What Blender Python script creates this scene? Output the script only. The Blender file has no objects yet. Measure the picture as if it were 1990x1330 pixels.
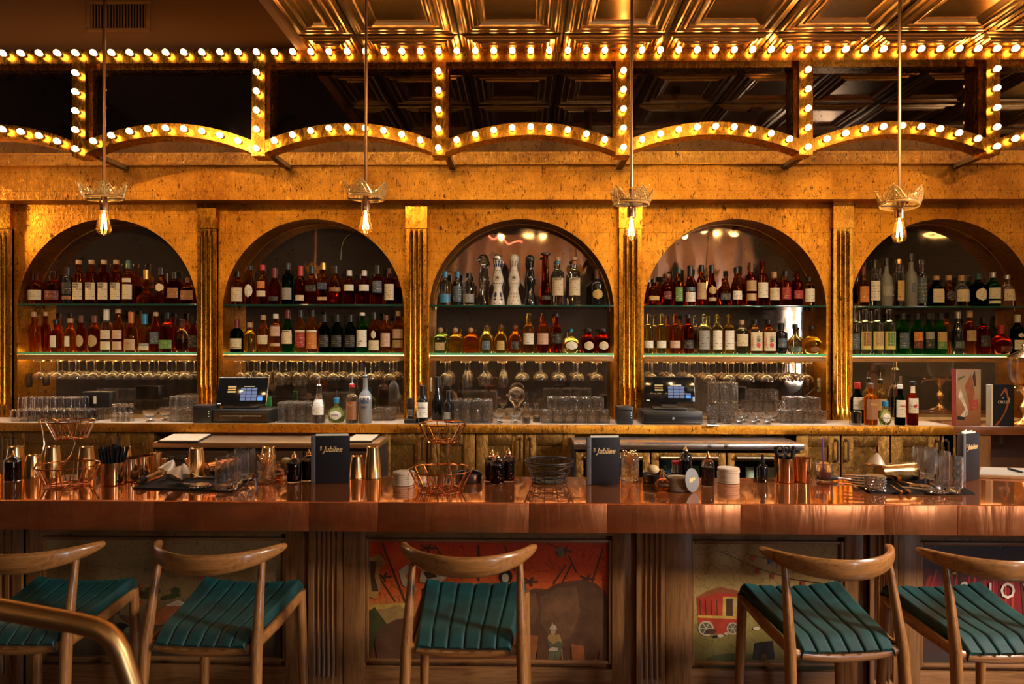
import bpy, math, random
from math import sin, cos, pi, radians, sqrt
from mathutils import Matrix, Vector
SC = bpy.context.scene
COL = SC.collection
random.seed(7)

# ------------------------------------------------------------------ camera
F = 24.0 / 36.0 * 1990.0
EYE = Vector((0.0, 0.0, 1.71))
ROT = Matrix.Rotation(radians(0.88), 4, 'Z') @ Matrix.Rotation(radians(90), 4, 'X') @ Matrix.Rotation(radians(0.10), 4, 'Z')
cam_d = bpy.data.cameras.new('camera')
cam_d.lens = 24.0; cam_d.sensor_width = 36.0; cam_d.clip_start = 0.05; cam_d.clip_end = 100
cam = bpy.data.objects.new('camera', cam_d)
cam.matrix_world = Matrix.Translation(EYE) @ ROT
COL.objects.link(cam)
SC.camera = cam
cam_d.dof.use_dof = True; cam_d.dof.focus_distance = 4.2; cam_d.dof.aperture_fstop = 4.0
# ------------------------------------------------------------------ world, exposure
SC.view_settings.view_transform = 'Standard'
SC.view_settings.look = 'None'
SC.view_settings.exposure = 0.2
SC.view_settings.gamma = 1.0
SC.view_settings.use_curve_mapping = False
w = bpy.data.worlds.new('daylight'); SC.world = w; w.use_nodes = True
bg = w.node_tree.nodes['Background']
bg.inputs[0].default_value = (0.80, 0.90, 1.0, 1); bg.inputs[1].default_value = 42.0
cy = SC.cycles
cy.use_denoising = True
cy.max_bounces = 16; cy.diffuse_bounces = 4; cy.glossy_bounces = 6; cy.transmission_bounces = 14
cy.transparent_max_bounces = 40
cy.caustics_reflective = False; cy.caustics_refractive = False
cy.sample_clamp_indirect = 6.0

def ray(px, py):
    v = Vector(((px - 995.0) / F, -(py - 665.0) / F, -1.0))
    return ROT.to_3x3() @ v
def at(px, py, Y):
    d = ray(px, py); t = (Y - EYE.y) / d.y
    p = EYE + d * t
    return p.x, p.z
def atz(px, py, Z):
    d = ray(px, py); t = (Z - EYE.z) / d.z
    p = EYE + d * t
    return p.x, p.y
def AX(px, Y, py=665): return at(px, py, Y)[0]
def AZ(py, Y, px=1015): return at(px, py, Y)[1]

# ------------------------------------------------------------------ mesh helper
class MB:
    def __init__(s, o=(0, 0, 0)):
        s.v = []; s.f = []; s.m = []; s.s = []; s.o = o
    def face(s, idx, m=0, sm=False):
        s.f.append(tuple(idx)); s.m.append(m); s.s.append(sm)
    def poly(s, pts, m=0, sm=False):
        n = len(s.v); s.v += [tuple(p) for p in pts]; s.face(range(n, n + len(pts)), m, sm)
    def box(s, x0, x1, y0, y1, z0, z1, m=0):
        n = len(s.v)
        s.v += [(x, y, z) for z in (z0, z1) for y in (y0, y1) for x in (x0, x1)]
        for q in ((0, 2, 3, 1), (4, 5, 7, 6), (0, 1, 5, 4), (2, 6, 7, 3), (0, 4, 6, 2), (1, 3, 7, 5)):
            s.face([n + i for i in q], m)
        return s
    def rbox(s, x0, x1, y0, y1, z0, z1, b=0.004, m=0):
        # box with bevelled edges: three nested shells of corners
        n = len(s.v)
        X = (x0, x0 + b, x1 - b, x1); Y = (y0, y0 + b, y1 - b, y1); Z = (z0, z0 + b, z1 - b, z1)
        def idx(i, j, k):
            return n + (k * 16 + j * 4 + i)
        for k in range(4):
            for j in range(4):
                for i in range(4):
                    e = (i in (0, 3)) + (j in (0, 3)) + (k in (0, 3))
                    x, y, z = X[i], Y[j], Z[k]
                    if e == 2:
                        q = b * 0.29
                        if i in (0, 3): x += q if i == 0 else -q
                        if j in (0, 3): y += q if j == 0 else -q
                        if k in (0, 3): z += q if k == 0 else -q
                    if e == 3:
                        q = b * 0.42
                        x += q if i == 0 else -q; y += q if j == 0 else -q; z += q if k == 0 else -q
                    s.v.append((x, y, z))
        for a in range(3):
            for c in range(3):
                s.face((idx(a, c, 0), idx(a, c + 1, 0), idx(a + 1, c + 1, 0), idx(a + 1, c, 0)), m, True)
                s.face((idx(a, c, 3), idx(a + 1, c, 3), idx(a + 1, c + 1, 3), idx(a, c + 1, 3)), m, True)
                s.face((idx(a, 0, c), idx(a + 1, 0, c), idx(a + 1, 0, c + 1), idx(a, 0, c + 1)), m, True)
                s.face((idx(a, 3, c), idx(a, 3, c + 1), idx(a + 1, 3, c + 1), idx(a + 1, 3, c)), m, True)
                s.face((idx(0, a, c), idx(0, a, c + 1), idx(0, a + 1, c + 1), idx(0, a + 1, c)), m, True)
                s.face((idx(3, a, c), idx(3, a + 1, c), idx(3, a + 1, c + 1), idx(3, a, c + 1)), m, True)
        return s
    def lathe(s, prof, seg=20, c=(0, 0, 0), m=0, sq=2.0, dy=1.0, M=None, ph=0.0, amp=None):
        # surface of revolution; sq = superellipse exponent, dy = depth scale, amp(i, z) = radial ripple
        rings = []
        for (r, z) in prof:
            if r < 1e-6:
                rings.append([len(s.v)]); p = Vector((0, 0, z))
                s.v.append(tuple((M @ p if M else p) + Vector(c))); continue
            ring = []
            for i in range(seg):
                a = 2 * pi * i / seg + ph
                ca, sa = cos(a), sin(a)
                k = 1.0
                if sq != 2.0: k = (abs(ca) ** sq + abs(sa) ** sq) ** (-1.0 / sq)
                rr = r * k * (amp(i, z) if amp else 1.0)
                p = Vector((rr * ca, rr * sa * dy, z))
                ring.append(len(s.v)); s.v.append(tuple((M @ p if M else p) + Vector(c)))
            rings.append(ring)
        for a, b in zip(rings, rings[1:]):
            if len(a) == 1 and len(b) == 1: continue
            for i in range(seg):
                j = (i + 1) % seg
                if len(a) == 1: s.face((a[0], b[j], b[i]), m, True)
                elif len(b) == 1: s.face((a[i], a[j], b[0]), m, True)
                else: s.face((a[i], a[j], b[j], b[i]), m, True)
        return s
    def tube(s, pts, r, seg=8, closed=False, m=0, caps=True, flat=1.0):
        P = [Vector(p) for p in pts]; n = len(P)
        R = r if isinstance(r, (list, tuple)) else [r] * n
        up = None; rings = []
        for i in range(n):
            if closed: t = P[(i + 1) % n] - P[(i - 1) % n]
            else: t = P[min(i + 1, n - 1)] - P[max(i - 1, 0)]
            t.normalize()
            if up is None:
                up = Vector((0, 0, 1)) if abs(t.z) < 0.9 else Vector((0, 1, 0))
            x = t.cross(up)
            if x.length < 1e-6: x = t.cross(Vector((1, 0, 0)))
            x.normalize(); up = x.cross(t).normalized()
            ring = []
            for k in range(seg):
                a = 2 * pi * k / seg
                ring.append(len(s.v)); s.v.append(tuple(P[i] + x * (R[i] * cos(a)) + up * (R[i] * sin(a) * flat)))
            rings.append(ring)
        rng = range(n) if closed else range(n - 1)
        for i in rng:
            a = rings[i]; b = rings[(i + 1) % n]
            for k in range(seg):
                l = (k + 1) % seg
                s.face((a[k], a[l], b[l], b[k]), m, True)
        if caps and not closed:
            s.face(rings[0][::-1], m); s.face(rings[-1], m)
        return s
    def prism(s, pts, d, m=0):
        # pts: list of 3D points of a planar polygon, d: offset vector
        n = len(pts); b = len(s.v); d = Vector(d)
        s.v += [tuple(p) for p in pts] + [tuple(Vector(p) + d) for p in pts]
        s.face(range(b, b + n), m); s.face(range(b + 2 * n - 1, b + n - 1, -1), m)
        for i in range(n):
            j = (i + 1) % n
            s.face((b + i, b + n + i, b + n + j, b + j), m)
        return s
    def mesh(s, name, mats):
        me = bpy.data.meshes.new(name)
        o = s.o
        me.from_pydata([(x - o[0], y - o[1], z - o[2]) for x, y, z in s.v], [], s.f)
        for m in (mats if isinstance(mats, (list, tuple)) else [mats]): me.materials.append(m)
        me.polygons.foreach_set('material_index', s.m)
        me.polygons.foreach_set('use_smooth', s.s)
        if any(s.s): me.set_sharp_from_angle(angle=radians(42))
        me.update()
        return me
    def build(s, name, mats, parent=None, loc=None):
        ob = bpy.data.objects.new(name, s.mesh(name, mats))
        COL.objects.link(ob)
        if parent: ob.parent = parent
        if loc is not None: ob.location = loc
        elif not parent: ob.location = s.o
        return ob
def link(name, me, parent=None, loc=(0, 0, 0), rz=0):
    ob = bpy.data.objects.new(name, me); COL.objects.link(ob)
    if parent: ob.parent = parent
    ob.location = loc; ob.rotation_euler = (0, 0, rz)
    return ob
def tag(o, label=None, cat=None, group=None, kind=None):
    if label: o['label'] = label
    if cat: o['category'] = cat
    if group: o['group'] = group
    if kind: o['kind'] = kind
    return o
def thing(name, label, cat, loc=(0, 0, 0), rz=0.0, group=None):
    o = bpy.data.objects.new(name, None); COL.objects.link(o)
    o.empty_display_size = 0.05; o.location = loc; o.rotation_euler = (0, 0, rz)
    return tag(o, label, cat, group)
def copy_tree(o, parent=None):
    c = o.copy(); COL.objects.link(c)
    if parent: c.parent = parent
    for ch in list(o.children): copy_tree(ch, c)
    return c
def struct(o): o['kind'] = 'structure'; return o
def text(body, size, mat, parent, loc, rot=(pi / 2, 0, 0), shear=0.0, name='lettering', ext=0.0004, xs=1.0):
    cu = bpy.data.curves.new('txt', 'FONT'); cu.body = body; cu.size = size; cu.shear = shear
    cu.align_x = 'CENTER'; cu.align_y = 'CENTER'; cu.extrude = ext; cu.resolution_u = 2; cu.offset = size * 0.012
    t = bpy.data.objects.new('txt', cu); COL.objects.link(t)
    dg = bpy.context.evaluated_depsgraph_get()
    me = bpy.data.meshes.new_from_object(t.evaluated_get(dg))
    bpy.data.objects.remove(t); bpy.data.curves.remove(cu)
    me.materials.clear(); me.materials.append(mat); me.name = name
    ob = bpy.data.objects.new(name, me); COL.objects.link(ob); ob.parent = parent
    ob.location = loc; ob.rotation_euler = rot; ob.scale = (xs, 1, 1)
    return ob
ORD = ['first', 'second', 'third', 'fourth', 'fifth', 'sixth', 'seventh', 'eighth', 'ninth', 'tenth', 'eleventh', 'twelfth', 'thirteenth', 'fourteenth', 'fifteenth', 'sixteenth', 'seventeenth', 'eighteenth']

# ------------------------------------------------------------------ materials
def newmat(name):
    m = bpy.data.materials.new(name); m.use_nodes = True
    nt = m.node_tree; b = nt.nodes['Principled BSDF']
    return m, nt, b
def N(nt, t, **kw):
    n = nt.nodes.new(t)
    for k, v in kw.items():
        if k in n.inputs: n.inputs[k].default_value = v
        else: setattr(n, k, v)
    return n
def L(nt, a, b): nt.links.new(a, b)
def rgba(c): return (c[0], c[1], c[2], 1.0)
def coords(nt, scale=(1, 1, 1)):
    t = N(nt, 'ShaderNodeTexCoord'); mp = N(nt, 'ShaderNodeMapping')
    mp.inputs['Scale'].default_value = scale
    L(nt, t.outputs['Object'], mp.inputs['Vector'])
    return mp.outputs['Vector']
def noise(nt, vec, scale, detail=4, rough=0.55, dist=0.0):
    n = N(nt, 'ShaderNodeTexNoise', Scale=scale, Detail=detail, Roughness=rough, Distortion=dist)
    L(nt, vec, n.inputs['Vector']); return n.outputs['Fac']
def ramp(nt, fac, stops):
    r = N(nt, 'ShaderNodeValToRGB'); e = r.color_ramp.elements
    while len(e) < len(stops): e.new(0.5)
    for i, (p, c) in enumerate(stops):
        e[i].position = p; e[i].color = rgba(c) if not isinstance(c, (int, float)) else (c, c, c, 1)
    L(nt, fac, r.inputs['Fac']); return r.outputs['Color']
def mixc(nt, fac, a, b, mode='MIX'):
    n = N(nt, 'ShaderNodeMix', data_type='RGBA', blend_type=mode)
    for k, v in ((0, fac), (6, a), (7, b)):
        if hasattr(v, 'is_output') or isinstance(v, bpy.types.NodeSocket): L(nt, v, n.inputs[k])
        elif isinstance(v, (int, float)): n.inputs[k].default_value = v
        else: n.inputs[k].default_value = rgba(v)
    return n.outputs[2]
def bump(nt, b, h, strength, dist=0.01):
    n = N(nt, 'ShaderNodeBump', Strength=strength, Distance=dist)
    L(nt, h, n.inputs['Height']); L(nt, n.outputs['Normal'], b.inputs['Normal'])
def plain(name, col, rough=0.5, metal=0.0, spec=None, emit=None, es=0.0, coat=0.0):
    m, nt, b = newmat(name)
    b.inputs['Base Color'].default_value = rgba(col); b.inputs['Roughness'].default_value = rough
    b.inputs['Metallic'].default_value = metal
    if coat: b.inputs['Coat Weight'].default_value = coat; b.inputs['Coat Roughness'].default_value = 0.05
    if emit: b.inputs['Emission Color'].default_value = rgba(emit); b.inputs['Emission Strength'].default_value = es
    return m
def goldleaf(name, a, b_, dark, rough=0.38, metal=0.8, seam=True, fleck=0.63, bs=0.25, leaf=0.13, hs=34, fs=26, ht=0.60):
    m, nt, b = newmat(name)
    v = coords(nt)
    base = ramp(nt, noise(nt, v, 2.2, 8, 0.65), [(0.33, b_), (0.66, a)])
    # brushed scratches and crackle worn through to the dark ground
    vs = coords(nt, (1.0, 1.0, 0.45))
    sc = noise(nt, vs, fs, 6, 0.7, 1.5)
    c = mixc(nt, ramp(nt, sc, [(fleck - 0.05, 0.0), (fleck + 0.02, 1.0)]), base, dark)
    sp = noise(nt, v, 60, 2, 0.5)
    c = mixc(nt, ramp(nt, sp, [(0.70, 0.0), (0.74, 0.8)]), c, dark)
    hl = noise(nt, coords(nt, (1.6, 1.0, 0.7)), hs, 5, 0.7, 2.0)
    c = mixc(nt, ramp(nt, hl, [(ht, 0.0), (ht + 0.10, 0.55)]), c, (min(1, a[0] * 1.35), min(1, a[1] * 1.5), a[2] * 2.2))  # lighter flecks painted into the colour as glints of hammered leaf
    if seam:
        br = N(nt, 'ShaderNodeTexBrick', Scale=1.0, offset=0.35)
        br.inputs['Mortar Size'].default_value = 0.0016; br.inputs['Brick Width'].default_value = leaf; br.inputs['Row Height'].default_value = leaf
        br.inputs['Color1'].default_value = (0, 0, 0, 1); br.inputs['Color2'].default_value = (0, 0, 0, 1); br.inputs['Mortar'].default_value = (0.38, 0.38, 0.38, 1)
        sw = N(nt, 'ShaderNodeSeparateXYZ'); cb = N(nt, 'ShaderNodeCombineXYZ')
        L(nt, v, sw.inputs[0]); L(nt, sw.outputs[0], cb.inputs[0]); L(nt, sw.outputs[2], cb.inputs[1]); L(nt, cb.outputs[0], br.inputs['Vector'])
        c = mixc(nt, br.outputs['Color'], c, dark)
    L(nt, c, b.inputs['Base Color'])
    b.inputs['Metallic'].default_value = metal
    L(nt, ramp(nt, sc, [(0.3, rough - 0.06), (0.75, rough + 0.2)]), b.inputs['Roughness'])
    bump(nt, b, sc, bs, 0.004)
    return m
def woodmat(name, a, b_, axis='z', rough=0.38, scale=1.0, coat=0.0):
    m, nt, b = newmat(name)
    s = {'z': (14, 14, 0.9), 'x': (0.9, 14, 14), 'y': (14, 0.9, 14)}[axis]
    v = coords(nt, tuple(k * scale for k in s))
    n1 = noise(nt, v, 2.2, 6, 0.6, 0.6)
    s2 = tuple(k * scale * 4 for k in s)
    n2 = noise(nt, coords(nt, s2), 3.0, 3, 0.6)
    c = ramp(nt, n1, [(0.32, b_), (0.52, a), (0.66, tuple(x * 0.72 for x in a))])
    c = mixc(nt, ramp(nt, n2, [(0.5, 0.0), (0.72, 0.6)]), c, tuple(x * 0.45 for x in b_))
    L(nt, c, b.inputs['Base Color'])
    b.inputs['Roughness'].default_value = rough
    if coat: b.inputs['Coat Weight'].default_value = coat; b.inputs['Coat Roughness'].default_value = 0.12
    bump(nt, b, n2, 0.12, 0.002)
    return m
def glassy(name, tint, refl=0.9, body=0.0, rough=0.02, ior=1.5, bodycol=None, cut=0.0):
    # thin wall: tinted straight-through light + Fresnel gloss (+ a little body scatter in the liquid)
    m = bpy.data.materials.new(name); m.use_nodes = True; nt = m.node_tree
    nt.nodes.remove(nt.nodes['Principled BSDF'])
    out = nt.nodes['Material Output']
    tr = N(nt, 'ShaderNodeBsdfTransparent'); tr.inputs['Color'].default_value = rgba(tint)
    gl = N(nt, 'ShaderNodeBsdfGlossy', Roughness=rough); gl.inputs['Color'].default_value = (refl, refl, refl, 1)
    fr = N(nt, 'ShaderNodeFresnel', IOR=ior)
    mx = N(nt, 'ShaderNodeMixShader')
    ge = N(nt, 'ShaderNodeNewGeometry'); iv = N(nt, 'ShaderNodeMath', operation='SUBTRACT'); iv.inputs[0].default_value = 1.0; L(nt, ge.outputs['Backfacing'], iv.inputs[1])
    mu = N(nt, 'ShaderNodeMath', operation='MULTIPLY'); L(nt, fr.outputs[0], mu.inputs[0]); L(nt, iv.outputs[0], mu.inputs[1]); L(nt, mu.outputs[0], mx.inputs[0])
    if cut:
        vo = N(nt, 'ShaderNodeTexVoronoi', Scale=cut); L(nt, coords(nt), vo.inputs['Vector'])
        bp = N(nt, 'ShaderNodeBump', Strength=1.0, Distance=0.004); L(nt, vo.outputs['Distance'], bp.inputs['Height'])
        L(nt, bp.outputs['Normal'], gl.inputs['Normal']); L(nt, bp.outputs['Normal'], fr.inputs['Normal'])
    src = tr.outputs[0]
    if body > 0:
        bc = bodycol or tint
        tl = N(nt, 'ShaderNodeBsdfTranslucent'); tl.inputs['Color'].default_value = rgba(bc)
        m2 = N(nt, 'ShaderNodeMixShader', Fac=body); L(nt, tr.outputs[0], m2.inputs[1]); L(nt, tl.outputs[0], m2.inputs[2])
        src = m2.outputs[0]
    L(nt, src, mx.inputs[1]); L(nt, gl.outputs[0], mx.inputs[2])
    L(nt, mx.outputs[0], out.inputs['Surface'])
    return m
def solidglass(name, tint, body=0.0, ior=1.45, rough=0.0, bodycol=None, cut=0.0):
    # true refracting glass or liquid, with scatter added so it catches light
    m = bpy.data.materials.new(name); m.use_nodes = True; nt = m.node_tree
    nt.nodes.remove(nt.nodes['Principled BSDF']); out = nt.nodes['Material Output']
    g = N(nt, 'ShaderNodeBsdfGlass', Roughness=rough, IOR=ior); g.inputs['Color'].default_value = rgba(tint)
    if cut:
        vo = N(nt, 'ShaderNodeTexVoronoi', Scale=cut); L(nt, coords(nt), vo.inputs['Vector'])
        bp = N(nt, 'ShaderNodeBump', Strength=0.6, Distance=0.003); L(nt, vo.outputs['Distance'], bp.inputs['Height']); L(nt, bp.outputs['Normal'], g.inputs['Normal'])
    src = g.outputs[0]
    if body > 0:
        tl = N(nt, 'ShaderNodeBsdfTranslucent'); tl.inputs['Color'].default_value = rgba(bodycol or tint)
        m2 = N(nt, 'ShaderNodeMixShader', Fac=body); L(nt, g.outputs[0], m2.inputs[1]); L(nt, tl.outputs[0], m2.inputs[2]); src = m2.outputs[0]
    L(nt, src, out.inputs['Surface'])
    return m
def emitter(name, col, s):
    m = bpy.data.materials.new(name); m.use_nodes = True; nt = m.node_tree
    nt.nodes.remove(nt.nodes['Principled BSDF'])
    e = N(nt, 'ShaderNodeEmission', Strength=s); e.inputs['Color'].default_value = rgba(col)
    L(nt, e.outputs[0], nt.nodes['Material Output'].inputs['Surface'])
    return m
def antique(name, col, blot=(0.02, 0.015, 0.01), th=0.62, rough=0.012, wav=0.10, wscale=3.0, metal=1.0):
    m, nt, b = newmat(name)
    v = coords(nt)
    n1 = noise(nt, v, 5.0, 7, 0.62, 0.3)
    n2 = noise(nt, v, 46, 2, 0.5)
    c = ramp(nt, noise(nt, v, 1.7, 5, 0.6), [(0.35, tuple(x * 0.75 for x in col)), (0.7, col)])
    c = mixc(nt, ramp(nt, n1, [(th, 0.0), (th + 0.09, 0.92)]), c, blot)
    c = mixc(nt, ramp(nt, n2, [(0.68, 0.0), (0.72, 0.7)]), c, blot)
    L(nt, c, b.inputs['Base Color']); b.inputs['Metallic'].default_value = metal
    L(nt, ramp(nt, n1, [(0.4, rough), (th + 0.1, 0.08)]), b.inputs['Roughness'])
    w_ = noise(nt, coords(nt, (1, 1, 0.6)), wscale, 1, 0.4)
    bump(nt, b, w_, wav, 0.05)
    return m

M = {}
M['gold'] = goldleaf('gold_leaf', (0.68, 0.30, 0.028), (0.29, 0.100, 0.008), (0.085, 0.032, 0.005), rough=0.30, metal=0.95, fleck=0.61, bs=1.0, hs=56, fs=48, ht=0.56)
M['gold_dull'] = goldleaf('dull_gold_leaf', (0.26, 0.135, 0.026), (0.10, 0.045, 0.009), (0.03, 0.013, 0.003), rough=0.27, seam=False, fleck=0.66, bs=1.0, hs=60, fs=50, ht=0.52)
M['gold_bright'] = goldleaf('gold_leaf_pilaster', (0.70, 0.32, 0.034), (0.36, 0.135, 0.012), (0.05, 0.02, 0.004), rough=0.21, metal=0.95, seam=False, fleck=0.64, bs=0.12, hs=30, fs=22)
M['gold_frame'] = goldleaf('marquee_gold', (0.66, 0.33, 0.05), (0.42, 0.17, 0.020), (0.12, 0.045, 0.008), rough=0.20, metal=1.0, seam=False, fleck=0.72, bs=0.10, hs=40)
M['gold_dark'] = goldleaf('dark_gold_frieze', (0.20, 0.095, 0.018), (0.09, 0.036, 0.007), (0.02, 0.009, 0.003), rough=0.30, metal=0.95, seam=True, fleck=0.62, bs=0.5, hs=48, fs=38)  # darker gold leaf colour for the frieze and brackets
M['mirror'] = antique('antique_mirror', (0.40, 0.31, 0.23), wav=0.045, metal=0.94)
M['mirror_dark'] = antique('smoked_mirror', (0.19, 0.150, 0.125), blot=(0.03, 0.022, 0.016), th=0.60, rough=0.02, wav=0.018, wscale=4)
M['tin'] = plain('gilded_tin', (0.70, 0.42, 0.17), 0.24, 1.0)
M['tin_dark'] = plain('dark_tin_seam', (0.08, 0.05, 0.025), 0.5, 0.6)
M['brown_wall'] = plain('brown_plaster', (0.30, 0.115, 0.032), 0.75)
M['dark_wall'] = plain('dark_room_plaster', (0.070, 0.036, 0.020), 0.8)
M['oak'] = woodmat('dark_oak', (0.30, 0.135, 0.045), (0.15, 0.058, 0.018), 'z', 0.42)
M['oak_x'] = woodmat('dark_oak_rail', (0.30, 0.135, 0.045), (0.15, 0.058, 0.018), 'x', 0.42)
M['walnut'] = woodmat('stool_walnut', (0.44, 0.185, 0.050), (0.22, 0.080, 0.020), 'x', 0.28, 1.2, coat=0.25)
M['walnut_z'] = woodmat('stool_leg_walnut', (0.42, 0.175, 0.048), (0.21, 0.076, 0.020), 'z', 0.3, 1.2, coat=0.2)
M['floor'] = woodmat('floor_boards', (0.13, 0.06, 0.03), (0.07, 0.03, 0.015), 'y', 0.35)
M['brass'] = plain('brass', (0.80, 0.50, 0.20), 0.22, 1.0)
M['brass_satin'] = plain('satin_brass', (0.62, 0.38, 0.15), 0.36, 1.0)
M['rose_gold'] = plain('rose_gold', (0.78, 0.42, 0.22), 0.14, 1.0)
M['crown'] = plain('crown_gilt', (1.0, 0.62, 0.22), 0.22, 0.55)
M['copper_cup'] = plain('polished_copper', (0.80, 0.45, 0.20), 0.12, 1.0)
M['steel'] = plain('steel', (0.62, 0.60, 0.57), 0.25, 1.0)
M['bronze'] = plain('dark_bronze', (0.16, 0.10, 0.06), 0.35, 0.9)
M['black'] = plain('black_plastic', (0.012, 0.011, 0.011), 0.38)
M['black_gloss'] = plain('black_gloss', (0.006, 0.006, 0.006), 0.08)
M['rubber'] = plain('black_rubber', (0.008, 0.008, 0.009), 0.7); M['rubber'].node_tree.nodes['Principled BSDF'].inputs['Specular IOR Level'].default_value = 0.2
M['leather'] = plain('black_leather', (0.010, 0.010, 0.013), 0.55); M['leather'].node_tree.nodes['Principled BSDF'].inputs['Specular IOR Level'].default_value = 0.25
M['gold_print'] = plain('gold_print', (0.80, 0.52, 0.22), 0.5)
M['paper'] = plain('paper', (0.75, 0.68, 0.56), 0.8)
M['kraft'] = plain('pulp_board', (0.60, 0.44, 0.30), 0.8)
M['grey_card'] = plain('grey_card', (0.22, 0.21, 0.21), 0.6)
M['ivory'] = plain('ivory_plastic', (0.62, 0.54, 0.38), 0.4)
M['cream'] = plain('cream_rubber', (0.70, 0.48, 0.22), 0.5)
M['clear'] = glassy('clear_glass', (0.93, 0.93, 0.91), 1.0)
M['clear2'] = solidglass('bar_glass', (0.99, 0.99, 0.985), 0.02, 1.48, 0.0, (0.8, 0.78, 0.74))
M['cut'] = solidglass('cut_glass', (0.99, 0.99, 0.985), 0.03, 1.48, 0.0, (0.8, 0.78, 0.74), 95)
M['shelf_glass'] = glassy('shelf_glass', (0.82, 0.93, 0.87), 0.9)
m, nt, b = newmat('lit_shelf_edge')
b.inputs['Base Color'].default_value = (0.12, 0.55, 0.33, 1); b.inputs['Roughness'].default_value = 0.1
b.inputs['Transmission Weight'].default_value = 0.0
M['lit_edge'] = m
M['velvet'], nt, b = newmat('green_velvet')
v = coords(nt)
L(nt, ramp(nt, noise(nt, v, 9, 5, 0.6, 0.8), [(0.35, (0.001, 0.022, 0.023)), (0.7, (0.003, 0.066, 0.066))]), b.inputs['Base Color'])
b.inputs['Roughness'].default_value = 0.62; b.inputs['Sheen Weight'].default_value = 0.36; b.inputs['Sheen Roughness'].default_value = 0.35
b.inputs['Sheen Tint'].default_value = (0.05, 0.42, 0.42, 1)
M['copper'], nt, b = newmat('copper_sheet')
v = coords(nt)
L(nt, ramp(nt, noise(nt, coords(nt, (0.7, 2, 2)), 2.0, 5, 0.6), [(0.3, (0.66, 0.19, 0.050)), (0.7, (0.84, 0.29, 0.085))]), b.inputs['Base Color'])
b.inputs['Metallic'].default_value = 0.82
L(nt, ramp(nt, noise(nt, v, 7, 4, 0.6), [(0.3, 0.035), (0.75, 0.08)]), b.inputs['Roughness'])
bump(nt, b, noise(nt, coords(nt, (1.4, 1.4, 0.6)), 2.4, 2, 0.5), 0.012, 0.02)
M['copper_edge'], nt, b = newmat('copper_sheet_edge')
L(nt, ramp(nt, noise(nt, coords(nt, (1.2, 2, 3)), 2.6, 6, 0.65, 0.5), [(0.3, (0.56, 0.150, 0.048)), (0.7, (0.82, 0.29, 0.11))]), b.inputs['Base Color'])
b.inputs['Metallic'].default_value = 0.9; b.inputs['Roughness'].default_value = 0.30
bump(nt, b, noise(nt, coords(nt, (2.2, 2, 0.5)), 5, 3, 0.5, 1.0), 0.25, 0.02)
M['counter'] = plain('worn_back_counter', (0.42, 0.29, 0.19), 0.5)
M['bulb'] = emitter('marquee_bulb_glow', (1.0, 0.56, 0.17), 14.0)
M['filament'] = emitter('pendant_filament', (1.0, 0.62, 0.24), 80.0)
M['led'] = emitter('warm_led_strip', (1.0, 0.66, 0.26), 26.0)
M['amber_bulb'] = glassy('amber_lamp_glass', (1.0, 0.80, 0.42), 0.8, body=0.035, bodycol=(1.0, 0.46, 0.08))
# ================================================================== ROOM SHELL
YW, YM = 4.75, 4.95            # face of the arched back wall, mirrors behind the niches
ZC = AZ(826, 4.40)             # back counter top
CEIL_L, CEIL_T = 4.7, AZ(92, 4.17)
RX, LX, BY = 5.2, -5.2, -5.6
mb = MB(); mb.box(LX, RX, BY, 5.2, -0.05, 0.0); struct(mb.build('floor', M['floor']))
mb = MB(); mb.box(LX - 0.1, LX, BY, 5.2, 0, CEIL_L); struct(mb.build('wall_left', M['dark_wall']))
mb = MB(); mb.box(LX, RX, BY - 0.1, BY, 0, CEIL_L); struct(mb.build('wall_rear', M['dark_wall']))
mb = MB(); mb.box(LX, -1.36, BY, 4.35, CEIL_L, CEIL_L + 0.1); mb.box(-1.36, RX, BY, 4.35, CEIL_L, CEIL_L + 0.1)
struct(mb.build('ceiling', M['dark_wall']))
# street windows in the right-hand wall: real openings, daylight from the sky outside
wins = [(-3.85, -3.05)]
mb = MB(); WZ0, WZ1 = 0.85, 2.85
ys = [BY] + [q for p in wins for q in p] + [5.2]
for i in range(0, len(ys), 2): mb.box(RX, RX + 0.15, ys[i], ys[i + 1], 0, CEIL_L)
for a, b_ in wins:
    mb.box(RX, RX + 0.15, a, b_, 0, WZ0); mb.box(RX, RX + 0.15, a, b_, WZ1, CEIL_L)
struct(mb.build('wall_right', M['dark_wall']))
for i, (a, b_) in enumerate(wins):
    mb = MB((RX, a, WZ0))
    for y0, y1, z0, z1 in ((a, a + 0.05, WZ0, WZ1), (b_ - 0.05, b_, WZ0, WZ1), (a, b_, WZ0, WZ0 + 0.05), (a, b_, WZ1 - 0.05, WZ1), ((a + b_) / 2 - 0.02, (a + b_) / 2 + 0.02, WZ0, WZ1)):
        mb.box(RX + 0.03, RX + 0.10, y0, y1, z0, z1)
    struct(mb.build('window_%d' % (i + 1), M['oak']))
    ld = bpy.data.lights.new('window_portal', 'AREA'); ld.shape = 'RECTANGLE'; ld.size = b_ - a; ld.size_y = WZ1 - WZ0
    ld.cycles.is_portal = True
    lo = bpy.data.objects.new('window_portal', ld); COL.objects.link(lo)
    lo.location = (RX + 0.16, (a + b_) / 2, (WZ0 + WZ1) / 2); lo.rotation_euler = (radians(90), 0, radians(90))

# wall above the marquee, left of the tin canopy
mb = MB(); mb.box(LX, RX, 4.30, 4.40, CEIL_T - 0.05, CEIL_L); struct(mb.build('wall_upper', M['brown_wall']))
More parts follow.
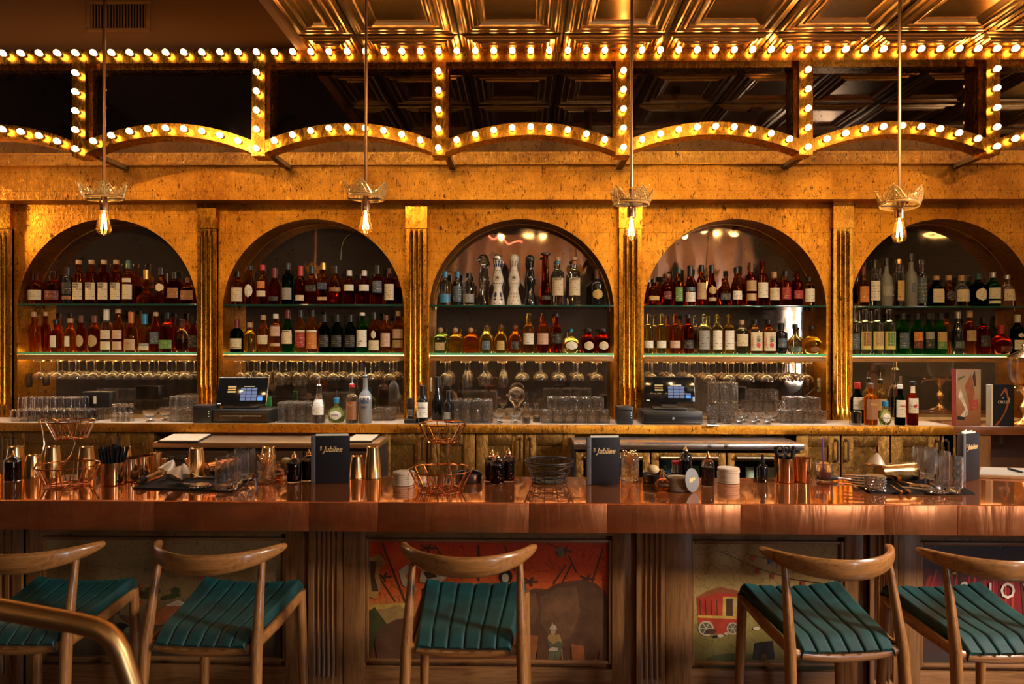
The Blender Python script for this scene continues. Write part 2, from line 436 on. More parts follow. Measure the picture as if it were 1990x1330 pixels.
# gilded pressed-tin canopy: backing slab plus one piece per tile
TX0, TP = -1.315, 0.61
mb = MB((-1.36, -1.6, CEIL_T)); mb.box(-1.36, RX, -1.6, 4.30, CEIL_T + 0.012, CEIL_T + 0.10); 
canopy = struct(mb.build('ceiling_canopy', M['tin_dark']))
def tin_tile(wd, dp):
    # pressed panel seen from below: stepped mouldings around a raised field
    t = MB()
    def ring(i0, z0, i1, z1):
        a = [(i0, i0), (wd - i0, i0), (wd - i0, dp - i0), (i0, dp - i0)]; c = [(i1, i1), (wd - i1, i1), (wd - i1, dp - i1), (i1, dp - i1)]
        for k in range(4):
            l = (k + 1) % 4
            t.poly([(a[k][0], a[k][1], z0), (c[k][0], c[k][1], z1), (c[l][0], c[l][1], z1), (a[l][0], a[l][1], z0)])
    st = [(0.006, 0.0), (0.030, -0.003), (0.036, -0.011), (0.046, -0.013), (0.054, -0.006), (0.072, -0.004), (0.080, -0.014), (0.092, -0.016), (0.100, -0.007),
          (0.116, -0.005), (0.124, -0.013), (0.134, -0.010), (0.150, 0.0), (0.158, -0.004), (0.166, 0.002)]
    lim = min(wd, dp) / 2 - 0.01
    st = [q for q in st if q[0] < lim]
    for (a, za), (c, zc) in zip(st, st[1:]): ring(a, za, c, zc)
    e, ze = st[-1]
    t.poly([(e, e, ze), (e, dp - e, ze), (wd - e, dp - e, ze), (wd - e, e, ze)])
    return t.mesh('ceiling_tile', M['tin'])
full = tin_tile(TP, TP)
Y0 = 3.985                                  # cross seam seen just before the marquee
strip = tin_tile(TP, 4.285 - Y0)
for i in range(11):
    x = -0.985 + (i - 0.0) * TP - 0.0
    if x + TP > RX: break
    link('ceiling_tile', strip, canopy, (x + 1.36, Y0 + 1.6, 0.0))
    for j in range(8):
        y = Y0 - (j + 1) * TP
        if y < -1.6: break
        link('ceiling_tile', full, canopy, (x + 1.36, y + 1.6, 0.0))
edge = tin_tile(-0.985 + 1.33, TP); edge2 = tin_tile(-0.985 + 1.33, 4.285 - Y0)
link('ceiling_tile', edge2, canopy, (0.03, Y0 + 1.6, 0))
for j in range(8): link('ceiling_tile', edge, canopy, (0.03, Y0 - (j + 1) * TP + 1.6, 0))
mb = MB((-1.36, -1.6, CEIL_T)); mb.box(-1.385, -1.335, -1.6, 4.30, CEIL_T - 0.012, CEIL_T + 0.11)
mb.box(-1.335, -1.322, -1.6, 4.30, CEIL_T - 0.006, CEIL_T + 0.012)
mb.build('edge_trim', M['brown_wall'], canopy)

# ------------------------------------------------------------------ arched back wall
arch = []
for (l, r, top) in ((34, 383, 430), (433, 785, 425), (834, 1193, 423), (1251, 1606, 424), (1652, 2012, 430)):
    xl, _ = at(l, 603, YW); xr, _ = at(r, 603, YW); xc = (xl + xr) / 2
    arch.append((xl, xr, xc, AZ(603, YW, (l + r) / 2), AZ(426, YW, (l + r) / 2)))
ZT = AZ(388, 4.60)
xa = [-4.6] + [(arch[i][1] + arch[i + 1][0]) / 2 for i in range(4)] + [4.6]
mb = MB((0, YW, 0)); NS = 40
so = MB((0, YW, 0))
for i, (xl, xr, xc, zs, zt) in enumerate(arch):
    r = (xr - xl) / 2; hz = zt - zs
    mb.poly([(xa[i], YW, 0), (xl, YW, 0), (xl, YW, zs), (xl, YW, 3.6), (xa[i], YW, 3.6)])
    mb.poly([(xr, YW, 0), (xa[i + 1], YW, 0), (xa[i + 1], YW, 3.6), (xr, YW, 3.6), (xr, YW, zs)])
    pts = [(xc - r * cos(pi * k / NS), zs + hz * sin(pi * k / NS)) for k in range(NS + 1)]
    for (x0, z0), (x1, z1) in zip(pts, pts[1:]):
        mb.poly([(x0, YW, z0), (x1, YW, z1), (x1, YW, 3.6), (x0, YW, 3.6)])
    mb.poly([(xl, YW, 0), (xr, YW, 0), (xr, YW, ZC - 0.03), (xl, YW, ZC - 0.03)])
    out = [(xl, ZC - 0.03)] + pts + [(xr, ZC - 0.03)]
    for (x0, z0), (x1, z1) in zip(out, out[1:]):
        n = len(mb.v); mb.v += [(x0, YW, z0), (x0, YM, z0), (x1, YM, z1), (x1, YW, z1)]; mb.face((n, n + 1, n + 2, n + 3), 0, True)
wall = struct(mb.build('wall_back', M['gold']))
for i, (xl, xr, xc, zs, zt) in enumerate(arch):
    mb = MB((0, YW, 0)); mb.poly([(xl - 0.02, YM, ZC - 0.05), (xr + 0.02, YM, ZC - 0.05), (xr + 0.02, YM, zt + 0.03), (xl - 0.02, YM, zt + 0.03)])
    mb.build('mirror', M['mirror'], wall)
    mb = MB((0, YW, 0)); mb.box(xl, xr, YW - 0.001, YM, ZC - 0.028, ZC); mb.build('niche_floor', M['counter'], wall)
    # thin gilded bead round the mirror
    r = (xr - xl) / 2 - 0.004; hz = zt - zs - 0.004
    mb = MB((0, YW, 0)); mb.tube([(xc - r * cos(pi * k / 36), YM - 0.004, zs + hz * sin(pi * k / 36)) for k in range(37)], 0.004, 6)
    mb.build('mirror_bead', M['brass_satin'], wall)
# fluted pilasters between the arches
def fluted(x0, x1, z0, z1, yf, n, gw, gd, zg0, zg1, depth, o, cap=0.0):
    t = MB(o); xs = [(x0, 0)]
    wdt = (x1 - x0); pitch = wdt * 0.72 / n; start = x0 + wdt * 0.14
    for k in range(n):
        c = start + pitch * (k + 0.5)
        for q in range(9):
            a = pi * q / 8; xs.append((c - gw / 2 * cos(a), gd * sin(a)))
    xs.append((x1, 0))
    # flat margins at foot and head, fluted shaft with tapered groove ends between
    rows = [(z0, 0.0), (zg0, 0.0), (zg0 + gw * 0.7, 1.0), (zg1 - gw * 0.7, 1.0), (zg1, 0.0), (z1, 0.0)]
    b0 = len(t.v); w_ = len(xs)
    for z, k in rows:
        for x, d in xs: t.v.append((x, yf + d * k, z))
    for j in range(len(rows) - 1):
        for i in range(w_ - 1): t.face((b0 + j * w_ + i, b0 + j * w_ + i + 1, b0 + (j + 1) * w_ + i + 1, b0 + (j + 1) * w_ + i), 0, True)
    t.box(x0, x1, yf + gd + 0.002, yf + depth, z0, z1)
    for x in (x0, x1): t.poly([(x, yf, z0), (x, yf + depth, z0), (x, yf + depth, z1), (x, yf, z1)])
    return t
for (l, r) in ((-18, 21), (384, 420), (789, 829), (1203, 1246), (1619, 1656)):
    x0, x1 = AX(l, 4.72), AX(r, 4.72)
    t = fluted(x0, x1, ZC, AZ(445, 4.72), 4.715, 3, 0.026, 0.014, AZ(793, 4.72), AZ(455, 4.72), 0.035, (0, YW, 0))
    t.box(x0 - 0.004, x1 + 0.004, 4.708, 4.75, AZ(444, 4.72), ZT)
    t.build('pilaster', M['gold_bright'], wall)
# beam over the arches
mb = MB((0, YW, 0))
mb.box(-4.6, 4.6, 4.60, 4.75, ZT, AZ(318, 4.60)); mb.box(-4.6, 4.6, 4.655, 4.75, AZ(318, 4.60), AZ(295, 4.655))
mb.box(-4.6, 4.6, 4.585, 4.60, AZ(321, 4.6), AZ(318, 4.60))
mb.build('beam', M['gold'], wall)
mb = MB((0, YW, 0)); mb.box(-4.6, 4.6, 4.735, 4.749, AZ(295, 4.655), CEIL_T - 0.06); mb.build('frieze', M['gold_dark'], wall)

# ------------------------------------------------------------------ marquee
YQ, YQB = 4.17, 4.285
mq = thing('marquee', 'gilded marquee frame studded with glowing round bulbs under the ceiling', 'marquee', (0, YQ, AZ(303, YQ)))
OM = tuple(mq.location)
px = [-551, -197, 153, 502, 853, 1210, 1566, 1930, 2290]
PXW = [at(p, 290, YQ)[0] for p in px]
zt0, zt1 = AZ(92, YQ), AZ(120, YQ)
zmid_top = AZ(103, YQ)
hw = 13.2 * YQ / F
t = MB(OM); t.box(PXW[0], PXW[-1], YQ, YQB, zt1, zt0 - 0.001); t.build('top_rail', M['gold_frame'], mq)
zpb, zend, zmid = AZ(302, YQ), AZ(289, YQ), AZ(250, YQ)
for x in PXW:
    t = MB(OM); t.box(x - hw, x + hw, YQ - 0.002, YQB, zpb, zt1); t.build('post', M['gold_frame'], mq)
def arcz(u): return zend + (zmid - zend) * (1 - (2 * u - 1) ** 2)
bands = []
for a, b_ in zip(PXW, PXW[1:]):
    t = MB(OM); n = 24; k = len(t.v); hh = 0.0385
    for i in range(n + 1):
        u = i / n; x = a + hw * 0.98 + (b_ - a - 2 * hw * 0.98) * u; z = arcz((x - a) / (b_ - a))
        t.v += [(x, YQ, z - hh), (x, YQ, z + hh), (x, YQB, z + hh), (x, YQB, z - hh)]
    for i in range(n):
        p, q = k + 4 * i, k + 4 * i + 4
        for j in range(4): t.face((p + j, q + j, q + (j + 1) % 4, p + (j + 1) % 4), 0, j in (1, 3))
    t.face((k, k + 1, k + 2, k + 3)); e = k + 4 * n; t.face((e + 3, e + 2, e + 1, e))
    t.build('arc_rail', M['gold_frame'], mq)
    t = MB(OM); yy = YQB - 0.012; x0, x1 = a + hw, b_ - hw
    for i in range(n):
        xa_, xb_ = x0 + (x1 - x0) * i / n, x0 + (x1 - x0) * (i + 1) / n
        t.poly([(xa_, yy, arcz((xa_ - a) / (b_ - a))), (xb_, yy, arcz((xb_ - a) / (b_ - a))), (xb_, yy, zt1 + 0.01), (xa_, yy, zt1 + 0.01)], 0, True)
    t.build('mirror_panel', M['mirror_dark'], mq)
    # dark inner lining of the box behind the frame
    t = MB(OM); q = 0.012
    t.box(x0, x1, yy - 0.05, yy - 0.001, zt1 - 0.02, zt1); t.box(x0, x0 + q, yy - 0.05, yy - 0.001, zend, zt1 - 0.02); t.box(x1 - q, x1, yy - 0.05, yy - 0.001, zend, zt1 - 0.02)
    t.build('inner_frame', M['gold_frame'], mq)
bm = MB(); R = 0.0185; SZ = 0.046
bm.lathe([(0.0, 0.052), (0.007, 0.0512), (0.0125, 0.048), (0.0168, 0.0415), (R, 0.0335), (0.0178, 0.026), (0.0140, 0.018), (0.0105, 0.0115), (0.0100, 0.004), (0.0100, 0.0)], 14, M=Matrix.Rotation(pi / 2, 3, 'X').to_4x4())
bulb_me = bm.mesh('bulb', M['bulb'])
sm = MB(); sm.lathe([(0.0125, 0.010), (0.0135, 0.004), (0.0135, 0.0), (0.0, 0.0)], 12, M=Matrix.Rotation(pi / 2, 3, 'X').to_4x4())
sock_me = sm.mesh('socket', M['brass_satin'])
pts = []
for a, b_ in zip(PXW[1:], PXW[2:]):
    for k in range(10): pts.append((a + (b_ - a) * k / 10, zmid_top))
    for k in range(1, 10): pts.append((a + (b_ - a) * k / 10, arcz(k / 10)))
for x in PXW[1:-1]:
    for y in (142, 179, 216, 253, 290): pts.append((x, AZ(y, YQ)))
for x, z in pts:
    if abs(x - 0.0) > 3.75: continue
    b_ = link('bulb', bulb_me, mq, (x - OM[0], -0.004, z - OM[2]))
    link('socket', sock_me, b_)
for x in PXW[1:-1]:
    t = MB(OM); t.box(x + 0.02, x + 0.06, YQB, 4.66, AZ(300, YQ) + 0.015, AZ(300, YQ) + 0.045); t.build('bracket', M['gold_dark'], mq)

# air vent on the brown wall
x0, z1 = at(170, 2, 4.30); x1, z0 = at(293, 63, 4.30)
vt = thing('air_vent', 'brown louvred air vent high on the brown wall', 'vent', ((x0 + x1) / 2, 4.30, z0))
o = tuple(vt.location); t = MB(o)
fx = 0.024
t.rbox(x0, x1, 4.286, 4.30, z0, z0 + fx, 0.003); t.rbox(x0, x1, 4.286, 4.30, z1 - fx, z1, 0.003); t.rbox(x0, x0 + fx, 4.286, 4.30, z0 + fx, z1 - fx, 0.003); t.rbox(x1 - fx, x1, 4.286, 4.30, z0 + fx, z1 - fx, 0.003)
t.build('frame', M['brown_wall'], vt)
t = MB(o); t.box(x0 + fx, x1 - fx, 4.297, 4.299, z0 + fx, z1 - fx); t.build('backing', M['rubber'], vt)
sl = MB(); sl.box(-0.0018, 0.0018, -0.010, 0.0, 0, z1 - z0 - 2 * fx); slm = sl.mesh('slat', M['brown_wall'])
for k in range(19): link('slat', slm, vt, (x0 + fx + (x1 - x0 - 2 * fx) * (k + 0.5) / 19 - o[0], -0.003, fx))

# ------------------------------------------------------------------ draped ceiling cloth at the far end of the room (seen in the mirrors)
t = MB((1.0, -5.2, 2.6)); nx, nu = 90, 16
g0 = len(t.v)
for j in range(nu + 1):
    u = j / nu
    for i in range(nx + 1):
        a = i / nx; x = -2.2 + 7.3 * a; sag = abs(sin(pi * a * 4))
        t.v.append((x, -5.25 + 0.25 * u + 0.10 * sin(a * 110) * (0.3 + 0.7 * u) + 0.25 * sag * sin(pi * u), 4.4 - 0.9 * u - 0.85 * sag * (0.25 + 0.75 * u) + 0.03 * sin(a * 95 + u * 5)))
for j in range(nu):
    for i in range(nx): t.face((g0 + j * (nx + 1) + i, g0 + j * (nx + 1) + i + 1, g0 + (j + 1) * (nx + 1) + i + 1, g0 + (j + 1) * (nx + 1) + i), 0, True)
dr = t.build('ceiling_drape', plain('rose_satin', (0.74, 0.42, 0.28), 0.25)); tag(dr, 'rose satin cloth swagged from the ceiling, seen in the arch mirrors', 'drape')

# warm ceiling spots on the canopy and the high ceiling, turned to the arched wall
def ceiling_spot(x, y, z, tx, tz, e, i):
    o_ = thing('ceiling_spot', 'warm ceiling spot turned to the %s arch, outside the frame' % ORD[i], 'lamp', (x, y, z))
    d = Vector((tx - x, YW - y, tz - z)).normalized(); q = d.to_track_quat('-Z', 'Y')
    t = MB(); t.lathe([(0.0, 0.07), (0.035, 0.07), (0.045, 0.05), (0.045, -0.05), (0.040, -0.05), (0.036, 0.03), (0, 0.03)], 14, M=q.to_matrix().to_4x4()); t.tube([(0, 0, 0.05), (0, 0, 0.16)], 0.008, 6); t.build('housing', M['black'], o_)
    ld = bpy.data.lights.new('spot_lamp', 'SPOT'); ld.energy = e; ld.color = (1.0, 0.60, 0.22); ld.spot_size = radians(74); ld.spot_blend = 1.0; ld.shadow_soft_size = 0.05
    lo = bpy.data.objects.new('spot_lamp', ld); COL.objects.link(lo); lo.parent = o_; lo.rotation_mode = 'QUATERNION'; lo.rotation_quaternion = q; lo.location = tuple(d * 0.06)
for i, (x, z) in enumerate(((-2.7, 3.60), (-1.30, 3.36), (0.0, 3.36), (1.4, 3.36), (2.8, 3.36))):
    ceiling_spot(x, 1.7, z, x, 1.6, (150, 60, 52, 125, 105)[i], i)

def fill_spot(x, y, z, tgt, e, col_, size, lab):  # added fill lamp, out of view, brightening the stools and copper front
    o_ = thing('ceiling_spot', lab, 'lamp', (x, y, z)); d = (Vector(tgt) - Vector((x, y, z))).normalized(); q = d.to_track_quat('-Z', 'Y')
    t = MB(); t.lathe([(0.0, 0.20), (0.40, 0.20), (0.42, 0.18), (0.42, -0.10), (0.41, -0.10), (0.40, 0.17), (0, 0.17)], 14, M=q.to_matrix().to_4x4()); t.tube([(0, 0, 0.2), (0, 0, 0.3)], 0.008, 6); t.build('housing', M['black'], o_)
    ld = bpy.data.lights.new('spot_lamp', 'SPOT'); ld.energy = e; ld.color = col_; ld.spot_size = radians(70); ld.spot_blend = 1.0; ld.shadow_soft_size = size
    lo = bpy.data.objects.new('spot_lamp', ld); COL.objects.link(lo); lo.parent = o_; lo.rotation_mode = 'QUATERNION'; lo.rotation_quaternion = q; lo.location = tuple(d * 0.09)
fill_spot(4.55, 0.75, 3.20, (1.5, 2.8, 0.80), 1150, (1.0, 0.84, 0.70), 0.36, 'added pale fill spot for stools and bar front, outside the frame')

# warm globe lamps, a wavy neon line and a ring lamp in the room behind (they show in the mirrors)
for k, x in enumerate((-0.95, -0.42, 0.10, 0.42, 1.35, 3.35, 3.62, 3.95, 4.30)):
    o_ = thing('globe_lamp', 'small warm ceiling globe mirrored above the bottles, %s of a row' % ORD[k], 'lamp', (x, -3.9 - 0.12 * (k % 3), 3.92 - 0.05 * (k % 2)))
    t = MB(); t.lathe([(0, -0.075)] + [(0.075 * sin(pi * q / 8), -0.075 * cos(pi * q / 8)) for q in range(1, 8)] + [(0, 0.075)], 16); t.build('globe', M['globe'] if 'globe' in M else M.setdefault('globe', emitter('globe_glow', (1.0, 0.60, 0.20), 34.0)), o_)
    t = MB(); t.tube([(0, 0, 0.072), (0, 0, CEIL_L - o_.location.z)], 0.006, 6); t.build('rod', M['black'], o_)
t = MB((-0.3, -4.3, 3.85)); t.tube([(-0.95 + 0.95 * k / 30, -4.3 + 0.1 * sin(k * .4), 3.98 - 0.22 * k / 30 + 0.05 * sin(k * .5)) for k in range(31)], 0.014, 8)
tag(t.build('neon_tube', emitter('rose_neon', (1.0, 0.22, 0.12), 7.0)), 'wavy rose neon line mirrored at the top of the middle arch', 'light')
o_ = thing('ring_lamp', 'glowing warm ring lamp mirrored at the top of the last arch', 'lamp', (4.55, 2.45, 2.90))
t = MB(); t.tube([(0.19 * cos(2 * pi * k / 36), 0.19 * sin(2 * pi * k / 36), 0) for k in range(36)], 0.012, 8, closed=True); t.tube([(0.11 * cos(2 * pi * k / 28) + .03, 0.11 * sin(2 * pi * k / 28), -.01) for k in range(28)], 0.008, 8, closed=True); t.build('ring', emitter('ring_glow', (1.0, 0.62, 0.20), 9.0), o_)
t = MB(); t.tube([(0.19, 0, 0), (0, 0, 0.3), (0, 0, CEIL_T - 2.90)], 0.004, 6); t.tube([(-0.19, 0, 0), (0, 0, 0.3)], 0.004, 6); t.build('cord', M['black'], o_)
# ================================================================== BACK COUNTER AND CABINETS
YC = 4.40
ZCB = AZ(843, YC)
mb = MB((0, YC, ZC)); xs = AX(1855, YC)
mb.rbox(-4.0, xs, YC, YW - 0.037, ZCB, ZC, 0.004)
bc = mb.build('back_counter', M['gold']); tag(bc, 'long back counter with gilded front edge under the arches', 'counter')
mb = MB((0, YC, ZC)); mb.box(-4.0, xs, YC + 0.006, YW - 0.038, ZC, ZC + 0.002); mb.build('worktop', M['counter'], bc)
mb = MB((xs, YC, ZC)); mb.rbox(xs + 0.002, 4.0, YC + 0.01, YW - 0.037, ZCB, ZC, 0.004)
cc = mb.build('side_counter', woodmat('red_brown_counter', (0.24, 0.085, 0.03), (0.14, 0.045, 0.016), 'x', 0.2)); tag(cc, 'red brown counter top ending the back counter beside the books', 'counter')
YF = 4.425
def cab(l, r, doors, label, hx, mat='gold_dull'):
    x0, x1 = AX(l, YF), AX(r, YF)
    c = thing('cabinet', label, 'cabinet', ((x0 + x1) / 2, YF, 0)); o = tuple(c.location)
    t = MB(o); t.box(x0, x1, YF + 0.02, YW - 0.01, 0.0, ZCB); t.build('body', M[mat], c)
    for (a, b_, hs) in doors:
        a, b_ = AX(a, YF) + 0.003, AX(b_, YF) - 0.003; t = MB(o); zb, zt = 0.12, ZCB - 0.004; q = 0.075
        t.rbox(a, a + q, YF, YF + 0.02, zb, zt, 0.002); t.rbox(b_ - q, b_, YF, YF + 0.02, zb, zt, 0.002)
        t.rbox(a + q, b_ - q, YF, YF + 0.02, zt - q, zt, 0.002); t.rbox(a + q, b_ - q, YF, YF + 0.02, zb, zb + q, 0.002)
        t.box(a + q, b_ - q, YF + 0.010, YF + 0.02, zb + q, zt - q)
        d = t.build('door', M[mat], c)
        if hs is not None:
            hxw = AX(hs, YF); t = MB(o); za, zb2 = AZ(853, YF), AZ(893, YF)
            t.tube([(hxw, YF, za), (hxw, YF - 0.028, za), (hxw, YF - 0.028, zb2), (hxw, YF, zb2)], 0.006, 6)
            t.lathe([(0, -0.002), (0.011, -0.002), (0.011, 0.004), (0, 0.004)], 8, (hxw, YF - 0.002, za), M=Matrix.Rotation(pi / 2, 4, 'X')); t.lathe([(0, -0.002), (0.011, -0.002), (0.011, 0.004), (0, 0.004)], 8, (hxw, YF - 0.002, zb2), M=Matrix.Rotation(pi / 2, 4, 'X'))
            t.build('handle', M['bronze'], d)
    return c
cab(-240, 24, [(-90, 24, 10)], 'gilded cabinet at the far end of the back counter', 0)
cab(25, 300, [(25, 228, 27), (229, 300, 232)], 'gilded two door cabinet behind the tall wire basket', 0)
cab(736, 924, [(736, 830, 822), (831, 924, 839)], 'gilded two door cabinet beside the black bar fridge', 0)
cab(925, 1118, [(925, 1018, 1011), (1019, 1117, 1030)], 'gilded two door cabinet behind the bitters bottles', 0)
cab(1561, 1730, [(1547, 1634, 1625), (1635, 1730, 1645)], 'gilded two door cabinet behind the purple straw', 0)
cab(1731, 1860, [(1731, 1828, 1821), (1829, 1859, 1838)], 'gilded two door cabinet below the red spined books', 0)
# red-brown end panel, dark recess and outlet beyond the last cabinet
x0, x1 = AX(1861, YF), AX(1926, YF)
mb = MB((x0, YF, 0)); mb.box(x0, x1, YF, YF + 0.03, 0, ZCB); ep = mb.build('end_panel', M['oak']); tag(ep, 'reddish brown end panel under the side counter', 'panel')
mb = MB((x1, YF, 0)); mb.box(x1, 4.0, YF + 0.20, YF + 0.23, 0, ZCB); ep = mb.build('recessed_panel', plain('plum_panel', (0.10, 0.045, 0.03), 0.6)); tag(ep, 'dull plum panel recessed under the side counter', 'panel')
def outlet(px, py, Y, label, w=0.045, h=0.075, mat='ivory', rz=0):
    x, z = at(px, py, Y)
    o_ = thing('wall_outlet', label, 'outlet', (x, Y, z), rz)
    t = MB(); t.rbox(-w / 2, w / 2, -0.006, 0, -h / 2, h / 2, 0.002); t.build('cover_plate', M[mat], o_)
    for s in (-1, 1):
        t = MB(); t.box(-0.009, -0.005, -0.0075, -0.005, s * h * 0.24 - 0.008, s * h * 0.24 + 0.008); t.box(0.005, 0.009, -0.0075, -0.005, s * h * 0.24 - 0.008, s * h * 0.24 + 0.008); t.build('socket', M['black'], o_)
    return o_
outlet(1937, 853, YF + 0.199, 'dark square outlet on the plum panel beneath the side counter', 0.075, 0.06, 'bronze')

# ------------------------------------------------------------------ bar fridges
def fridge(l, r, label, glass):
    YR = 4.12; x0, x1 = AX(l, YR, 860), AX(r, YR, 860)
    f = thing('bar_fridge', label, 'fridge', ((x0 + x1) / 2, YR, 0)); o = tuple(f.location)
    zt, zb = AZ(862, YR), AZ(873, YR)
    t = MB(o); t.rbox(x0 - 0.006, x1 + 0.006, YR - 0.012, YF - 0.006, zb, zt, 0.004); t.build('steel_top', M['steel'] if glass else plain('brown_steel', (0.45, 0.26, 0.12), 0.35, 0.9), f)
    if not glass:
        t = MB(o); t.box(x0, x1, YR + 0.02, YF - 0.006, 0.10, zb - 0.001); t.build('body', M['black'], f)
        n = 3
    else:
        t = MB(o)
        t.box(x0, x1, YF - 0.03, YF - 0.006, 0.10, zb); t.box(x0, x0 + 0.03, YR + 0.04, YF - 0.031, 0.10, zb); t.box(x1 - 0.03, x1, YR + 0.04, YF - 0.031, 0.10, zb); t.box(x0 + 0.03, x1 - 0.03, YR + 0.04, YF - 0.031, 0.10, 0.14)
        t.box(x0 + 0.03, x1 - 0.03, YR + 0.06, YF - 0.031, zb - 0.17, zb - 0.165) if False else None
        t.build('body', M['black'], f)
        n = 3
    for k in range(n):
        a, b_ = x0 + (x1 - x0) * k / n + 0.004, x0 + (x1 - x0) * (k + 1) / n - 0.004
        z0, z1 = 0.14, zb - 0.02; q = 0.045; t = MB(o)
        mt = M['gold_dull'] if glass else plain('fridge_brown', (0.030, 0.014, 0.007), 0.4, 0.2)
        if glass:
            t.rbox(a, a + q, YR, YR + 0.035, z0, z1, 0.003); t.rbox(b_ - q, b_, YR, YR + 0.035, z0, z1, 0.003); t.rbox(a + q, b_ - q, YR, YR + 0.035, z1 - q, z1, 0.003); t.rbox(a + q, b_ - q, YR, YR + 0.035, z0, z0 + q, 0.003)
        else: t.rbox(a, b_, YR, YR + 0.02, z0, z1 - 0.0, 0.004)
        d = t.build('door', mt, f)
        if glass:
            t = MB(o); t.poly([(a + q, YR + 0.018, z0 + q), (b_ - q, YR + 0.018, z0 + q), (b_ - q, YR + 0.018, z1 - q), (a + q, YR + 0.018, z1 - q)]); t.build('pane', M['shelf_glass'], d)
            t = MB(o); zz = z1 - q * 0.55
            t.tube([(a + 0.05, YR - 0.022, zz), (b_ - 0.05, YR - 0.022, zz)], 0.007, 8)
            t.box(a + 0.05, a + 0.06, YR - 0.022, YR, zz - 0.005, zz + 0.005); t.box(b_ - 0.06, b_ - 0.05, YR - 0.022, YR, zz - 0.005, zz + 0.005); t.build('handle', M['steel'], d)
    return f, x0, x1, zt, YR
f1, fx0, fx1, fz, YR = fridge(300, 735, 'dark bar fridge with a brown front under the card terminal', False)
xp, zp = at(343, 890, YR)
t = MB(tuple(f1.location)); t.rbox(xp - 0.062, xp + 0.062, YR - 0.006, YR - 0.0005, zp - 0.017, zp + 0.017, 0.002); npl = t.build('name_plate', M['black'], f1)
text('EVEREST', 0.030, M['steel'], f1, (xp - f1.location.x, -0.0068, zp), xs=0.85)
f2, gx0, gx1, gz, YR = fridge(1118, 1560, 'glass fronted bar fridge with steel rail and stored bottles', True)
for p in (1380, 1412):
    x, z = at(p, 867, YR - 0.012)
    t = MB(tuple(f2.location)); t.lathe([(0, 0.018), (0.008, 0.016), (0.0115, 0.008), (0.0115, 0.003), (0.006, 0)], 12, (x, YR - 0.012, z), M=Matrix.Rotation(pi / 2, 4, 'X')); t.build('knob', M['steel'], f2)

# ================================================================== BAR
YB = 2.76
zb1, zb0 = AZ(979, YB), AZ(1036, YB)
YBB = YB + 0.545
bt = thing('copper_worktop', 'long polished copper bar top with thick folded front edge', 'worktop', (0, YB, zb1)); OB = tuple(bt.location)
mb = MB(OB); mb.box(-3.4, 3.4, YB + 0.004, YBB, zb1 - 0.004, zb1); mb.box(-3.4, 3.4, YB + 0.02, YBB - 0.01, zb0, zb1 - 0.004); mb.build('copper_sheet', M['copper'], bt)
xsm = [-3.4, AX(300, YB), AX(600, YB), AX(735, YB), AX(1028, YB), AX(1180, YB), AX(1440, YB), AX(1720, YB), AX(1862, YB), 3.4]
for a, b_ in zip(xsm, xsm[1:]):
    mb = MB(OB); yo = random.uniform(-0.001, 0.001)
    mb.rbox(a, b_ - 0.0002, YB + yo, YB + 0.02, zb0, zb1 + 0.0006, 0.0022); mb.build('edge_sheet', M['copper_edge'], bt)
# bar front
YP = 3.00
bf = thing('bar_counter', 'dark oak bar front with fluted pilasters and painted circus panels', 'bar', (0, YP, 0)); OF = tuple(bf.location)
mb = MB(OF); mb.box(-3.4, 3.4, YP + 0.03, YP + 0.08, 0.0, zb0); mb.build('backing', M['oak'], bf)
zp1, zp0 = AZ(1050, YP), AZ(1292, YP)
pan = [(80, 555), (710, 1190), (1345, 1642), (1790, 2075)]
flt = [(-60, 42), (600, 665), (1238, 1294), (1692, 1746)]
mb = MB(OF); mb.rbox(-3.4, 3.4, YP - 0.0, YP + 0.03, zp1 + 0.02, zb0, 0.003); mb.build('top_rail', M['oak_x'], bf)
mb = MB(OF); mb.rbox(-3.4, 3.4, YP - 0.0, YP + 0.03, 0.12, zp0 - 0.02, 0.003); mb.build('bottom_rail', M['oak_x'], bf)
mb = MB(OF); mb.rbox(-3.4, 3.4, YP - 0.03, YP + 0.03, 0.0, 0.12, 0.003); mb.build('plinth', M['oak_x'], bf)
st = [(42, 80), (555, 600), (665, 710), (1190, 1238), (1294, 1345), (1642, 1692), (1746, 1790)]
for l, r in st:
    mb = MB(OF); mb.rbox(AX(l, YP), AX(r, YP), YP - 0.002, YP + 0.03, 0.12, zb0, 0.004); mb.build('stile', M['oak'], bf)
for l, r in flt:
    t = fluted(AX(l, YP - 0.03), AX(r, YP - 0.03), 0.12, zb0, YP - 0.03, 5 if r - l > 60 else 4, 0.019, 0.012, AZ(1322, YP - 0.03), zb0 - 0.006, 0.06, OF)
    t.build('fluted_pilaster', M['oak'], bf)
for l, r in pan:
    x0, x1 = AX(l, YP), AX(r, YP); q = 0.014
    for (a, b_, c, d) in ((x0, x0 + q, zp0, zp1), (x1 - q, x1, zp0, zp1), (x0 + q, x1 - q, zp1 - q, zp1), (x0 + q, x1 - q, zp0, zp0 + q)):
        mb = MB(OF); mb.rbox(a, b_, YP + 0.004, YP + 0.03, c, d, 0.004); mb.build('panel_moulding', M['oak'] if d - c > 0.1 else M['oak_x'], bf)
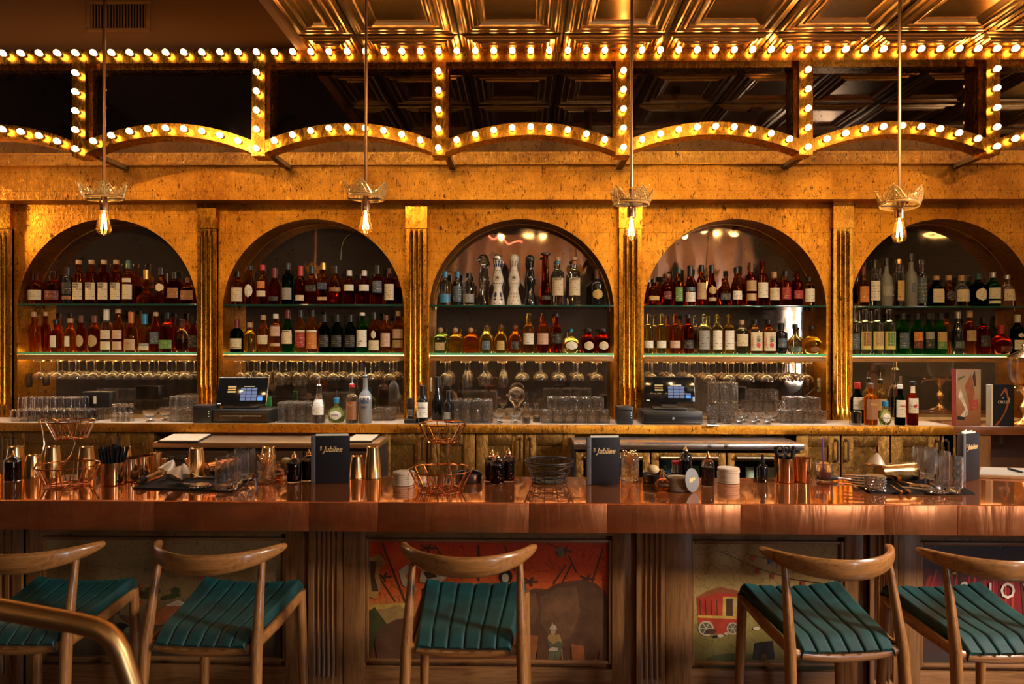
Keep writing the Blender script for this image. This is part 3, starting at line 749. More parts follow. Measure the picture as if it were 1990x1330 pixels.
# painted panels ---------------------------------------------------------------
def paintmat(name, stops, nz=0.25, crack=True, scale=4.0):
    m, nt, b = newmat(name)
    t = N(nt, 'ShaderNodeTexCoord'); sp = N(nt, 'ShaderNodeSeparateXYZ'); L(nt, t.outputs['Generated'], sp.inputs[0])
    n = noise(nt, t.outputs['Object'], scale, 6, 0.65, 0.5)
    ma = N(nt, 'ShaderNodeMath', operation='MULTIPLY_ADD'); ma.inputs[1].default_value = nz; L(nt, n, ma.inputs[0]); L(nt, sp.outputs[2], ma.inputs[2])
    mb_ = N(nt, 'ShaderNodeMath', operation='SUBTRACT'); mb_.inputs[1].default_value = nz * 0.5; L(nt, ma.outputs[0], mb_.inputs[0])
    c = ramp(nt, mb_.outputs[0], stops)
    if crack:
        vo = N(nt, 'ShaderNodeTexVoronoi', feature='DISTANCE_TO_EDGE', Scale=24.0)
        dv = N(nt, 'ShaderNodeVectorMath', operation='ADD'); nn = N(nt, 'ShaderNodeTexNoise', Scale=9.0); L(nt, t.outputs['Object'], nn.inputs['Vector'])
        sc = N(nt, 'ShaderNodeVectorMath', operation='SCALE'); sc.inputs['Scale'].default_value = 0.12; L(nt, nn.outputs['Color'], sc.inputs[0])
        L(nt, t.outputs['Object'], dv.inputs[0]); L(nt, sc.outputs[0], dv.inputs[1]); L(nt, dv.outputs[0], vo.inputs['Vector'])
        c = mixc(nt, ramp(nt, vo.outputs['Distance'], [(0.0, 0.55), (0.045, 0.0)]), c, tuple(x * 0.18 for x in stops[-1][1]))
    L(nt, c, b.inputs['Base Color']); b.inputs['Roughness'].default_value = 0.42
    return m
def flat(name, c, nz=0.35, rough=0.45):
    m, nt, b = newmat(name)
    n = noise(nt, coords(nt), 16, 5, 0.65)
    L(nt, ramp(nt, n, [(0.3, tuple(x * (1 - nz) for x in c)), (0.7, tuple(min(1, x * (1 + nz)) for x in c))]), b.inputs['Base Color'])
    b.inputs['Roughness'].default_value = rough; return m
PY = YP + 0.021
def panel(i, mat):
    l, r = pan[i]; x0, x1 = AX(l, YP) + 0.010, AX(r, YP) - 0.010
    t = MB(OF); t.box(x0, x1, PY, YP + 0.029, zp0 + 0.010, zp1 - 0.010); p = t.build('painted_panel', mat, bf)
    return p
class Art:
    # flat brushwork on a panel, drawn in photo pixels on the panel plane
    def __init__(s, par): s.par = par; s.d = {}; s.k = 0
    def P(s, pts, m):
        t = s.d.setdefault(m, MB(OF)); s.k += 1; y = PY - 0.0006 - 0.00006 * s.k
        t.poly([(at(x, yy, y)[0], y, at(x, yy, y)[1]) for x, yy in pts])
    def E(s, cx, cy, rx, ry, m, rot=0.0, n=18):
        s.P([(cx + rx * cos(a) * cos(rot) - ry * sin(a) * sin(rot), cy + rx * cos(a) * sin(rot) + ry * sin(a) * cos(rot)) for a in [2 * pi * k / n for k in range(n)]], m)
    def Ln(s, x0, y0, x1, y1, w_, m):
        dx, dy = x1 - x0, y1 - y0; l = sqrt(dx * dx + dy * dy); nx, ny = -dy / l * w_ / 2, dx / l * w_ / 2
        s.P([(x0 + nx, y0 + ny), (x1 + nx, y1 + ny), (x1 - nx, y1 - ny), (x0 - nx, y0 - ny)], m)
    def done(s):
        for m, t in s.d.items(): tag(t.build('brushwork', m, s.par), kind='stuff')
fl = {k: flat('paint_' + k, c) for k, c in dict(umber=(0.07, 0.032, 0.016), black=(0.014, 0.010, 0.009), ochre=(0.35, 0.20, 0.06), bone=(0.50, 0.38, 0.24), red=(0.42, 0.045, 0.02), rust=(0.30, 0.09, 0.03),
      flesh=(0.42, 0.24, 0.13), olive=(0.11, 0.10, 0.05), sand=(0.38, 0.22, 0.10), elephant=(0.105, 0.045, 0.020), elephantb=(0.15, 0.068, 0.028), blue=(0.04, 0.10, 0.22), moss=(0.055, 0.055, 0.016), gold=(0.55, 0.33, 0.06), white=(0.65, 0.58, 0.48)).items()}
# 1: dim fairground landscape
p = panel(0, paintmat('faded_landscape', [(0.0, (0.05, 0.035, 0.018)), (0.30, (0.10, 0.06, 0.03)), (0.5, (0.22, 0.14, 0.055)), (1.0, (0.30, 0.19, 0.08))], 0.35))
a = Art(p)
for k in range(26):
    rx = random.uniform(100, 540); ry = random.uniform(1140, 1275)
    a.E(rx, ry, random.uniform(8, 30), random.uniform(5, 14), fl[random.choice(['umber', 'black', 'olive', 'umber', 'moss'])], random.uniform(-.5, .5), 9)
for k in range(14): a.E(random.uniform(130, 540), random.uniform(1110, 1240), random.uniform(3, 9), random.uniform(3, 7), fl[random.choice(['red', 'rust', 'bone', 'ochre'])], 0, 8)
a.P([(300, 1190), (345, 1165), (395, 1190), (395, 1215), (300, 1215)], fl['rust']); a.P([(320, 1178), (346, 1166), (372, 1178)], fl['bone'])
a.done()
# 2: red tent with elephants
p = panel(1, paintmat('red_tent_canvas', [(0.0, (0.16, 0.045, 0.016)), (0.22, (0.30, 0.09, 0.03)), (0.40, (0.52, 0.20, 0.05)), (0.55, (0.62, 0.12, 0.022)), (0.80, (0.58, 0.06, 0.012)), (1.0, (0.40, 0.028, 0.008))], 0.30))
a = Art(p)
for (x0, y0, x1, y1, w_) in ((742, 1055, 795, 1190, 4), (735, 1120, 768, 1170, 3), (1100, 1098, 1075, 1136, 3), (1112, 1095, 1090, 1138, 3), (1172, 1065, 1150, 1135, 3), (930, 1060, 930, 1130, 4), (845, 1060, 870, 1100, 3), (1060, 1055, 1110, 1075, 2), (1105, 1080, 1120, 1112, 3), (980, 1060, 1000, 1110, 3)): a.Ln(x0, y0, x1, y1, w_, fl['umber'])
for (x, y) in ((830, 1066), (745, 1122), (1095, 1072), (1140, 1126), (1030, 1131)):
    for k in range(5): a.Ln(x, y, x + 16 * cos(k * 1.3), y + 9 * sin(k * 1.3), 4, fl['umber'])
a.P([(716, 1085), (738, 1078), (750, 1095), (735, 1110), (742, 1140), (730, 1165), (716, 1160)], fl['ochre'])
a.P([(718, 1090), (732, 1092), (728, 1120), (736, 1150), (722, 1150)], fl['umber'])
a.P([(716, 1176), (795, 1172), (800, 1182), (716, 1186)], fl['gold'])
a.P([(735, 1188), (775, 1176), (800, 1195), (790, 1212), (745, 1220), (728, 1205)], fl['ochre'])
a.P([(716, 1190), (728, 1180), (760, 1225), (730, 1240), (716, 1290)], fl['moss'])
a.P([(775, 1110), (790, 1098), (800, 1105), (788, 1120), (796, 1135), (812, 1146), (800, 1148), (782, 1138)], fl['bone'])
a.E(800, 1096, 6, 7, fl['flesh']); a.P([(818, 1110), (840, 1106), (870, 1122), (850, 1136), (815, 1132)], fl['bone']); a.P([(822, 1112), (840, 1110), (850, 1122), (830, 1126)], fl['umber'])
a.E(983, 1121, 13, 14, fl['black']); a.E(982, 1124, 7, 9, fl['bone']); a.P([(966, 1135), (1000, 1134), (1006, 1142), (962, 1142)], fl['bone'])
a.P([(1080, 1066), (1092, 1062), (1098, 1080), (1086, 1084)], fl['grey'] if 'grey' in fl else fl['olive'])
# left elephant hump, right elephant with legs, boy between them
a.P([(735, 1288), (728, 1250), (738, 1222), (765, 1206), (800, 1198), (830, 1202), (850, 1230), (856, 1288)], fl['elephant'])
a.P([(1022, 1288), (1024, 1150), (1040, 1144), (1064, 1146), (1080, 1136), (1105, 1130), (1135, 1128), (1158, 1134), (1176, 1150), (1186, 1180), (1188, 1288), (1162, 1290), (1166, 1262), (1150, 1290), (1138, 1290), (1134, 1256), (1110, 1252), (1104, 1290), (1040, 1290), (1046, 1262), (1030, 1288)], fl['elephant'])
a.P([(1050, 1160), (1085, 1142), (1120, 1140), (1128, 1190), (1110, 1240), (1075, 1250), (1052, 1215)], fl['elephantb'])
a.P([(1026, 1160), (1040, 1152), (1048, 1185), (1038, 1215), (1026, 1205)], fl['elephantb'])
a.P([(1110, 1252), (1134, 1256), (1138, 1288), (1112, 1288)], fl['rust'])
a.P([(1025, 1235), (1046, 1236), (1040, 1288), (1025, 1288)], fl['rust'])
a.P([(1064, 1290), (1068, 1262), (1063, 1240), (1066, 1234), (1088, 1234), (1094, 1252), (1090, 1264), (1088, 1290), (1080, 1290), (1078, 1272), (1076, 1290)], fl['olive'])
a.P([(1064, 1240), (1067, 1234), (1088, 1234), (1092, 1250), (1085, 1246), (1076, 1252), (1068, 1248)], fl['ochre']); a.E(1075, 1228, 5, 6, fl['flesh']); a.P([(1067, 1224), (1083, 1224), (1080, 1217), (1075, 1214), (1070, 1217)], fl['bone']); a.Ln(1074, 1216, 1073, 1210, 2, fl['bone'])
a.Ln(1091, 1262, 1094, 1290, 2, fl['ochre']); a.P([(1066, 1262), (1074, 1258), (1084, 1260), (1084, 1265), (1068, 1266)], fl['bone'])
a.done()
# 3: caravan in a field with bunting
p = panel(2, paintmat('cracked_field', [(0.0, (0.10, 0.075, 0.02)), (0.16, (0.16, 0.12, 0.03)), (0.34, (0.30, 0.22, 0.055)), (0.52, (0.48, 0.34, 0.11)), (0.72, (0.42, 0.27, 0.095)), (1.0, (0.28, 0.175, 0.065))], 0.28))
a = Art(p)
a.E(1430, 1286, 60, 16, fl['moss']); a.E(1580, 1292, 55, 14, fl['moss']); a.E(1480, 1305, 30, 8, fl['moss'])
a.P([(1356, 1198), (1360, 1230), (1420, 1234), (1446, 1228), (1448, 1162), (1440, 1152), (1398, 1142), (1372, 1152), (1354, 1162)], fl['red'])
a.P([(1350, 1164), (1372, 1150), (1400, 1141), (1440, 1150), (1450, 1160), (1420, 1154), (1398, 1152), (1372, 1160)], fl['rust'])
a.P([(1405, 1160), (1440, 1160), (1438, 1198), (1404, 1198)], fl['gold']); a.P([(1411, 1164), (1424, 1164), (1424, 1198), (1411, 1198)], fl['umber']); a.E(1432, 1172, 5, 7, fl['bone'])
for q in range(4): a.Ln(1360 + q * 11, 1166, 1361 + q * 11, 1196, 1.5, fl['umber'])
a.P([(1356, 1196), (1446, 1199), (1446, 1204), (1356, 1201)], fl['gold'])
a.P([(1420, 1208), (1446, 1206), (1446, 1232), (1430, 1222)], fl['red'])
for (x, y, r) in ((1372, 1222, 15), (1424, 1222, 12)):
    a.E(x, y, r, r, fl['bone']); a.E(x, y, r * .78, r * .78, fl['olive'])
    for k in range(6): a.Ln(x, y, x + r * cos(k * pi / 3), y + r * sin(k * pi / 3), 1.5, fl['bone'])
for (x, y, w_, m_) in ((1382, 1228, 10, 'umber'), (1400, 1236, 6, 'bone'), (1390, 1238, 5, 'black'), (1412, 1232, 5, 'bone'), (1470, 1222, 7, 'bone'), (1484, 1212, 6, 'olive')): a.E(x, y, w_, w_ * .55, fl[m_])
a.P([(1468, 1250), (1502, 1246), (1506, 1282), (1464, 1282)], fl['black']); a.E(1485, 1277, 6, 6, fl['umber'])
def bunting(pts):
    for (x0, y0), (x1, y1) in zip(pts, pts[1:]): a.Ln(x0, y0, x1, y1, 1.4, fl['umber'])
bunting([(1400, 1072), (1470, 1104), (1540, 1126), (1640, 1140)]); bunting([(1450, 1078), (1500, 1088), (1560, 1100), (1600, 1112)])
for (x, y, m_) in ((1444, 1093, 'rust'), (1472, 1106, 'red'), (1501, 1116, 'red'), (1560, 1131, 'red'), (1585, 1135, 'rust'), (1463, 1081, 'red'), (1497, 1087, 'blue'), (1513, 1091, 'red'), (1620, 1138, 'rust')):
    a.P([(x - 4, y), (x + 4, y), (x + 3, y + 11), (x, y + 7), (x - 3, y + 11)], fl[m_])
a.done()
# 4: dark show poster
p = panel(3, paintmat('dark_poster', [(0.0, (0.045, 0.03, 0.024)), (0.2, (0.06, 0.022, 0.018)), (0.45, (0.20, 0.014, 0.014)), (0.65, (0.26, 0.016, 0.018)), (0.78, (0.05, 0.016, 0.020)), (1.0, (0.018, 0.012, 0.018))], 0.40, False, 6.0))
a = Art(p)
for k in range(16):
    x = 1800 + k * 12 + random.uniform(-4, 4); a.Ln(x, 1105 + random.uniform(0, 15), x + (x - 1950) * 0.28, 1240 + random.uniform(-30, 30), random.uniform(2, 5), fl['red' if k % 3 else 'umber'])
for k in range(12): a.E(random.uniform(1800, 1985), random.uniform(1046, 1065), 1.2, 1.2, fl['bone'], 0, 6)
a.E(1840, 1041, 18, 6, fl['umber']); a.E(1955, 1042, 30, 6, fl['umber'])
for (x, y, w_) in ((1855, 1112, 6), (1897, 1117, 8), (1940, 1122, 8)): a.P([(x - w_ / 2, y), (x + w_ / 2, y), (x + w_ / 2 + 2, y + 5), (x - w_ / 2 - 2, y + 5)], fl['gold'])
a.done()
for ch, xx, yy in (('S', 1873, 1148), ('H', 1915, 1150), ('O', 1958, 1150), ('W', 2008, 1152)):
    x, z = at(xx, yy, PY - 0.003); text(ch, 0.098, fl['white'], bf, (x - OF[0], PY - 0.0045 - OF[1], z), xs=0.85)
# ================================================================== PENDANT LAMPS WITH CROWNS
YPD = 3.27
def crown(rot, tilt, seed):
    rnd = random.Random(seed); t = MB(); r0, r1, n = 0.084, 0.104, 5
    A = lambda a, h: (lambda rr: (rr * cos(a), rr * sin(a), h))(r0 + (r1 - r0) * h / 0.075)
    for h, r in ((0.0, 0.0045), (0.012, 0.0032)): t.tube([A(2 * pi * k / 40, h) for k in range(40)], r, 6, closed=True)
    k0 = len(t.v)
    for k in range(40):
        for h in (0.0, 0.013): t.v.append(A(2 * pi * k / 40, h))
    for k in range(40):
        a_, b_ = k0 + 2 * k, k0 + 2 * ((k + 1) % 40); t.face((a_, b_, b_ + 1, a_ + 1), 0, True)
    for p in range(n):
        a0 = 2 * pi * p / n; wd = pi / n
        hh = 0.068
        # pointed arch, inner scrolls, leaf, beads
        for f, hp in ((0.92, hh), (0.55, hh * 0.72)):
            t.tube([A(a0 + wd * f * (k / 10 - 1), 0.012 + (hp - 0.012) * (sin(pi / 2 * k / 10) ** 1.6)) for k in range(11)], 0.0042, 5)
            t.tube([A(a0 + wd * f * (1 - k / 10), 0.012 + (hp - 0.012) * (sin(pi / 2 * k / 10) ** 1.6)) for k in range(11)], 0.0042, 5)
        t.tube([A(a0, 0.0), A(a0, hh)], 0.0044, 5)
        # pressed leaf behind the filigree
        t.prism([A(a0 - wd * .30, .014), A(a0 - wd * .34, .030), A(a0 - wd * .12, .046), A(a0, hh * .86), A(a0 + wd * .12, .046), A(a0 + wd * .34, .030), A(a0 + wd * .30, .014)], (-.002 * cos(a0), -.002 * sin(a0), 0))
        for s in (-1, 1):
            for (ca, ch, rr) in ((0.34, 0.026, 0.010), (0.66, 0.020, 0.009), (0.22, 0.048, 0.007)):
                t.tube([A(a0 + s * wd * ca + rr / r0 * cos(2 * pi * k / 9), ch + rr * sin(2 * pi * k / 9)) for k in range(9)], 0.0036, 5, closed=True)
            t.tube([A(a0 + s * wd, 0.010), A(a0 + s * wd * 0.98, 0.034)], 0.004, 5)
            for (ca, ch) in ((1.0, 0.038), (0.5, 0.062), (0.78, 0.045)): t.lathe([(0, -0.005), (0.005, 0), (0, 0.005)], 6, A(a0 + s * wd * ca, ch))
        t.lathe([(0, -0.007), (0.007, 0), (0, 0.007)], 7, A(a0, hh + 0.004))
    return t
pend_lab = ['pendant lamp with a gold filigree crown before the first arch', 'pendant lamp with a flared gold crown near the second arch', 'pendant lamp with a crown on a flat white bar near the fluted pilaster', 'pendant lamp with a lopsided crown before the last arch']
for i, (px_, yc, yb) in enumerate(((202, 388, 458), (711, 388, 457), (1227, 400, 470), (1748, 402, 473))):
    x, zt = at(px_, yc, YPD); zbm = AZ(yb, YPD, px_)
    p = thing('pendant_lamp', pend_lab[i], 'lamp', (x, YPD, zt), 0, 'pendant lamps over the bar')
    zc = (CEIL_L if x < -1.36 else CEIL_T - 0.012) - zt
    t = MB(); t.tube([(0, 0, 0.075 if i != 2 else 0.09), (0, 0, zc - 0.02)], 0.0075, 8); t.build('rod', M['bronze'] if False else plain('rod_metal_%d' % i, (0.30, 0.17, 0.10), 0.3, 1.0), p)
    t = MB(); t.lathe([(0, -0.02), (0.05, -0.02), (0.055, 0.0), (0, 0.0)], 16, (0, 0, zc)); t.build('ceiling_plate', M['bronze'], p)
    t = MB(); t.lathe([(0.0, 0.08), (0.010, 0.08), (0.014, 0.03), (0.014, -0.012), (0.0, -0.012)], 12); t.build('stem', M['bronze'], p)
    t = MB(); t.lathe([(0, -0.008), (0.0195, -0.008), (0.021, -0.012), (0.021, -0.056), (0.0, -0.056)], 16); t.build('socket', plain('socket_metal_%d' % i, (0.36, 0.22, 0.15), 0.3, 1.0), p)
    hb = zt - zbm
    t = MB(); t.lathe([(0.013, -0.056), (0.017, -0.066), (0.024, -0.056 - (hb - 0.056) * 0.40), (0.0315, -0.056 - (hb - 0.056) * 0.68), (0.0315, -0.056 - (hb - 0.056) * 0.78), (0.025, -0.056 - (hb - 0.056) * 0.91), (0.012, -hb + 0.005), (0, -hb)], 18); bl = t.build('bulb', M['amber_bulb'], p)
    t = MB(); zs = []
    for k in range(9):
        a = 2 * pi * k / 8; r = 0.006 if k % 2 else 0.013
        zs.append((r * cos(a), r * sin(a), -0.075 if k % 2 else -hb + 0.030))
    t.tube(zs, 0.0026, 6); t.lathe([(0, -0.058), (0.004, -0.06), (0.006, -0.075), (0.003, -0.10), (0, -0.10)], 8)
    t.build('filament', M['filament'], bl)
    c = crown(0, 0, i).build('crown', M['crown'], p, (0, 0, (0.004, 0.006, 0.008, 0.006)[i]))
    c.rotation_euler = ((radians(3), radians(-4), 0.3), (radians(2), radians(2), 0.9), (radians(2), radians(-2), 1.3), (radians(-4), radians(5), 0.2))[i]
    t = MB()
    if i == 2: t.rbox(-0.075, 0.075, -0.012, 0.012, -0.003, 0.010, 0.002)
    else: t.box(-0.085, 0.085, -0.006, 0.006, 0.0, 0.005)
    cb = t.build('crossbar', plain('pale_bar', (0.7, 0.55, 0.42), 0.4) if i == 2 else M['bronze'], p)
# ================================================================== SHELVES IN THE NICHES
arch_n = ['first', 'second', 'middle', 'fourth', 'last']
YSF = 4.742
SH = {}
def zon(py, px): return AZ(py, YSF, px)
rail_lm = woodmat('rail_wood', (0.42, 0.20, 0.06), (0.22, 0.09, 0.025), 'x', 0.35)
for i, (xl, xr, xc, zs, zt) in enumerate(arch):
    pxm = (34 + 383) / 2 if i == 0 else (609, 609, 1013, 1428, 1832)[i]
    xr_ = min(xr, 3.5)
    for k, (yt, lab) in enumerate(((590.5, 'upper'), (684.5, 'lower'))):
        z = AZ(yt + 2.2 * (pxm - 209) / 1600 * 2, YSF, pxm); th = 0.013 if k == 0 else 0.015
        s = thing('glass_shelf', '%s glass shelf of the %s arch%s' % (lab, arch_n[i], ', lit from beneath above a wooden rail' if k else ', unlit, loaded with bottles'), 'shelf', ((xl + xr_) / 2, YSF, z - th)); o = tuple(s.location)
        SH[i, k] = z
        t = MB(o); a, b_ = xl + 0.003, xr - 0.003
        e = 0.012
        t.box(a, b_, YSF + e, YM - 0.008, z - th, z); t.build('pane', M['shelf_glass'], s)
        t = MB(o); t.rbox(a, b_, YSF, YSF + e - 0.001, z - th, z, 0.002); t.build('glass_edge', M['lit_edge'] if k else plain('unlit_glass_edge_%d' % i, (0.01, 0.06, 0.045), 0.08), s)  # LED glow put into the edge colour: bright below, dark above
        if k:
            t = MB(o); zr = z - th
            t.rbox(a, b_, YSF + 0.006, YSF + 0.022, zr - 0.040, zr - 0.003, 0.003); t.rbox(a, b_, YSF + 0.0, YSF + 0.02, zr - 0.014, zr - 0.009, 0.002)
            t.build('wood_rail', rail_lm, s)
            t = MB(o); t.box(a, b_, YSF + 0.060, YSF + 0.085, zr - 0.010, zr - 0.004); t.build('led_strip', M['led'], s)
        else:
            t = MB(o)
            for x in (a + 0.02, b_ - 0.02): t.lathe([(0, -0.012), (0.007, -0.012), (0.007, 0), (0, 0)], 8, (x, YM - 0.03, z - th))
            t.build('support_pin', M['brass'], s)
# ------------------------------------------------------------------ bottles
def gl(name, tint, body=0.0, bc=None, ior=1.38): return solidglass(name, tint, body, ior, 0.015, bc)
BG = {
 'amber': gl('amber_whiskey', (0.93, 0.50, 0.10), 0.14, (1.0, 0.42, 0.04)),
 'gold': gl('golden_spirit', (0.98, 0.76, 0.28), 0.14, (1.0, 0.66, 0.15)),
 'dark': gl('dark_amber_whiskey', (0.78, 0.30, 0.045), 0.10, (0.85, 0.26, 0.02)),
 'red': gl('red_brown_spirit', (0.62, 0.15, 0.03), 0.10, (0.68, 0.12, 0.015)),
 'clear': gl('clear_bottle_glass', (0.97, 0.97, 0.95), 0.03, (0.8, 0.8, 0.75)),
 'pale': gl('pale_reposado', (0.97, 0.88, 0.55), 0.08, (0.95, 0.78, 0.35)),
 'green': gl('green_bottle_glass', (0.14, 0.52, 0.12), 0.12, (0.05, 0.42, 0.07)),
 'dgreen': gl('dark_green_glass', (0.05, 0.10, 0.04), 0.06, (0.02, 0.10, 0.03)),
 'frost': plain('frosted_glass', (0.30, 0.30, 0.29), 0.5),
 'black': plain('black_bottle', (0.008, 0.008, 0.009), 0.12),
 'white': plain('glazed_ceramic', (0.70, 0.64, 0.56), 0.25),
 'tint': gl('green_tinted_glass', (0.80, 0.92, 0.62), 0.08, (0.7, 0.9, 0.4)),
}
BG['frost'].node_tree.nodes['Principled BSDF'].inputs['Transmission Weight'].default_value = 0.45
GN = dict(amber='amber', gold='golden', dark='dark amber', red='red brown', clear='clear', pale='pale gold', green='green', dgreen='dark green', frost='frosted', black='black', white='glazed', tint='green tinted')
_pm = {}
def col(name, c, rough=0.45, metal=0.0):
    if name not in _pm: _pm[name] = plain('print_' + name, c, rough, metal)
    return _pm[name]
def labmat(name, base, ink):
    if name in _pm: return _pm[name]
    m, nt, b = newmat('label_' + name)
    t = N(nt, 'ShaderNodeTexCoord'); sp = N(nt, 'ShaderNodeSeparateXYZ'); L(nt, t.outputs['Generated'], sp.inputs[0])
    sc = N(nt, 'ShaderNodeMath', operation='MULTIPLY'); sc.inputs[1].default_value = 44.0; L(nt, sp.outputs[2], sc.inputs[0])
    si = N(nt, 'ShaderNodeMath', operation='SINE'); L(nt, sc.outputs[0], si.inputs[0])
    n = noise(nt, coords(nt, (260, 260, 40)), 1.0, 1, 0.5)
    r1 = ramp(nt, si.outputs[0], [(0.35, 0.0), (0.6, 1.0)]); r2 = ramp(nt, n, [(0.47, 0.0), (0.53, 1.0)])
    big = noise(nt, coords(nt, (1, 1, 1)), 60, 2, 0.5); r3 = ramp(nt, big, [(0.45, 0.0), (0.55, 1.0)])
    mm = mixc(nt, 1.0, r1, r2, 'MULTIPLY'); mm = mixc(nt, 1.0, mm, r3, 'MULTIPLY')
    ed = ramp(nt, sp.outputs[2], [(0.06, 0.0), (0.16, 1.0), (0.84, 1.0), (0.93, 0.0)]); mm = mixc(nt, 1.0, mm, ed, 'MULTIPLY')
    c = mixc(nt, mm, base, ink)
    L(nt, c, b.inputs['Base Color']); b.inputs['Roughness'].default_value = 0.6
    _pm[name] = m; return m
LB = dict(cream=((0.62, 0.52, 0.36), (0.12, 0.07, 0.03)), white=((0.70, 0.66, 0.58), (0.12, 0.10, 0.09)), black=((0.012, 0.011, 0.011), (0.40, 0.32, 0.18)), red=((0.30, 0.016, 0.012), (0.6, 0.45, 0.25)), grey=((0.28, 0.27, 0.25), (0.05, 0.05, 0.05)),
          tan=((0.45, 0.30, 0.15), (0.10, 0.05, 0.02)), brown=((0.25, 0.10, 0.035), (0.55, 0.4, 0.2)), orange=((0.50, 0.16, 0.02), (0.75, 0.6, 0.3)), green=((0.10, 0.22, 0.05), (0.6, 0.55, 0.3)), blue=((0.03, 0.22, 0.42), (0.7, 0.7, 0.7)),
          pink=((0.55, 0.36, 0.27), (0.2, 0.06, 0.04)), slate=((0.06, 0.09, 0.12), (0.5, 0.45, 0.35)), gold=((0.50, 0.33, 0.10), (0.10, 0.05, 0.02)), wine=((0.12, 0.012, 0.016), (0.55, 0.35, 0.15)))
CP = dict(black=(0.012, 0.011, 0.011), cork=(0.42, 0.25, 0.12), red=(0.42, 0.02, 0.015), gold=(0.6, 0.36, 0.1), white=(0.62, 0.58, 0.52), blue=(0.02, 0.20, 0.42), green=(0.015, 0.06, 0.04), brown=(0.13, 0.05, 0.025), navy=(0.02, 0.03, 0.09), steel=(0.5, 0.5, 0.5), dred=(0.13, 0.012, 0.012), orange=(0.5, 0.15, 0.03))
def prof(kind, r, h):
    n = min(0.0155, r * 0.42)
    if kind == 'std': return [(0, 0), (r * .93, 0), (r, .006), (r, h * .56), (r * .95, h * .62), (r * .72, h * .68), (n * 1.15, h * .74), (n, h * .78), (n, h * .985), (0, h * .985)], n
    if kind == 'high': return [(0, 0), (r * .93, 0), (r, .006), (r, h * .64), (r * .93, h * .69), (r * .5, h * .73), (n * 1.05, h * .755), (n, h * .78), (n, h * .985), (0, h * .985)], n
    if kind == 'slope': return [(0, 0), (r * .93, 0), (r, .006), (r, h * .42), (r * .92, h * .50), (r * .66, h * .62), (n * 1.2, h * .74), (n, h * .80), (n, h * .985), (0, h * .985)], n
    if kind == 'squat': return [(0, 0), (r * .86, 0), (r * .96, .008), (r, h * .30), (r * .97, h * .52), (r * .80, h * .63), (n * 1.4, h * .70), (n * 1.05, h * .74), (n * 1.05, h * .985), (0, h * .985)], n * 1.05
    if kind == 'taper': return [(0, 0), (r * .74, 0), (r * .82, .006), (r * .95, h * .36), (r, h * .54), (r * .90, h * .62), (n * 1.3, h * .70), (n, h * .76), (n, h * .985), (0, h * .985)], n
    if kind == 'flare': return [(0, 0), (r * .95, 0), (r, .006), (r * .88, h * .40), (r * .80, h * .56), (r * .6, h * .63), (n * 1.1, h * .69), (n, h * .76), (n, h * .985), (0, h * .985)], n
    if kind == 'bell': return [(0, 0), (r * .92, 0), (r, .006), (r * .98, h * .30), (r * .90, h * .52), (r * .62, h * .66), (n * 1.25, h * .72), (n, h * .76), (n, h * .985), (0, h * .985)], n
    if kind == 'round': return [(0, 0), (r * .62, 0), (r * .86, h * .07), (r, h * .24), (r * .98, h * .38), (r * .80, h * .52), (r * .45, h * .61), (n, h * .66), (n, h * .985), (0, h * .985)], n
    if kind == 'onion': return [(0, 0), (r * .80, 0), (r * .98, h * .06), (r, h * .14), (r * .86, h * .24), (r * .45, h * .33), (n, h * .40), (n * .9, h * .60), (n * .9, h * .985), (0, h * .985)], n * .9
    if kind == 'horn': return [(0, 0), (r, 0), (r, .004), (r * .80, h * .30), (r * .60, h * .62), (r * .50, h * .85), (r * .48, h * .985), (0, h * .985)], r * .5
    if kind == 'bellflower': return [(0, 0), (r * .98, 0), (r, .006), (r * .86, h * .12), (r * .60, h * .27), (r * .55, h * .34), (r * .72, h * .42), (r * .78, h * .50), (r * .66, h * .60), (r * .46, h * .70), (r * .42, h * .76), (r * .62, h * .86), (r * .60, h * .875), (r * .3, h * .88), (0, h * .88)], r * .5
    if kind == 'frostv': return [(0, 0), (r * .93, 0), (r, .006), (r, h * .50), (r * .93, h * .60), (r * .62, h * .66), (n * 1.2, h * .69), (n * 1.05, h * .74), (n, h * .985), (0, h * .985)], n
    raise KeyError(kind)
def interp_r(pf, z):
    for (r0, z0), (r1, z1) in zip(pf, pf[1:]):
        if z0 <= z <= z1 and z1 > z0: return r0 + (r1 - r0) * (z - z0) / (z1 - z0)
    return pf[-1][0]
def label_patch(pf, z0, z1, ang, sq, dy, oval=False, off=1.025, n=10):
    t = MB(); b0 = 0; rows = 6
    for j in range(rows + 1):
        v_ = j / rows; z = z0 + (z1 - z0) * v_
        k = sqrt(max(0.0, 1 - (2 * v_ - 1) ** 2)) if oval else 1.0
        for i in range(n + 1):
            a = -pi / 2 + ang * k * (2 * i / n - 1); ca, sa = cos(a), sin(a)
            s_ = (abs(ca) ** sq + abs(sa) ** sq) ** (-1.0 / sq) if sq != 2 else 1
            rr = interp_r(pf, z) * off * s_ + 0.0004
            t.v.append((rr * ca, rr * sa * dy, z))
    for j in range(rows):
        for i in range(n): t.face((j * (n + 1) + i, j * (n + 1) + i + 1, (j + 1) * (n + 1) + i + 1, (j + 1) * (n + 1) + i), 0, True)
    return t
def front_y(pf, z, dy): return -(interp_r(pf, z) * 1.03 + 0.0012) * dy
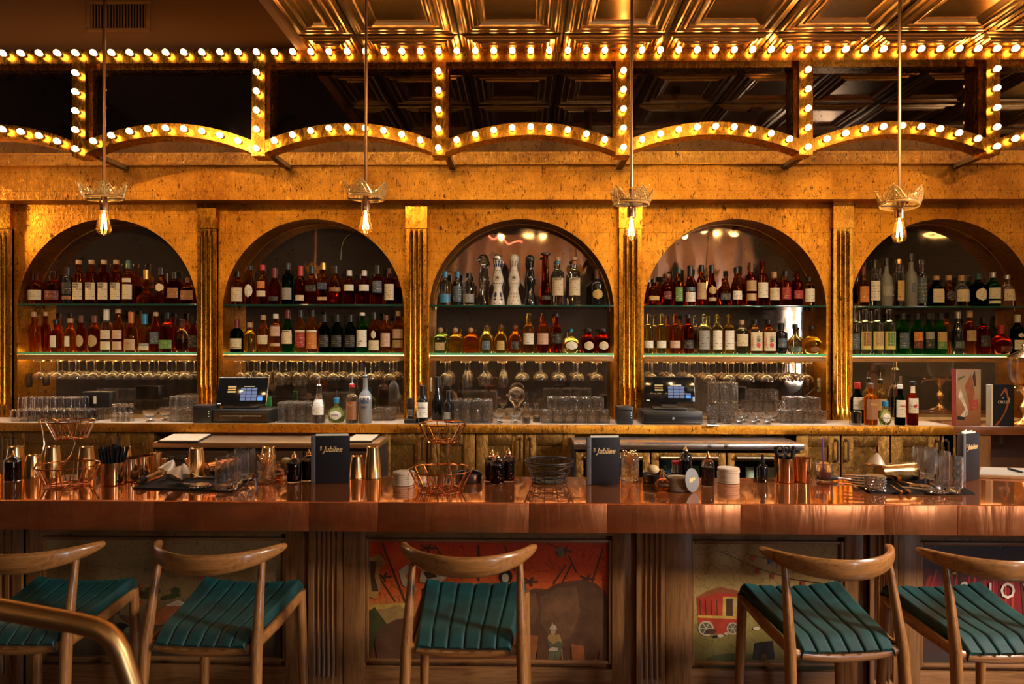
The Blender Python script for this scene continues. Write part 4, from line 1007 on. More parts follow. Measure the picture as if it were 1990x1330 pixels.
def bottle(loc, wd, h, kind, glass, cap, lab=None, label='', group=None, fill=None, extra=None, rz=0.0, sq=2.0, dy=1.0, pourer=False, capz=None):
    r = wd / 2; pf, n = prof(kind, r, h)
    o = thing('bottle', label, 'bottle', loc, rz, group)
    t = MB(); t.lathe(pf, 20 if sq == 2 else 28, sq=sq, dy=dy); t.build('glass_body', BG[glass], o)
    if fill:                                     # (liquid, level)
        lq, lv = fill; t = MB(); pts = [(0, .005)] + [(q * .955, z) for q, z in pf[1:] if 0.004 < z < h * lv] + [(interp_r(pf, h * lv) * .955, h * lv), (0, h * lv)]
        t.lathe(pts, 18, sq=sq, dy=dy); t.build('liquid', BG[lq], o)
    if cap:
        c, cz = cap[0], cap[1] if len(cap) > 1 else 0.88
        t = MB(); rr = n * 1.18 + 0.001
        if len(cap) > 2 and cap[2] == 'ball':
            R = cap[3] if len(cap) > 3 else r * .5
            t.lathe([(0, h * cz)] + [(R * sin(pi * k / 8), h - R - R * cos(pi * k / 8)) for k in range(1, 8)] + [(0, h)], 16)
        elif len(cap) > 2 and cap[2] == 'knob':
            t.lathe([(0, h * cz), (rr * 1.35, h * cz), (rr * 1.5, h * (cz + .02)), (rr * 1.5, h * .95), (rr * 1.25, h * .99), (0, h)], 16)
        else: t.lathe([(0, h * cz), (rr, h * cz), (rr, h * .99), (rr * .85, h), (0, h)], 14)
        t.build('stopper' if cap[0] in ('cork', 'brown', 'clear') else 'cap', BG[c] if c == 'clear' else col('cap_' + c, CP[c], 0.35, 1.0 if c in ('gold', 'steel') else 0.0), o)
    if pourer:
        t = MB(); t.lathe([(0, h * .985), (n * 1.1, h * .985), (n * .7, h * 1.02), (0.004, h * 1.025), (0.003, h * 1.025 + .045), (0, h * 1.025 + .045)], 10); t.build('pourer', M['steel'] if pourer == 1 else M['black'], o)
    for q in (lab or []):
        # (colour, z0, z1, half angle, options...)
        cn, z0, z1, ang = q[:4]; opt = q[4:] if len(q) > 4 else ()
        t = label_patch(pf, h * z0, h * z1, radians(ang), sq, dy, 'oval' in opt, 1.02 if 'top' not in opt else 1.035)
        m = labmat(cn, *LB[cn]) if 'plain' not in opt else col('flat_' + cn, LB[cn][0])
        t.build('label', m, o)
    for q in (extra or []):                      # (text, size, z, colour, widen)
        tx, sz, zf, cn = q[:4]
        text(tx, sz, col('ink_' + cn, CP.get(cn) or LB[cn][0]), o, (0, front_y(pf, h * zf, dy) - 0.0018, h * zf), xs=q[4] if len(q) > 4 else 1.0)
    return o
# rows: (photo x, width px, height px, kind, glass, cap, labels, {options}, look)
C = lambda c, z=0.88, *a: (c, z) + a
ROWS = {
(0, 0): [
 (72, 31, 65, 'squat', 'amber', C('clear', .72, 'knob'), [('cream', .12, .42, 62)], {}, 'squat amber decanter bottle, cream label, clear stopper'),
 (105, 33, 65, 'squat', 'dark', C('clear', .72, 'knob'), [('wine', .12, .40, 62)], {}, 'squat dark amber decanter bottle, wine red label, clear stopper'),
 (132, 22, 73, 'high', 'black', C('black', .78), [('black', .26, .58, 60), ('brown', .12, .22, 60)], {}, 'black bottle with dark label, shoulders square'),
 (153, 21, 87, 'high', 'amber', C('cork', .90), [('cream', .10, .48, 66)], {'extra': [('HIGH', .020, .44, 'black'), ('WEST', .020, .38, 'black')]}, 'tall amber bottle with cork, big cream label'),
 (178, 21, 87, 'high', 'dark', C('cork', .90), [('cream', .10, .48, 66)], {'extra': [('HIGH', .020, .44, 'black'), ('WEST', .020, .38, 'black')]}, 'tall amber bottle with cork, big cream label'),
 (202, 21, 87, 'high', 'red', C('cork', .90), [('cream', .10, .48, 66)], {'extra': [('HIGH', .020, .44, 'black'), ('WEST', .020, .38, 'black')]}, 'tall amber bottle with cork, big cream label'),
 (226, 21, 87, 'high', 'dark', C('cork', .90), [('cream', .10, .48, 66)], {'extra': [('HIGH', .020, .44, 'black'), ('WEST', .020, .38, 'black')]}, 'tall amber bottle with cork, big cream label'),
 (250, 22, 87, 'high', 'amber', C('green', .80), [('cream', .11, .44, 62), ('cream', .49, .58, 50, 'plain')], {}, 'tall amber bottle with dark green foil, cream label'),
 (284, 40, 68, 'onion', 'dark', C('gold', .72), [], {}, 'low bulbous dark bottle with long gold neck'),
 (314, 25, 72, 'std', 'dark', C('black', .80), [('cream', .34, .56, 44, 'oval')], {}, 'dark amber bottle, round cream label, black cap'),
 (340, 23, 63, 'high', 'red', C('black', .80), [('brown', .18, .50, 46)], {'sq': 5}, 'red brown square bottle, brown label'),
 (366, 27, 52, 'squat', 'dark', C('brown', .80), [('brown', .16, .52, 48)], {'sq': 5, 'dy': .7}, 'dark flat sided bottle, brown framed label'),
],
(0, 1): [
 (66, 26, 78, 'taper', 'amber', C('cork', .88), [], {}, 'slim amber bottle swelling to the shoulder, no label'),
 (89, 29, 78, 'taper', 'dark', C('cork', .90), [], {}, 'dark amber bottle swelling to the shoulder, no label'),
 (109, 30, 63, 'squat', 'dark', C('black', .86), [('white', .14, .50, 34, 'plain')], {}, 'squat dark amber bottle, small white label'),  # label coloured white for the reflection on it
 (137, 31, 66, 'squat', 'amber', C('cork', .86), [('white', .16, .46, 26, 'plain')], {}, 'squat amber bottle, narrow white label at the side'),
 (158, 24, 71, 'std', 'dark', C('brown', .80), [('tan', .12, .48, 54, 'oval')], {}, 'amber bottle with oval tan label, wax neck'),
 (184, 24, 71, 'std', 'dark', C('brown', .80), [('tan', .12, .48, 54, 'oval')], {}, 'amber bottle with oval tan label, wax neck'),
 (207, 25, 84, 'std', 'clear', C('white', .70), [('cream', .30, .50, 62), ('cream', .05, .24, 62, 'plain')], {}, 'clear bottle with white neck foil and two cream labels'),
 (230, 24, 84, 'std', 'amber', C('cork', .90), [('pink', .30, .50, 62), ('pink', .05, .24, 62, 'plain')], {}, 'amber bottle with two pink labels'),
 (255, 29, 78, 'bell', 'amber', C('orange', .62), [('tan', .04, .32, 62, 'plain')], {'extra': [('Distillery', .011, .22, 'red')]} , 'bell shaped amber bottle, orange wax neck'),
 (281, 26, 74, 'std', 'amber', C('blue', .62), [('cream', .05, .22, 66), ('blue', .16, .20, 66, 'plain')], {}, 'amber bottle with blue neck foil'),
 (303, 21, 78, 'std', 'dark', C('cork', .90), [('slate', .20, .50, 50)], {'sq': 5}, 'slim dark amber bottle, slanted dark label'),
 (326, 27, 78, 'std', 'dark', C('black', .82), [('green', .08, .30, 50)], {'sq': 6}, 'square dark bottle, green label at the foot'),
 (354, 28, 63, 'squat', 'clear', C('clear', .86), [], {'fill': ('red', .40)}, 'rounded clear bottle half full of red spirit'),
 (376, 23, 69, 'std', 'dark', C('black', .78), [('black', .12, .48, 60)], {}, 'dark bottle with black label at the end of the row'),
],
(1, 0): [
 (462, 25, 66, 'std', 'amber', C('black', .82), [('cream', .10, .50, 62)], {}, 'amber bottle, black cap, tall cream label'),
 (486, 22, 77, 'slope', 'amber', C('black', .88), [('white', .18, .52, 46, 'oval')], {}, 'amber bottle, white pointed label'),
 (510, 24, 78, 'std', 'amber', C('red', .86), [('orange', .40, .58, 40), ('cream', .20, .34, 46, 'plain')], {}, 'amber bottle with red cap, orange window label'),
 (533, 22, 72, 'slope', 'red', C('dred', .70), [('black', .10, .22, 60)], {}, 'dark red bottle, narrow black label'),
 (559, 21, 82, 'high', 'dgreen', C('black', .84), [('grey', .12, .40, 62)], {}, 'dark green bottle, grey label'),
 (584, 22, 76, 'std', 'red', C('red', .74), [('cream', .10, .24, 54)], {}, 'red bottle with tall red cap, small cream label'),
 (606, 24, 76, 'std', 'dark', C('black', .80), [('black', .34, .50, 48)], {'sq': 5}, 'square dark amber bottle, slanted black label'),
 (628, 20, 82, 'std', 'dark', C('gold', .84), [('navy', .36, .52, 48), ('tan', .10, .18, 48, 'plain')], {'sq': 5}, 'square dark bottle with gold cap, slanted navy label'),
 (652, 27, 76, 'bell', 'dark', C('black', .80), [('brown', .34, .44, 60)], {}, 'broad dark amber bottle, narrow brown band'),
 (679, 22, 67, 'std', 'red', C('white', .84), [('white', .40, .58, 58)], {}, 'red brown bottle with white stopper, square white label'),
 (708, 22, 67, 'std', 'red', C('white', .84), [('white', .40, .58, 58)], {}, 'red brown bottle with white stopper, square white label'),
 (734, 20, 77, 'high', 'dark', C('black', .78), [('slate', .30, .60, 60)], {}, 'dark bottle with slate label, silver stripe'),
 (758, 24, 71, 'high', 'dark', C('brown', .86), [('cream', .12, .56, 48)], {}, 'dark amber bottle, tall narrow cream label'),
],
(1, 1): [
 (460, 25, 64, 'std', 'dgreen', C('dred', .72), [('cream', .10, .42, 62), ('orange', .12, .16, 62, 'plain')], {}, 'dark green bottle, wine red foil, cream label'),
 (486, 25, 58, 'squat', 'gold', C('cork', .84), [], {}, 'short golden bottle with wooden stopper, no label'),
 (512, 26, 73, 'taper', 'amber', C('cork', .86), [('cream', .22, .46, 58)], {}, 'amber bottle, cream label, pale stopper'),
 (536, 24, 75, 'high', 'amber', C('white', .88), [('pink', .42, .70, 60), ('tan', .16, .24, 60, 'plain')], {}, 'amber bottle with pink arched label'),
 (559, 22, 83, 'slope', 'green', C('dred', .80), [('cream', .20, .52, 62)], {'extra': [('JAMESON', .0115, .49, 'black', 1.1)]}, 'green bottle, wine red foil, cream label'),
 (584, 21, 83, 'std', 'amber', C('black', .82), [('red', .12, .48, 62), ('cream', .46, .52, 62, 'plain')], {}, 'amber bottle, red label, black foil'),
 (607, 22, 83, 'std', 'amber', C('black', .84), [('orange', .08, .48, 62), ('white', .46, .52, 62, 'plain')], {}, 'amber bottle, orange picture label'),
 (630, 22, 74, 'std', 'dgreen', C('black', .80), [('black', .14, .46, 60)], {}, 'dark green black bottle, black label'),
 (655, 22, 74, 'std', 'dgreen', C('black', .80), [('black', .14, .46, 60)], {}, 'dark green black bottle, black label'),
 (681, 22, 74, 'std', 'dgreen', C('black', .80), [('black', .14, .46, 60)], {}, 'dark green black bottle, black label'),
 (704, 22, 78, 'std', 'green', C('white', .92), [('white', .14, .56, 62)], {'extra': [('10', .018, .28, 'black')]}, 'green bottle with tall white label'),
 (727, 21, 79, 'std', 'dark', C('black', .82), [('cream', .06, .30, 62), ('cream', .34, .54, 26, 'oval')], {}, 'dark bottle with cream label under a small oval'),
 (750, 21, 73, 'std', 'amber', C('brown', .86), [('pink', .16, .52, 58)], {}, 'amber bottle, pale pink label'),
 (774, 22, 81, 'std', 'amber', C('cork', .88), [('tan', .12, .30, 60), ('pink', .34, .56, 60)], {}, 'amber bottle with pink and tan labels beside the pilaster'),
],
(2, 0): [
 (865, 23, 66, 'high', 'clear', C('blue', .82), [('blue', .07, .32, 62, 'plain')], {}, 'clear bottle with blue cap, blue band'),
 (889, 19, 66, 'high', 'black', C('blue', .82), [('slate', .10, .56, 60)], {}, 'black bottle with blue cap'),
 (911, 25, 63, 'high', 'clear', C('black', .84), [('grey', .08, .34, 60)], {}, 'clear bottle with black cap, grey label'),
 (939, 25, 100, 'bellflower', 'clear', C('clear', .86, 'ball', .040), [], {}, 'clear flared decanter with ball stopper'),
 (967, 30, 100, 'bellflower', 'white', C('steel', .86, 'ball', .034), [], {'paint': 'blue'}, 'white ceramic decanter painted blue, silver ball stopper'),
 (999, 29, 100, 'bellflower', 'white', C('white', .86, 'ball', .034), [], {'paint': 'grey'}, 'white ceramic decanter with grey lattice, white ball stopper'),
 (1030, 27, 98, 'bellflower', 'black', C('black', .86, 'ball', .034), [], {}, 'black ceramic decanter with ball stopper'),
 (1060, 21, 103, 'horn', 'red', C('black', .96, 'knob'), [('black', .10, .18, 60)], {'sq': 3}, 'tall tapering red brown bottle'),
 (1084, 24, 94, 'high', 'clear', C('cork', .93), [('cream', .20, .56, 58), ('blue', .86, .91, 80, 'plain')], {'extra': [('OCHO', .019, .53, 'black', .9)], 'fill': ('clear', .66)}, 'tall clear bottle, cream label, blue neck band'),
 (1116, 24, 94, 'high', 'clear', C('cork', .93), [('cream', .20, .56, 58), ('orange', .86, .91, 80, 'plain')], {'extra': [('OCHO', .019, .53, 'black', .9)], 'fill': ('clear', .66)}, 'tall clear bottle, cream label, orange neck band'),
 (1160, 28, 70, 'std', 'black', C('brown', .66), [('gold', .16, .44, 42, 'oval')], {}, 'black bottle, gold oval label'),
],
(2, 1): [
 (856, 29, 50, 'squat', 'tint', C('cork', .76, 'ball', .020), [('tan', .10, .40, 34)], {'sq': 4, 'dy': .8}, 'squat green tinted bottle with round cork'),
 (885, 29, 50, 'squat', 'gold', C('cork', .76, 'ball', .020), [], {'sq': 4, 'dy': .8}, 'squat golden bottle with round cork'),
 (915, 30, 50, 'squat', 'amber', C('cork', .76, 'ball', .020), [], {'sq': 4, 'dy': .8, 'bright': 1}, 'squat amber bottle with round cork'),
 (945, 27, 56, 'bell', 'pale', C('brown', .80, 'ball', .018), [('slate', .10, .42, 34)], {}, 'rounded pale gold bottle, slate label, round stopper'),
 (973, 26, 56, 'bell', 'gold', C('brown', .80, 'ball', .018), [('gold', .10, .42, 34)], {}, 'rounded golden bottle, tan label, round stopper'),
 (1001, 27, 56, 'bell', 'amber', C('brown', .80, 'ball', .018), [('black', .12, .40, 34)], {}, 'rounded amber bottle, black label, round stopper'),
 (1027, 23, 77, 'std', 'gold', C('clear', .92), [('white', .22, .50, 58)], {'fill': ('gold', .55)}, 'golden bottle with long clear neck, white label'),
 (1055, 24, 77, 'std', 'dark', C('clear', .92), [('pink', .22, .50, 58)], {}, 'dark amber bottle with long neck, pink label'),
 (1081, 23, 77, 'std', 'dark', C('black', .92), [('black', .24, .50, 58)], {}, 'dark amber bottle with long neck, black label'),
 (1110, 36, 48, 'round', 'pale', C('blue', .82, 'ball', .016), [('white', .12, .48, 42, 'oval')], {'dy': .7}, 'round flask of pale spirit, white oval label, blue stopper'),
 (1144, 28, 48, 'squat', 'red', C('black', .84, 'knob'), [('cream', .12, .48, 42, 'oval')], {}, 'squat red brown bottle, cream oval label'),
 (1172, 28, 48, 'squat', 'red', C('black', .84, 'knob'), [('cream', .12, .48, 42, 'oval')], {}, 'squat red brown bottle, cream oval label'),
],
(3, 0): [
 (1270, 22, 52, 'squat', 'dark', C('black', .86), [('gold', .20, .36, 46)], {'sq': 4}, 'short faceted dark bottle'),
 (1296, 22, 63, 'std', 'dark', C('brown', .84, 'knob'), [('wine', .20, .44, 46)], {}, 'dark bottle with wooden stopper'),
 (1318, 22, 74, 'std', 'dark', C('green', .84), [('green', .12, .48, 40)], {}, 'dark amber bottle, green label'),
 (1341, 20, 78, 'slope', 'dark', C('black', .72), [('white', .10, .34, 62), ('slate', .36, .46, 62, 'plain')], {}, 'dark bottle, black foil, white label'),
 (1363, 20, 79, 'std', 'dark', C('black', .84), [('tan', .16, .56, 58)], {}, 'dark amber bottle, tall tan label'),
 (1383, 19, 79, 'slope', 'red', C('black', .80), [('gold', .28, .48, 50, 'oval'), ('tan', .12, .20, 50, 'plain')], {}, 'red amber bottle, gold oval label'),
 (1407, 26, 54, 'squat', 'dark', C('clear', .82, 'ball', .018), [('black', .2, .44, 40)], {'sq': 4}, 'broad short dark bottle with glass stopper'),
 (1431, 24, 75, 'bell', 'dark', C('black', .84), [('white', .16, .38, 52)], {}, 'dark bottle, square white label'),
 (1459, 21, 84, 'high', 'dark', C('brown', .78), [('tan', .34, .58, 62), ('tan', .12, .28, 62, 'plain')], {}, 'tall dark bottle with two tan labels'),
 (1481, 22, 86, 'high', 'dark', C('clear', .92), [('white', .18, .52, 62)], {}, 'tall dark bottle, white label, clear neck'),
 (1504, 21, 66, 'high', 'dark', C('cork', .82), [('cream', .16, .52, 62)], {}, 'dark amber bottle, cream label, bamboo stopper'),
 (1526, 22, 68, 'high', 'amber', C('black', .84), [('red', .18, .52, 50)], {}, 'amber bottle with red lettering'),
 (1549, 22, 67, 'high', 'red', C('clear', .84), [('red', .20, .44, 50)], {}, 'red bottle with red print, clear stopper'),
 (1572, 21, 56, 'high', 'gold', C('black', .84), [('white', .14, .58, 54)], {}, 'short golden bottle, white label'),
],
(3, 1): [
 (1260, 20, 76, 'high', 'pale', C('clear', .92), [('white', .14, .32, 58)], {}, 'pale gold bottle with long neck, low white label'),
 (1285, 20, 76, 'high', 'pale', C('clear', .92), [('white', .14, .32, 58)], {}, 'pale gold bottle with long neck, low white label'),
 (1311, 22, 76, 'high', 'amber', C('clear', .92), [('pink', .14, .32, 58)], {}, 'amber bottle with long neck, low pink label'),
 (1337, 22, 76, 'high', 'dark', C('black', .90), [('black', .12, .34, 58)], {}, 'dark bottle with long neck, low black label'),
 (1367, 26, 76, 'std', 'clear', C('clear', .88, 'ball', .014), [('grey', .10, .58, 50)], {'fill': ('pale', .50)}, 'clear bottle, arched grey label, ball stopper'),
 (1393, 25, 76, 'std', 'pale', C('clear', .88, 'ball', .014), [('white', .10, .58, 50)], {}, 'pale gold bottle, arched white label, ball stopper'),
 (1416, 25, 76, 'std', 'gold', C('clear', .88, 'ball', .014), [('white', .10, .58, 50)], {}, 'golden bottle, arched white label, ball stopper'),
 (1441, 25, 65, 'high', 'clear', C('cork', .86), [('cream', .22, .58, 58)], {}, 'clear bottle, square cream label, cork'),
 (1467, 24, 66, 'high', 'clear', C('black', .86), [('cream', .08, .62, 50)], {'sq': 4, 'agave': 1, 'fill': ('amber', .6)}, 'square bottle with agave picture label, red side lettering'),
 (1493, 24, 66, 'high', 'amber', C('black', .86), [('cream', .08, .62, 50)], {'sq': 4, 'agave': 1}, 'square bottle with agave picture label, red side lettering'),
 (1518, 23, 59, 'high', 'black', C('black', .80), [('slate', .20, .50, 40)], {}, 'black bottle with black cap'),
 (1545, 24, 57, 'round', 'clear', C('black', .84), [('slate', .06, .24, 60)], {}, 'clear bottle shaped like a skull, black cap'),
 (1577, 40, 53, 'round', 'gold', C('black', .90), [('brown', .04, .26, 30, 'oval')], {'ripple': 1}, 'round golden bottle of dimpled glass'),
],
(4, 0): [
 (1677, 24, 77, 'std', 'amber', C('dred', .80), [('orange', .10, .50, 56)], {}, 'amber bottle, orange label, red cap'),
 (1699, 23, 90, 'high', 'clear', C('black', .82), [('white', .12, .54, 60)], {}, 'clear bottle with black cap, white label'),
 (1722, 24, 93, 'frostv', 'frost', C('black', .84), [('grey', .22, .42, 50)], {}, 'frosted bottle with black cap, grey print'),
 (1746, 25, 91, 'high', 'clear', C('gold', .90), [('gold', .12, .54, 36)], {}, 'clear bottle with tall gold window label'),
 (1770, 26, 102, 'frostv', 'frost', C('black', .84), [('slate', .26, .44, 20)], {}, 'tall frosted bottle with slim neck'),
 (1791, 20, 91, 'high', 'clear', C('clear', .90), [('slate', .06, .60, 70)], {}, 'slim clear bottle printed all over in dark pattern'),
 (1819, 25, 59, 'squat', 'dgreen', C('cork', .86), [('cream', .12, .56, 46)], {'sq': 4}, 'short dark bottle, square cream label, cork'),
 (1843, 23, 60, 'squat', 'dark', C('cork', .84), [('black', .16, .52, 46, 'oval')], {}, 'short dark bottle, black round label, cork'),
 (1868, 28, 60, 'squat', 'clear', C('cork', .82), [('cream', .16, .54, 60)], {}, 'broad clear bottle, wide cream label, cork'),
 (1900, 28, 63, 'std', 'dgreen', C('green', .82), [('white', .16, .56, 48, 'oval')], {}, 'dark green bottle, white diamond label'),
 (1929, 26, 66, 'std', 'green', C('steel', .84), [('white', .22, .54, 58), ('white', .08, .16, 58, 'plain')], {}, 'green bottle, white label, silver cap'),
 (1957, 28, 61, 'flare', 'clear', C('steel', .86), [('cream', .18, .54, 52)], {}, 'clear spreading bottle, cream label'),
],
(4, 1): [
 (1660, 20, 86, 'high', 'clear', C('clear', .92), [('slate', .10, .46, 60)], {}, 'clear bottle with black printed figures beside the pilaster'),
 (1681, 22, 86, 'high', 'clear', C('clear', .92), [('brown', .18, .48, 40), ('pale', .10, .50, 62, 'plain')], {}, 'clear bottle, brown label, yellow side band'),
 (1705, 22, 86, 'high', 'clear', C('clear', .92), [('tan', .18, .48, 40), ('pale', .10, .50, 62, 'plain')], {}, 'clear bottle, tan label, yellow side band'),
 (1728, 22, 86, 'high', 'clear', C('clear', .92), [('green', .18, .48, 40), ('pale', .10, .50, 62, 'plain')], {}, 'clear bottle, green label, yellow side band'),
 (1754, 22, 79, 'std', 'green', C('black', .84), [('slate', .14, .52, 54)], {}, 'green bottle with slate and red picture label'),
 (1782, 22, 79, 'std', 'green', C('black', .84), [('orange', .30, .54, 54), ('wine', .14, .32, 54, 'top')], {}, 'green bottle with orange and red picture label'),
 (1804, 22, 79, 'std', 'green', C('black', .84), [('grey', .34, .54, 54), ('black', .14, .36, 54, 'top')], {}, 'green bottle with grey and black picture label'),
 (1827, 22, 79, 'std', 'green', C('black', .84), [('gold', .26, .54, 54), ('green', .12, .30, 54, 'top')], {}, 'green bottle with yellow and green picture label'),
 (1861, 23, 82, 'bell', 'black', C('steel', .84), [('slate', .14, .30, 50)], {}, 'black bell shaped bottle, dark label with pale frame'),
 (1884, 23, 84, 'high', 'amber', C('cork', .84), [('tan', .30, .54, 50)], {}, 'tall amber bottle, square tan label'),
 (1911, 22, 71, 'high', 'red', C('black', .84), [('black', .20, .50, 54)], {}, 'dark red bottle, black label'),
 (1945, 38, 56, 'round', 'red', C('red', .70), [('wine', .06, .28, 36)], {}, 'broad dark red bottle with red ribbon neck'),
 (1977, 24, 76, 'std', 'dgreen', C('white', .80), [('white', .12, .36, 54), ('white', .42, .54, 26, 'oval')], {}, 'dark bottle, white label under a white diamond'),
],
}
LB['navy'] = ((0.02, 0.04, 0.10), (0.4, 0.35, 0.2)); LB['pale'] = ((0.70, 0.58, 0.18), (0.5, 0.4, 0.1))
YBO = 4.822
PXR = {}
for (ai, k), rows in ROWS.items():
    ws = [r_[1] for r_ in rows]
    for it in range(6):
        for j in range(len(rows) - 1):
            gap = rows[j + 1][0] - rows[j][0]; tot = (ws[j] + ws[j + 1]) / 2 * 1.05
            if tot > gap: ws[j] *= gap / tot; ws[j + 1] *= gap / tot
    for j, (px_, wp, hp, kind, g, cap, labs, op, look) in enumerate(rows):
        YY = YBO + random.uniform(-0.003, 0.003); s = F / YY
        wd = ws[j] / s; h = hp / s; z = SH[ai, k]
        x = AX(px_, YY, 590 if k == 0 else 684)
        where = ', %s along the %s shelf of the %s arch' % (ORD[j], ('upper', 'lower')[k], arch_n[ai])
        short = look
        lab = short + where
        if len(lab.replace(',', ' ').split()) > 16: lab = short + ', %s on the %s shelf, %s arch' % (ORD[j], ('upper', 'lower')[k], arch_n[ai])
        if len(lab.replace(',', ' ').split()) > 16: lab = short + ', %s shelf, %s arch' % (('upper', 'lower')[k], arch_n[ai])
        amp = None
        b_ = bottle((x, YY, z + 0.0005), wd, h, kind, g, cap, labs, lab, 'bottles on the %s shelf of the %s arch' % (('upper', 'lower')[k], arch_n[ai]), op.get('fill'), op.get('extra'), random.uniform(-0.06, 0.06), op.get('sq', 2.0), op.get('dy', 1.0))
        if 'paint' in op:                       # painted decoration on the ceramic decanters
            pf, n = prof(kind, wd / 2, h); ink = col('glaze_' + op['paint'], (0.02, 0.03, 0.14) if op['paint'] == 'blue' else (0.34, 0.30, 0.26), 0.3)
            def ringd(zf, dots, rr, hgt, a0=0.0):
                t = MB()
                for q in range(dots):
                    a = 2 * pi * q / dots + a0; z0 = h * zf; n0 = len(t.v)
                    for e in range(8):
                        aa = 2 * pi * e / 8; zz = z0 + hgt * sin(aa); R = interp_r(pf, zz) * 1.012 + .0006; th = a + rr / R * cos(aa); t.v.append((R * cos(th), R * sin(th), zz))
                    t.face(range(n0, n0 + 8))
                return t
            specs = [(.78, 9, .006, .016), (.84, 9, .006, .010), (.67, 10, .0045, .004), (.62, 12, .0045, .004), (.42, 14, .004, .004), (.03, 9, .007, .004)]
            specs += [(.20, 6, .010, .020), (.11, 6, .011, .007)] if op['paint'] == 'blue' else [(.22, 14, .0035, .010), (.16, 14, .004, .008), (.09, 10, .006, .006)]
            for sp in specs: tag(ringd(*sp, a0=0.2).build('glaze_pattern', ink, b_), kind='stuff')
            t = label_patch(pf, h * .46, h * .60, radians(40), 2, 1, True, 1.03); t.build('medallion', col('medal_' + op['paint'], (0.55, 0.46, 0.34)), b_)
            t = label_patch(pf, h * .50, h * .56, radians(18), 2, 1, True, 1.05); t.build('medallion_centre', col('medal_c' + op['paint'], (0.10, 0.07, 0.05)), b_)
        if 'agave' in op:
            pf, n = prof(kind, wd / 2, h); yy = -wd / 2 * 1.06 - .0015
            t = MB()
            for q in range(-3, 4): t.poly([(0.008 + q * .0028, yy, h * .34), (0.011 + q * .0028, yy, h * .34), (0.0085 + q * .0055, yy, h * (.60 - abs(q) * .035))])
            tag(t.build('agave_print', col('agave_leaf', (0.03, 0.09, 0.10)), b_), kind='stuff')
            t = MB(); t.poly([(0.009 + .014 * cos(a), yy, h * .25 + .017 * sin(a)) for a in [2 * pi * q / 14 for q in range(14)]]); t.build('agave_heart', col('agave_red', (0.50, 0.02, 0.02)), b_)
            text('AMERICANA', .011, col('agave_red', (0.5, 0.02, 0.02)), b_, (-wd * .34, yy - .0006, h * .34), rot=(pi / 2, -pi / 2, 0))
# ------------------------------------------------------------------ hanging stemware on wire racks
def stem_glass(kind):
    t = MB()
    if kind == 'coupe': pf = [(0.036, 0.001), (0.030, 0.003), (0.006, 0.008), (0.0036, 0.016), (0.0034, 0.074), (0.006, 0.083), (0.026, 0.090), (0.043, 0.105), (0.048, 0.122), (0.046, 0.138), (0.0445, 0.138), (0.0463, 0.122), (0.041, 0.107), (0.024, 0.0925), (0, 0.088)]
    elif kind == 'wine': pf = [(0.034, 0.001), (0.028, 0.003), (0.006, 0.008), (0.0036, 0.016), (0.0034, 0.072), (0.006, 0.080), (0.024, 0.090), (0.036, 0.110), (0.0385, 0.130), (0.036, 0.155), (0.031, 0.176), (0.0295, 0.176), (0.0345, 0.155), (0.037, 0.130), (0.0345, 0.111), (0.022, 0.0925), (0, 0.086)]
    else: pf = [(0.032, 0.001), (0.026, 0.003), (0.006, 0.008), (0.0036, 0.016), (0.0034, 0.060), (0.007, 0.070), (0.020, 0.095), (0.0265, 0.130), (0.026, 0.165), (0.0225, 0.188), (0.0212, 0.188), (0.0247, 0.165), (0.0252, 0.130), (0.0186, 0.097), (0, 0.076)]
    t.lathe(([(0, 0)] + [(r, -z) for r, z in pf])[::-1], 18)
    return t
SG = {k: stem_glass(k).mesh('stem_glass', M['clear2']) for k in ('coupe', 'wine', 'flute')}
SN = dict(coupe='coupe glass', wine='wine glass', flute='flute glass')
HANG = {0: [(76, 'coupe'), (110, 'coupe'), (145, 'coupe'), (181, 'coupe'), (217, 'coupe'), (252, 'coupe'), (288, 'coupe'), (323, 'coupe'), (359, 'coupe')],
 1: [(466, 'wine'), (504, 'wine'), (542, 'wine'), (577, 'wine'), (613, 'coupe'), (648, 'coupe'), (684, 'coupe'), (720, 'coupe'), (756, 'coupe')],
 2: [(865, 'wine'), (905, 'flute'), (940, 'wine'), (976, 'flute'), (1013, 'coupe'), (1050, 'coupe'), (1086, 'coupe'), (1123, 'coupe'), (1160, 'coupe')],
 3: [(1269, 'wine'), (1306, 'wine'), (1342, 'wine'), (1379, 'coupe'), (1417, 'coupe'), (1454, 'coupe'), (1491, 'coupe'), (1530, 'coupe'), (1568, 'coupe')]}
for ai, row in HANG.items():
    zr = SH[ai, 1] - 0.015 - 0.050
    for j, (px_, kind) in enumerate(row):
        x = AX(px_, 4.78, 700)
        t = MB((x, YSF, zr)); q = 0.031
        pts = [(x - q, YM - 0.012, zr)] + [(x - q * cos(a) - 0, YSF + 0.030 - 0.020 * sin(a), zr) for a in [pi * k / 8 for k in range(9)]] + [(x + q, YM - 0.012, zr)]
        t.tube(pts, 0.0032, 6)
        t.tube([(x - q, YSF + 0.05, zr), (x - q, YSF + 0.05, zr + 0.034)], 0.0025, 5); t.tube([(x + q, YSF + 0.05, zr), (x + q, YSF + 0.05, zr + 0.034)], 0.0025, 5)
        ra = t.build('glass_rack', M['brass']); tag(ra, 'brass wire rack rail, %s under the lower shelf of the %s arch' % (ORD[j], arch_n[ai]), 'rack', 'wire racks under the shelves')
        for d, (YY, nm) in enumerate(((4.793, 'front'), (4.893, 'rear'))):
            if kind == 'flute' and ai == 2 and d == 1 and False: continue
            g = link('stem_glass', SG[kind], None, (x + (0.012 if d else 0.0), YY, zr + 0.0042 + 0.003))
            tag(g, 'upside down %s hanging %s in the %s row of the %s arch' % (SN[kind], ORD[j], nm, arch_n[ai]), 'glass', 'stemware hanging in the %s arch' % arch_n[ai])
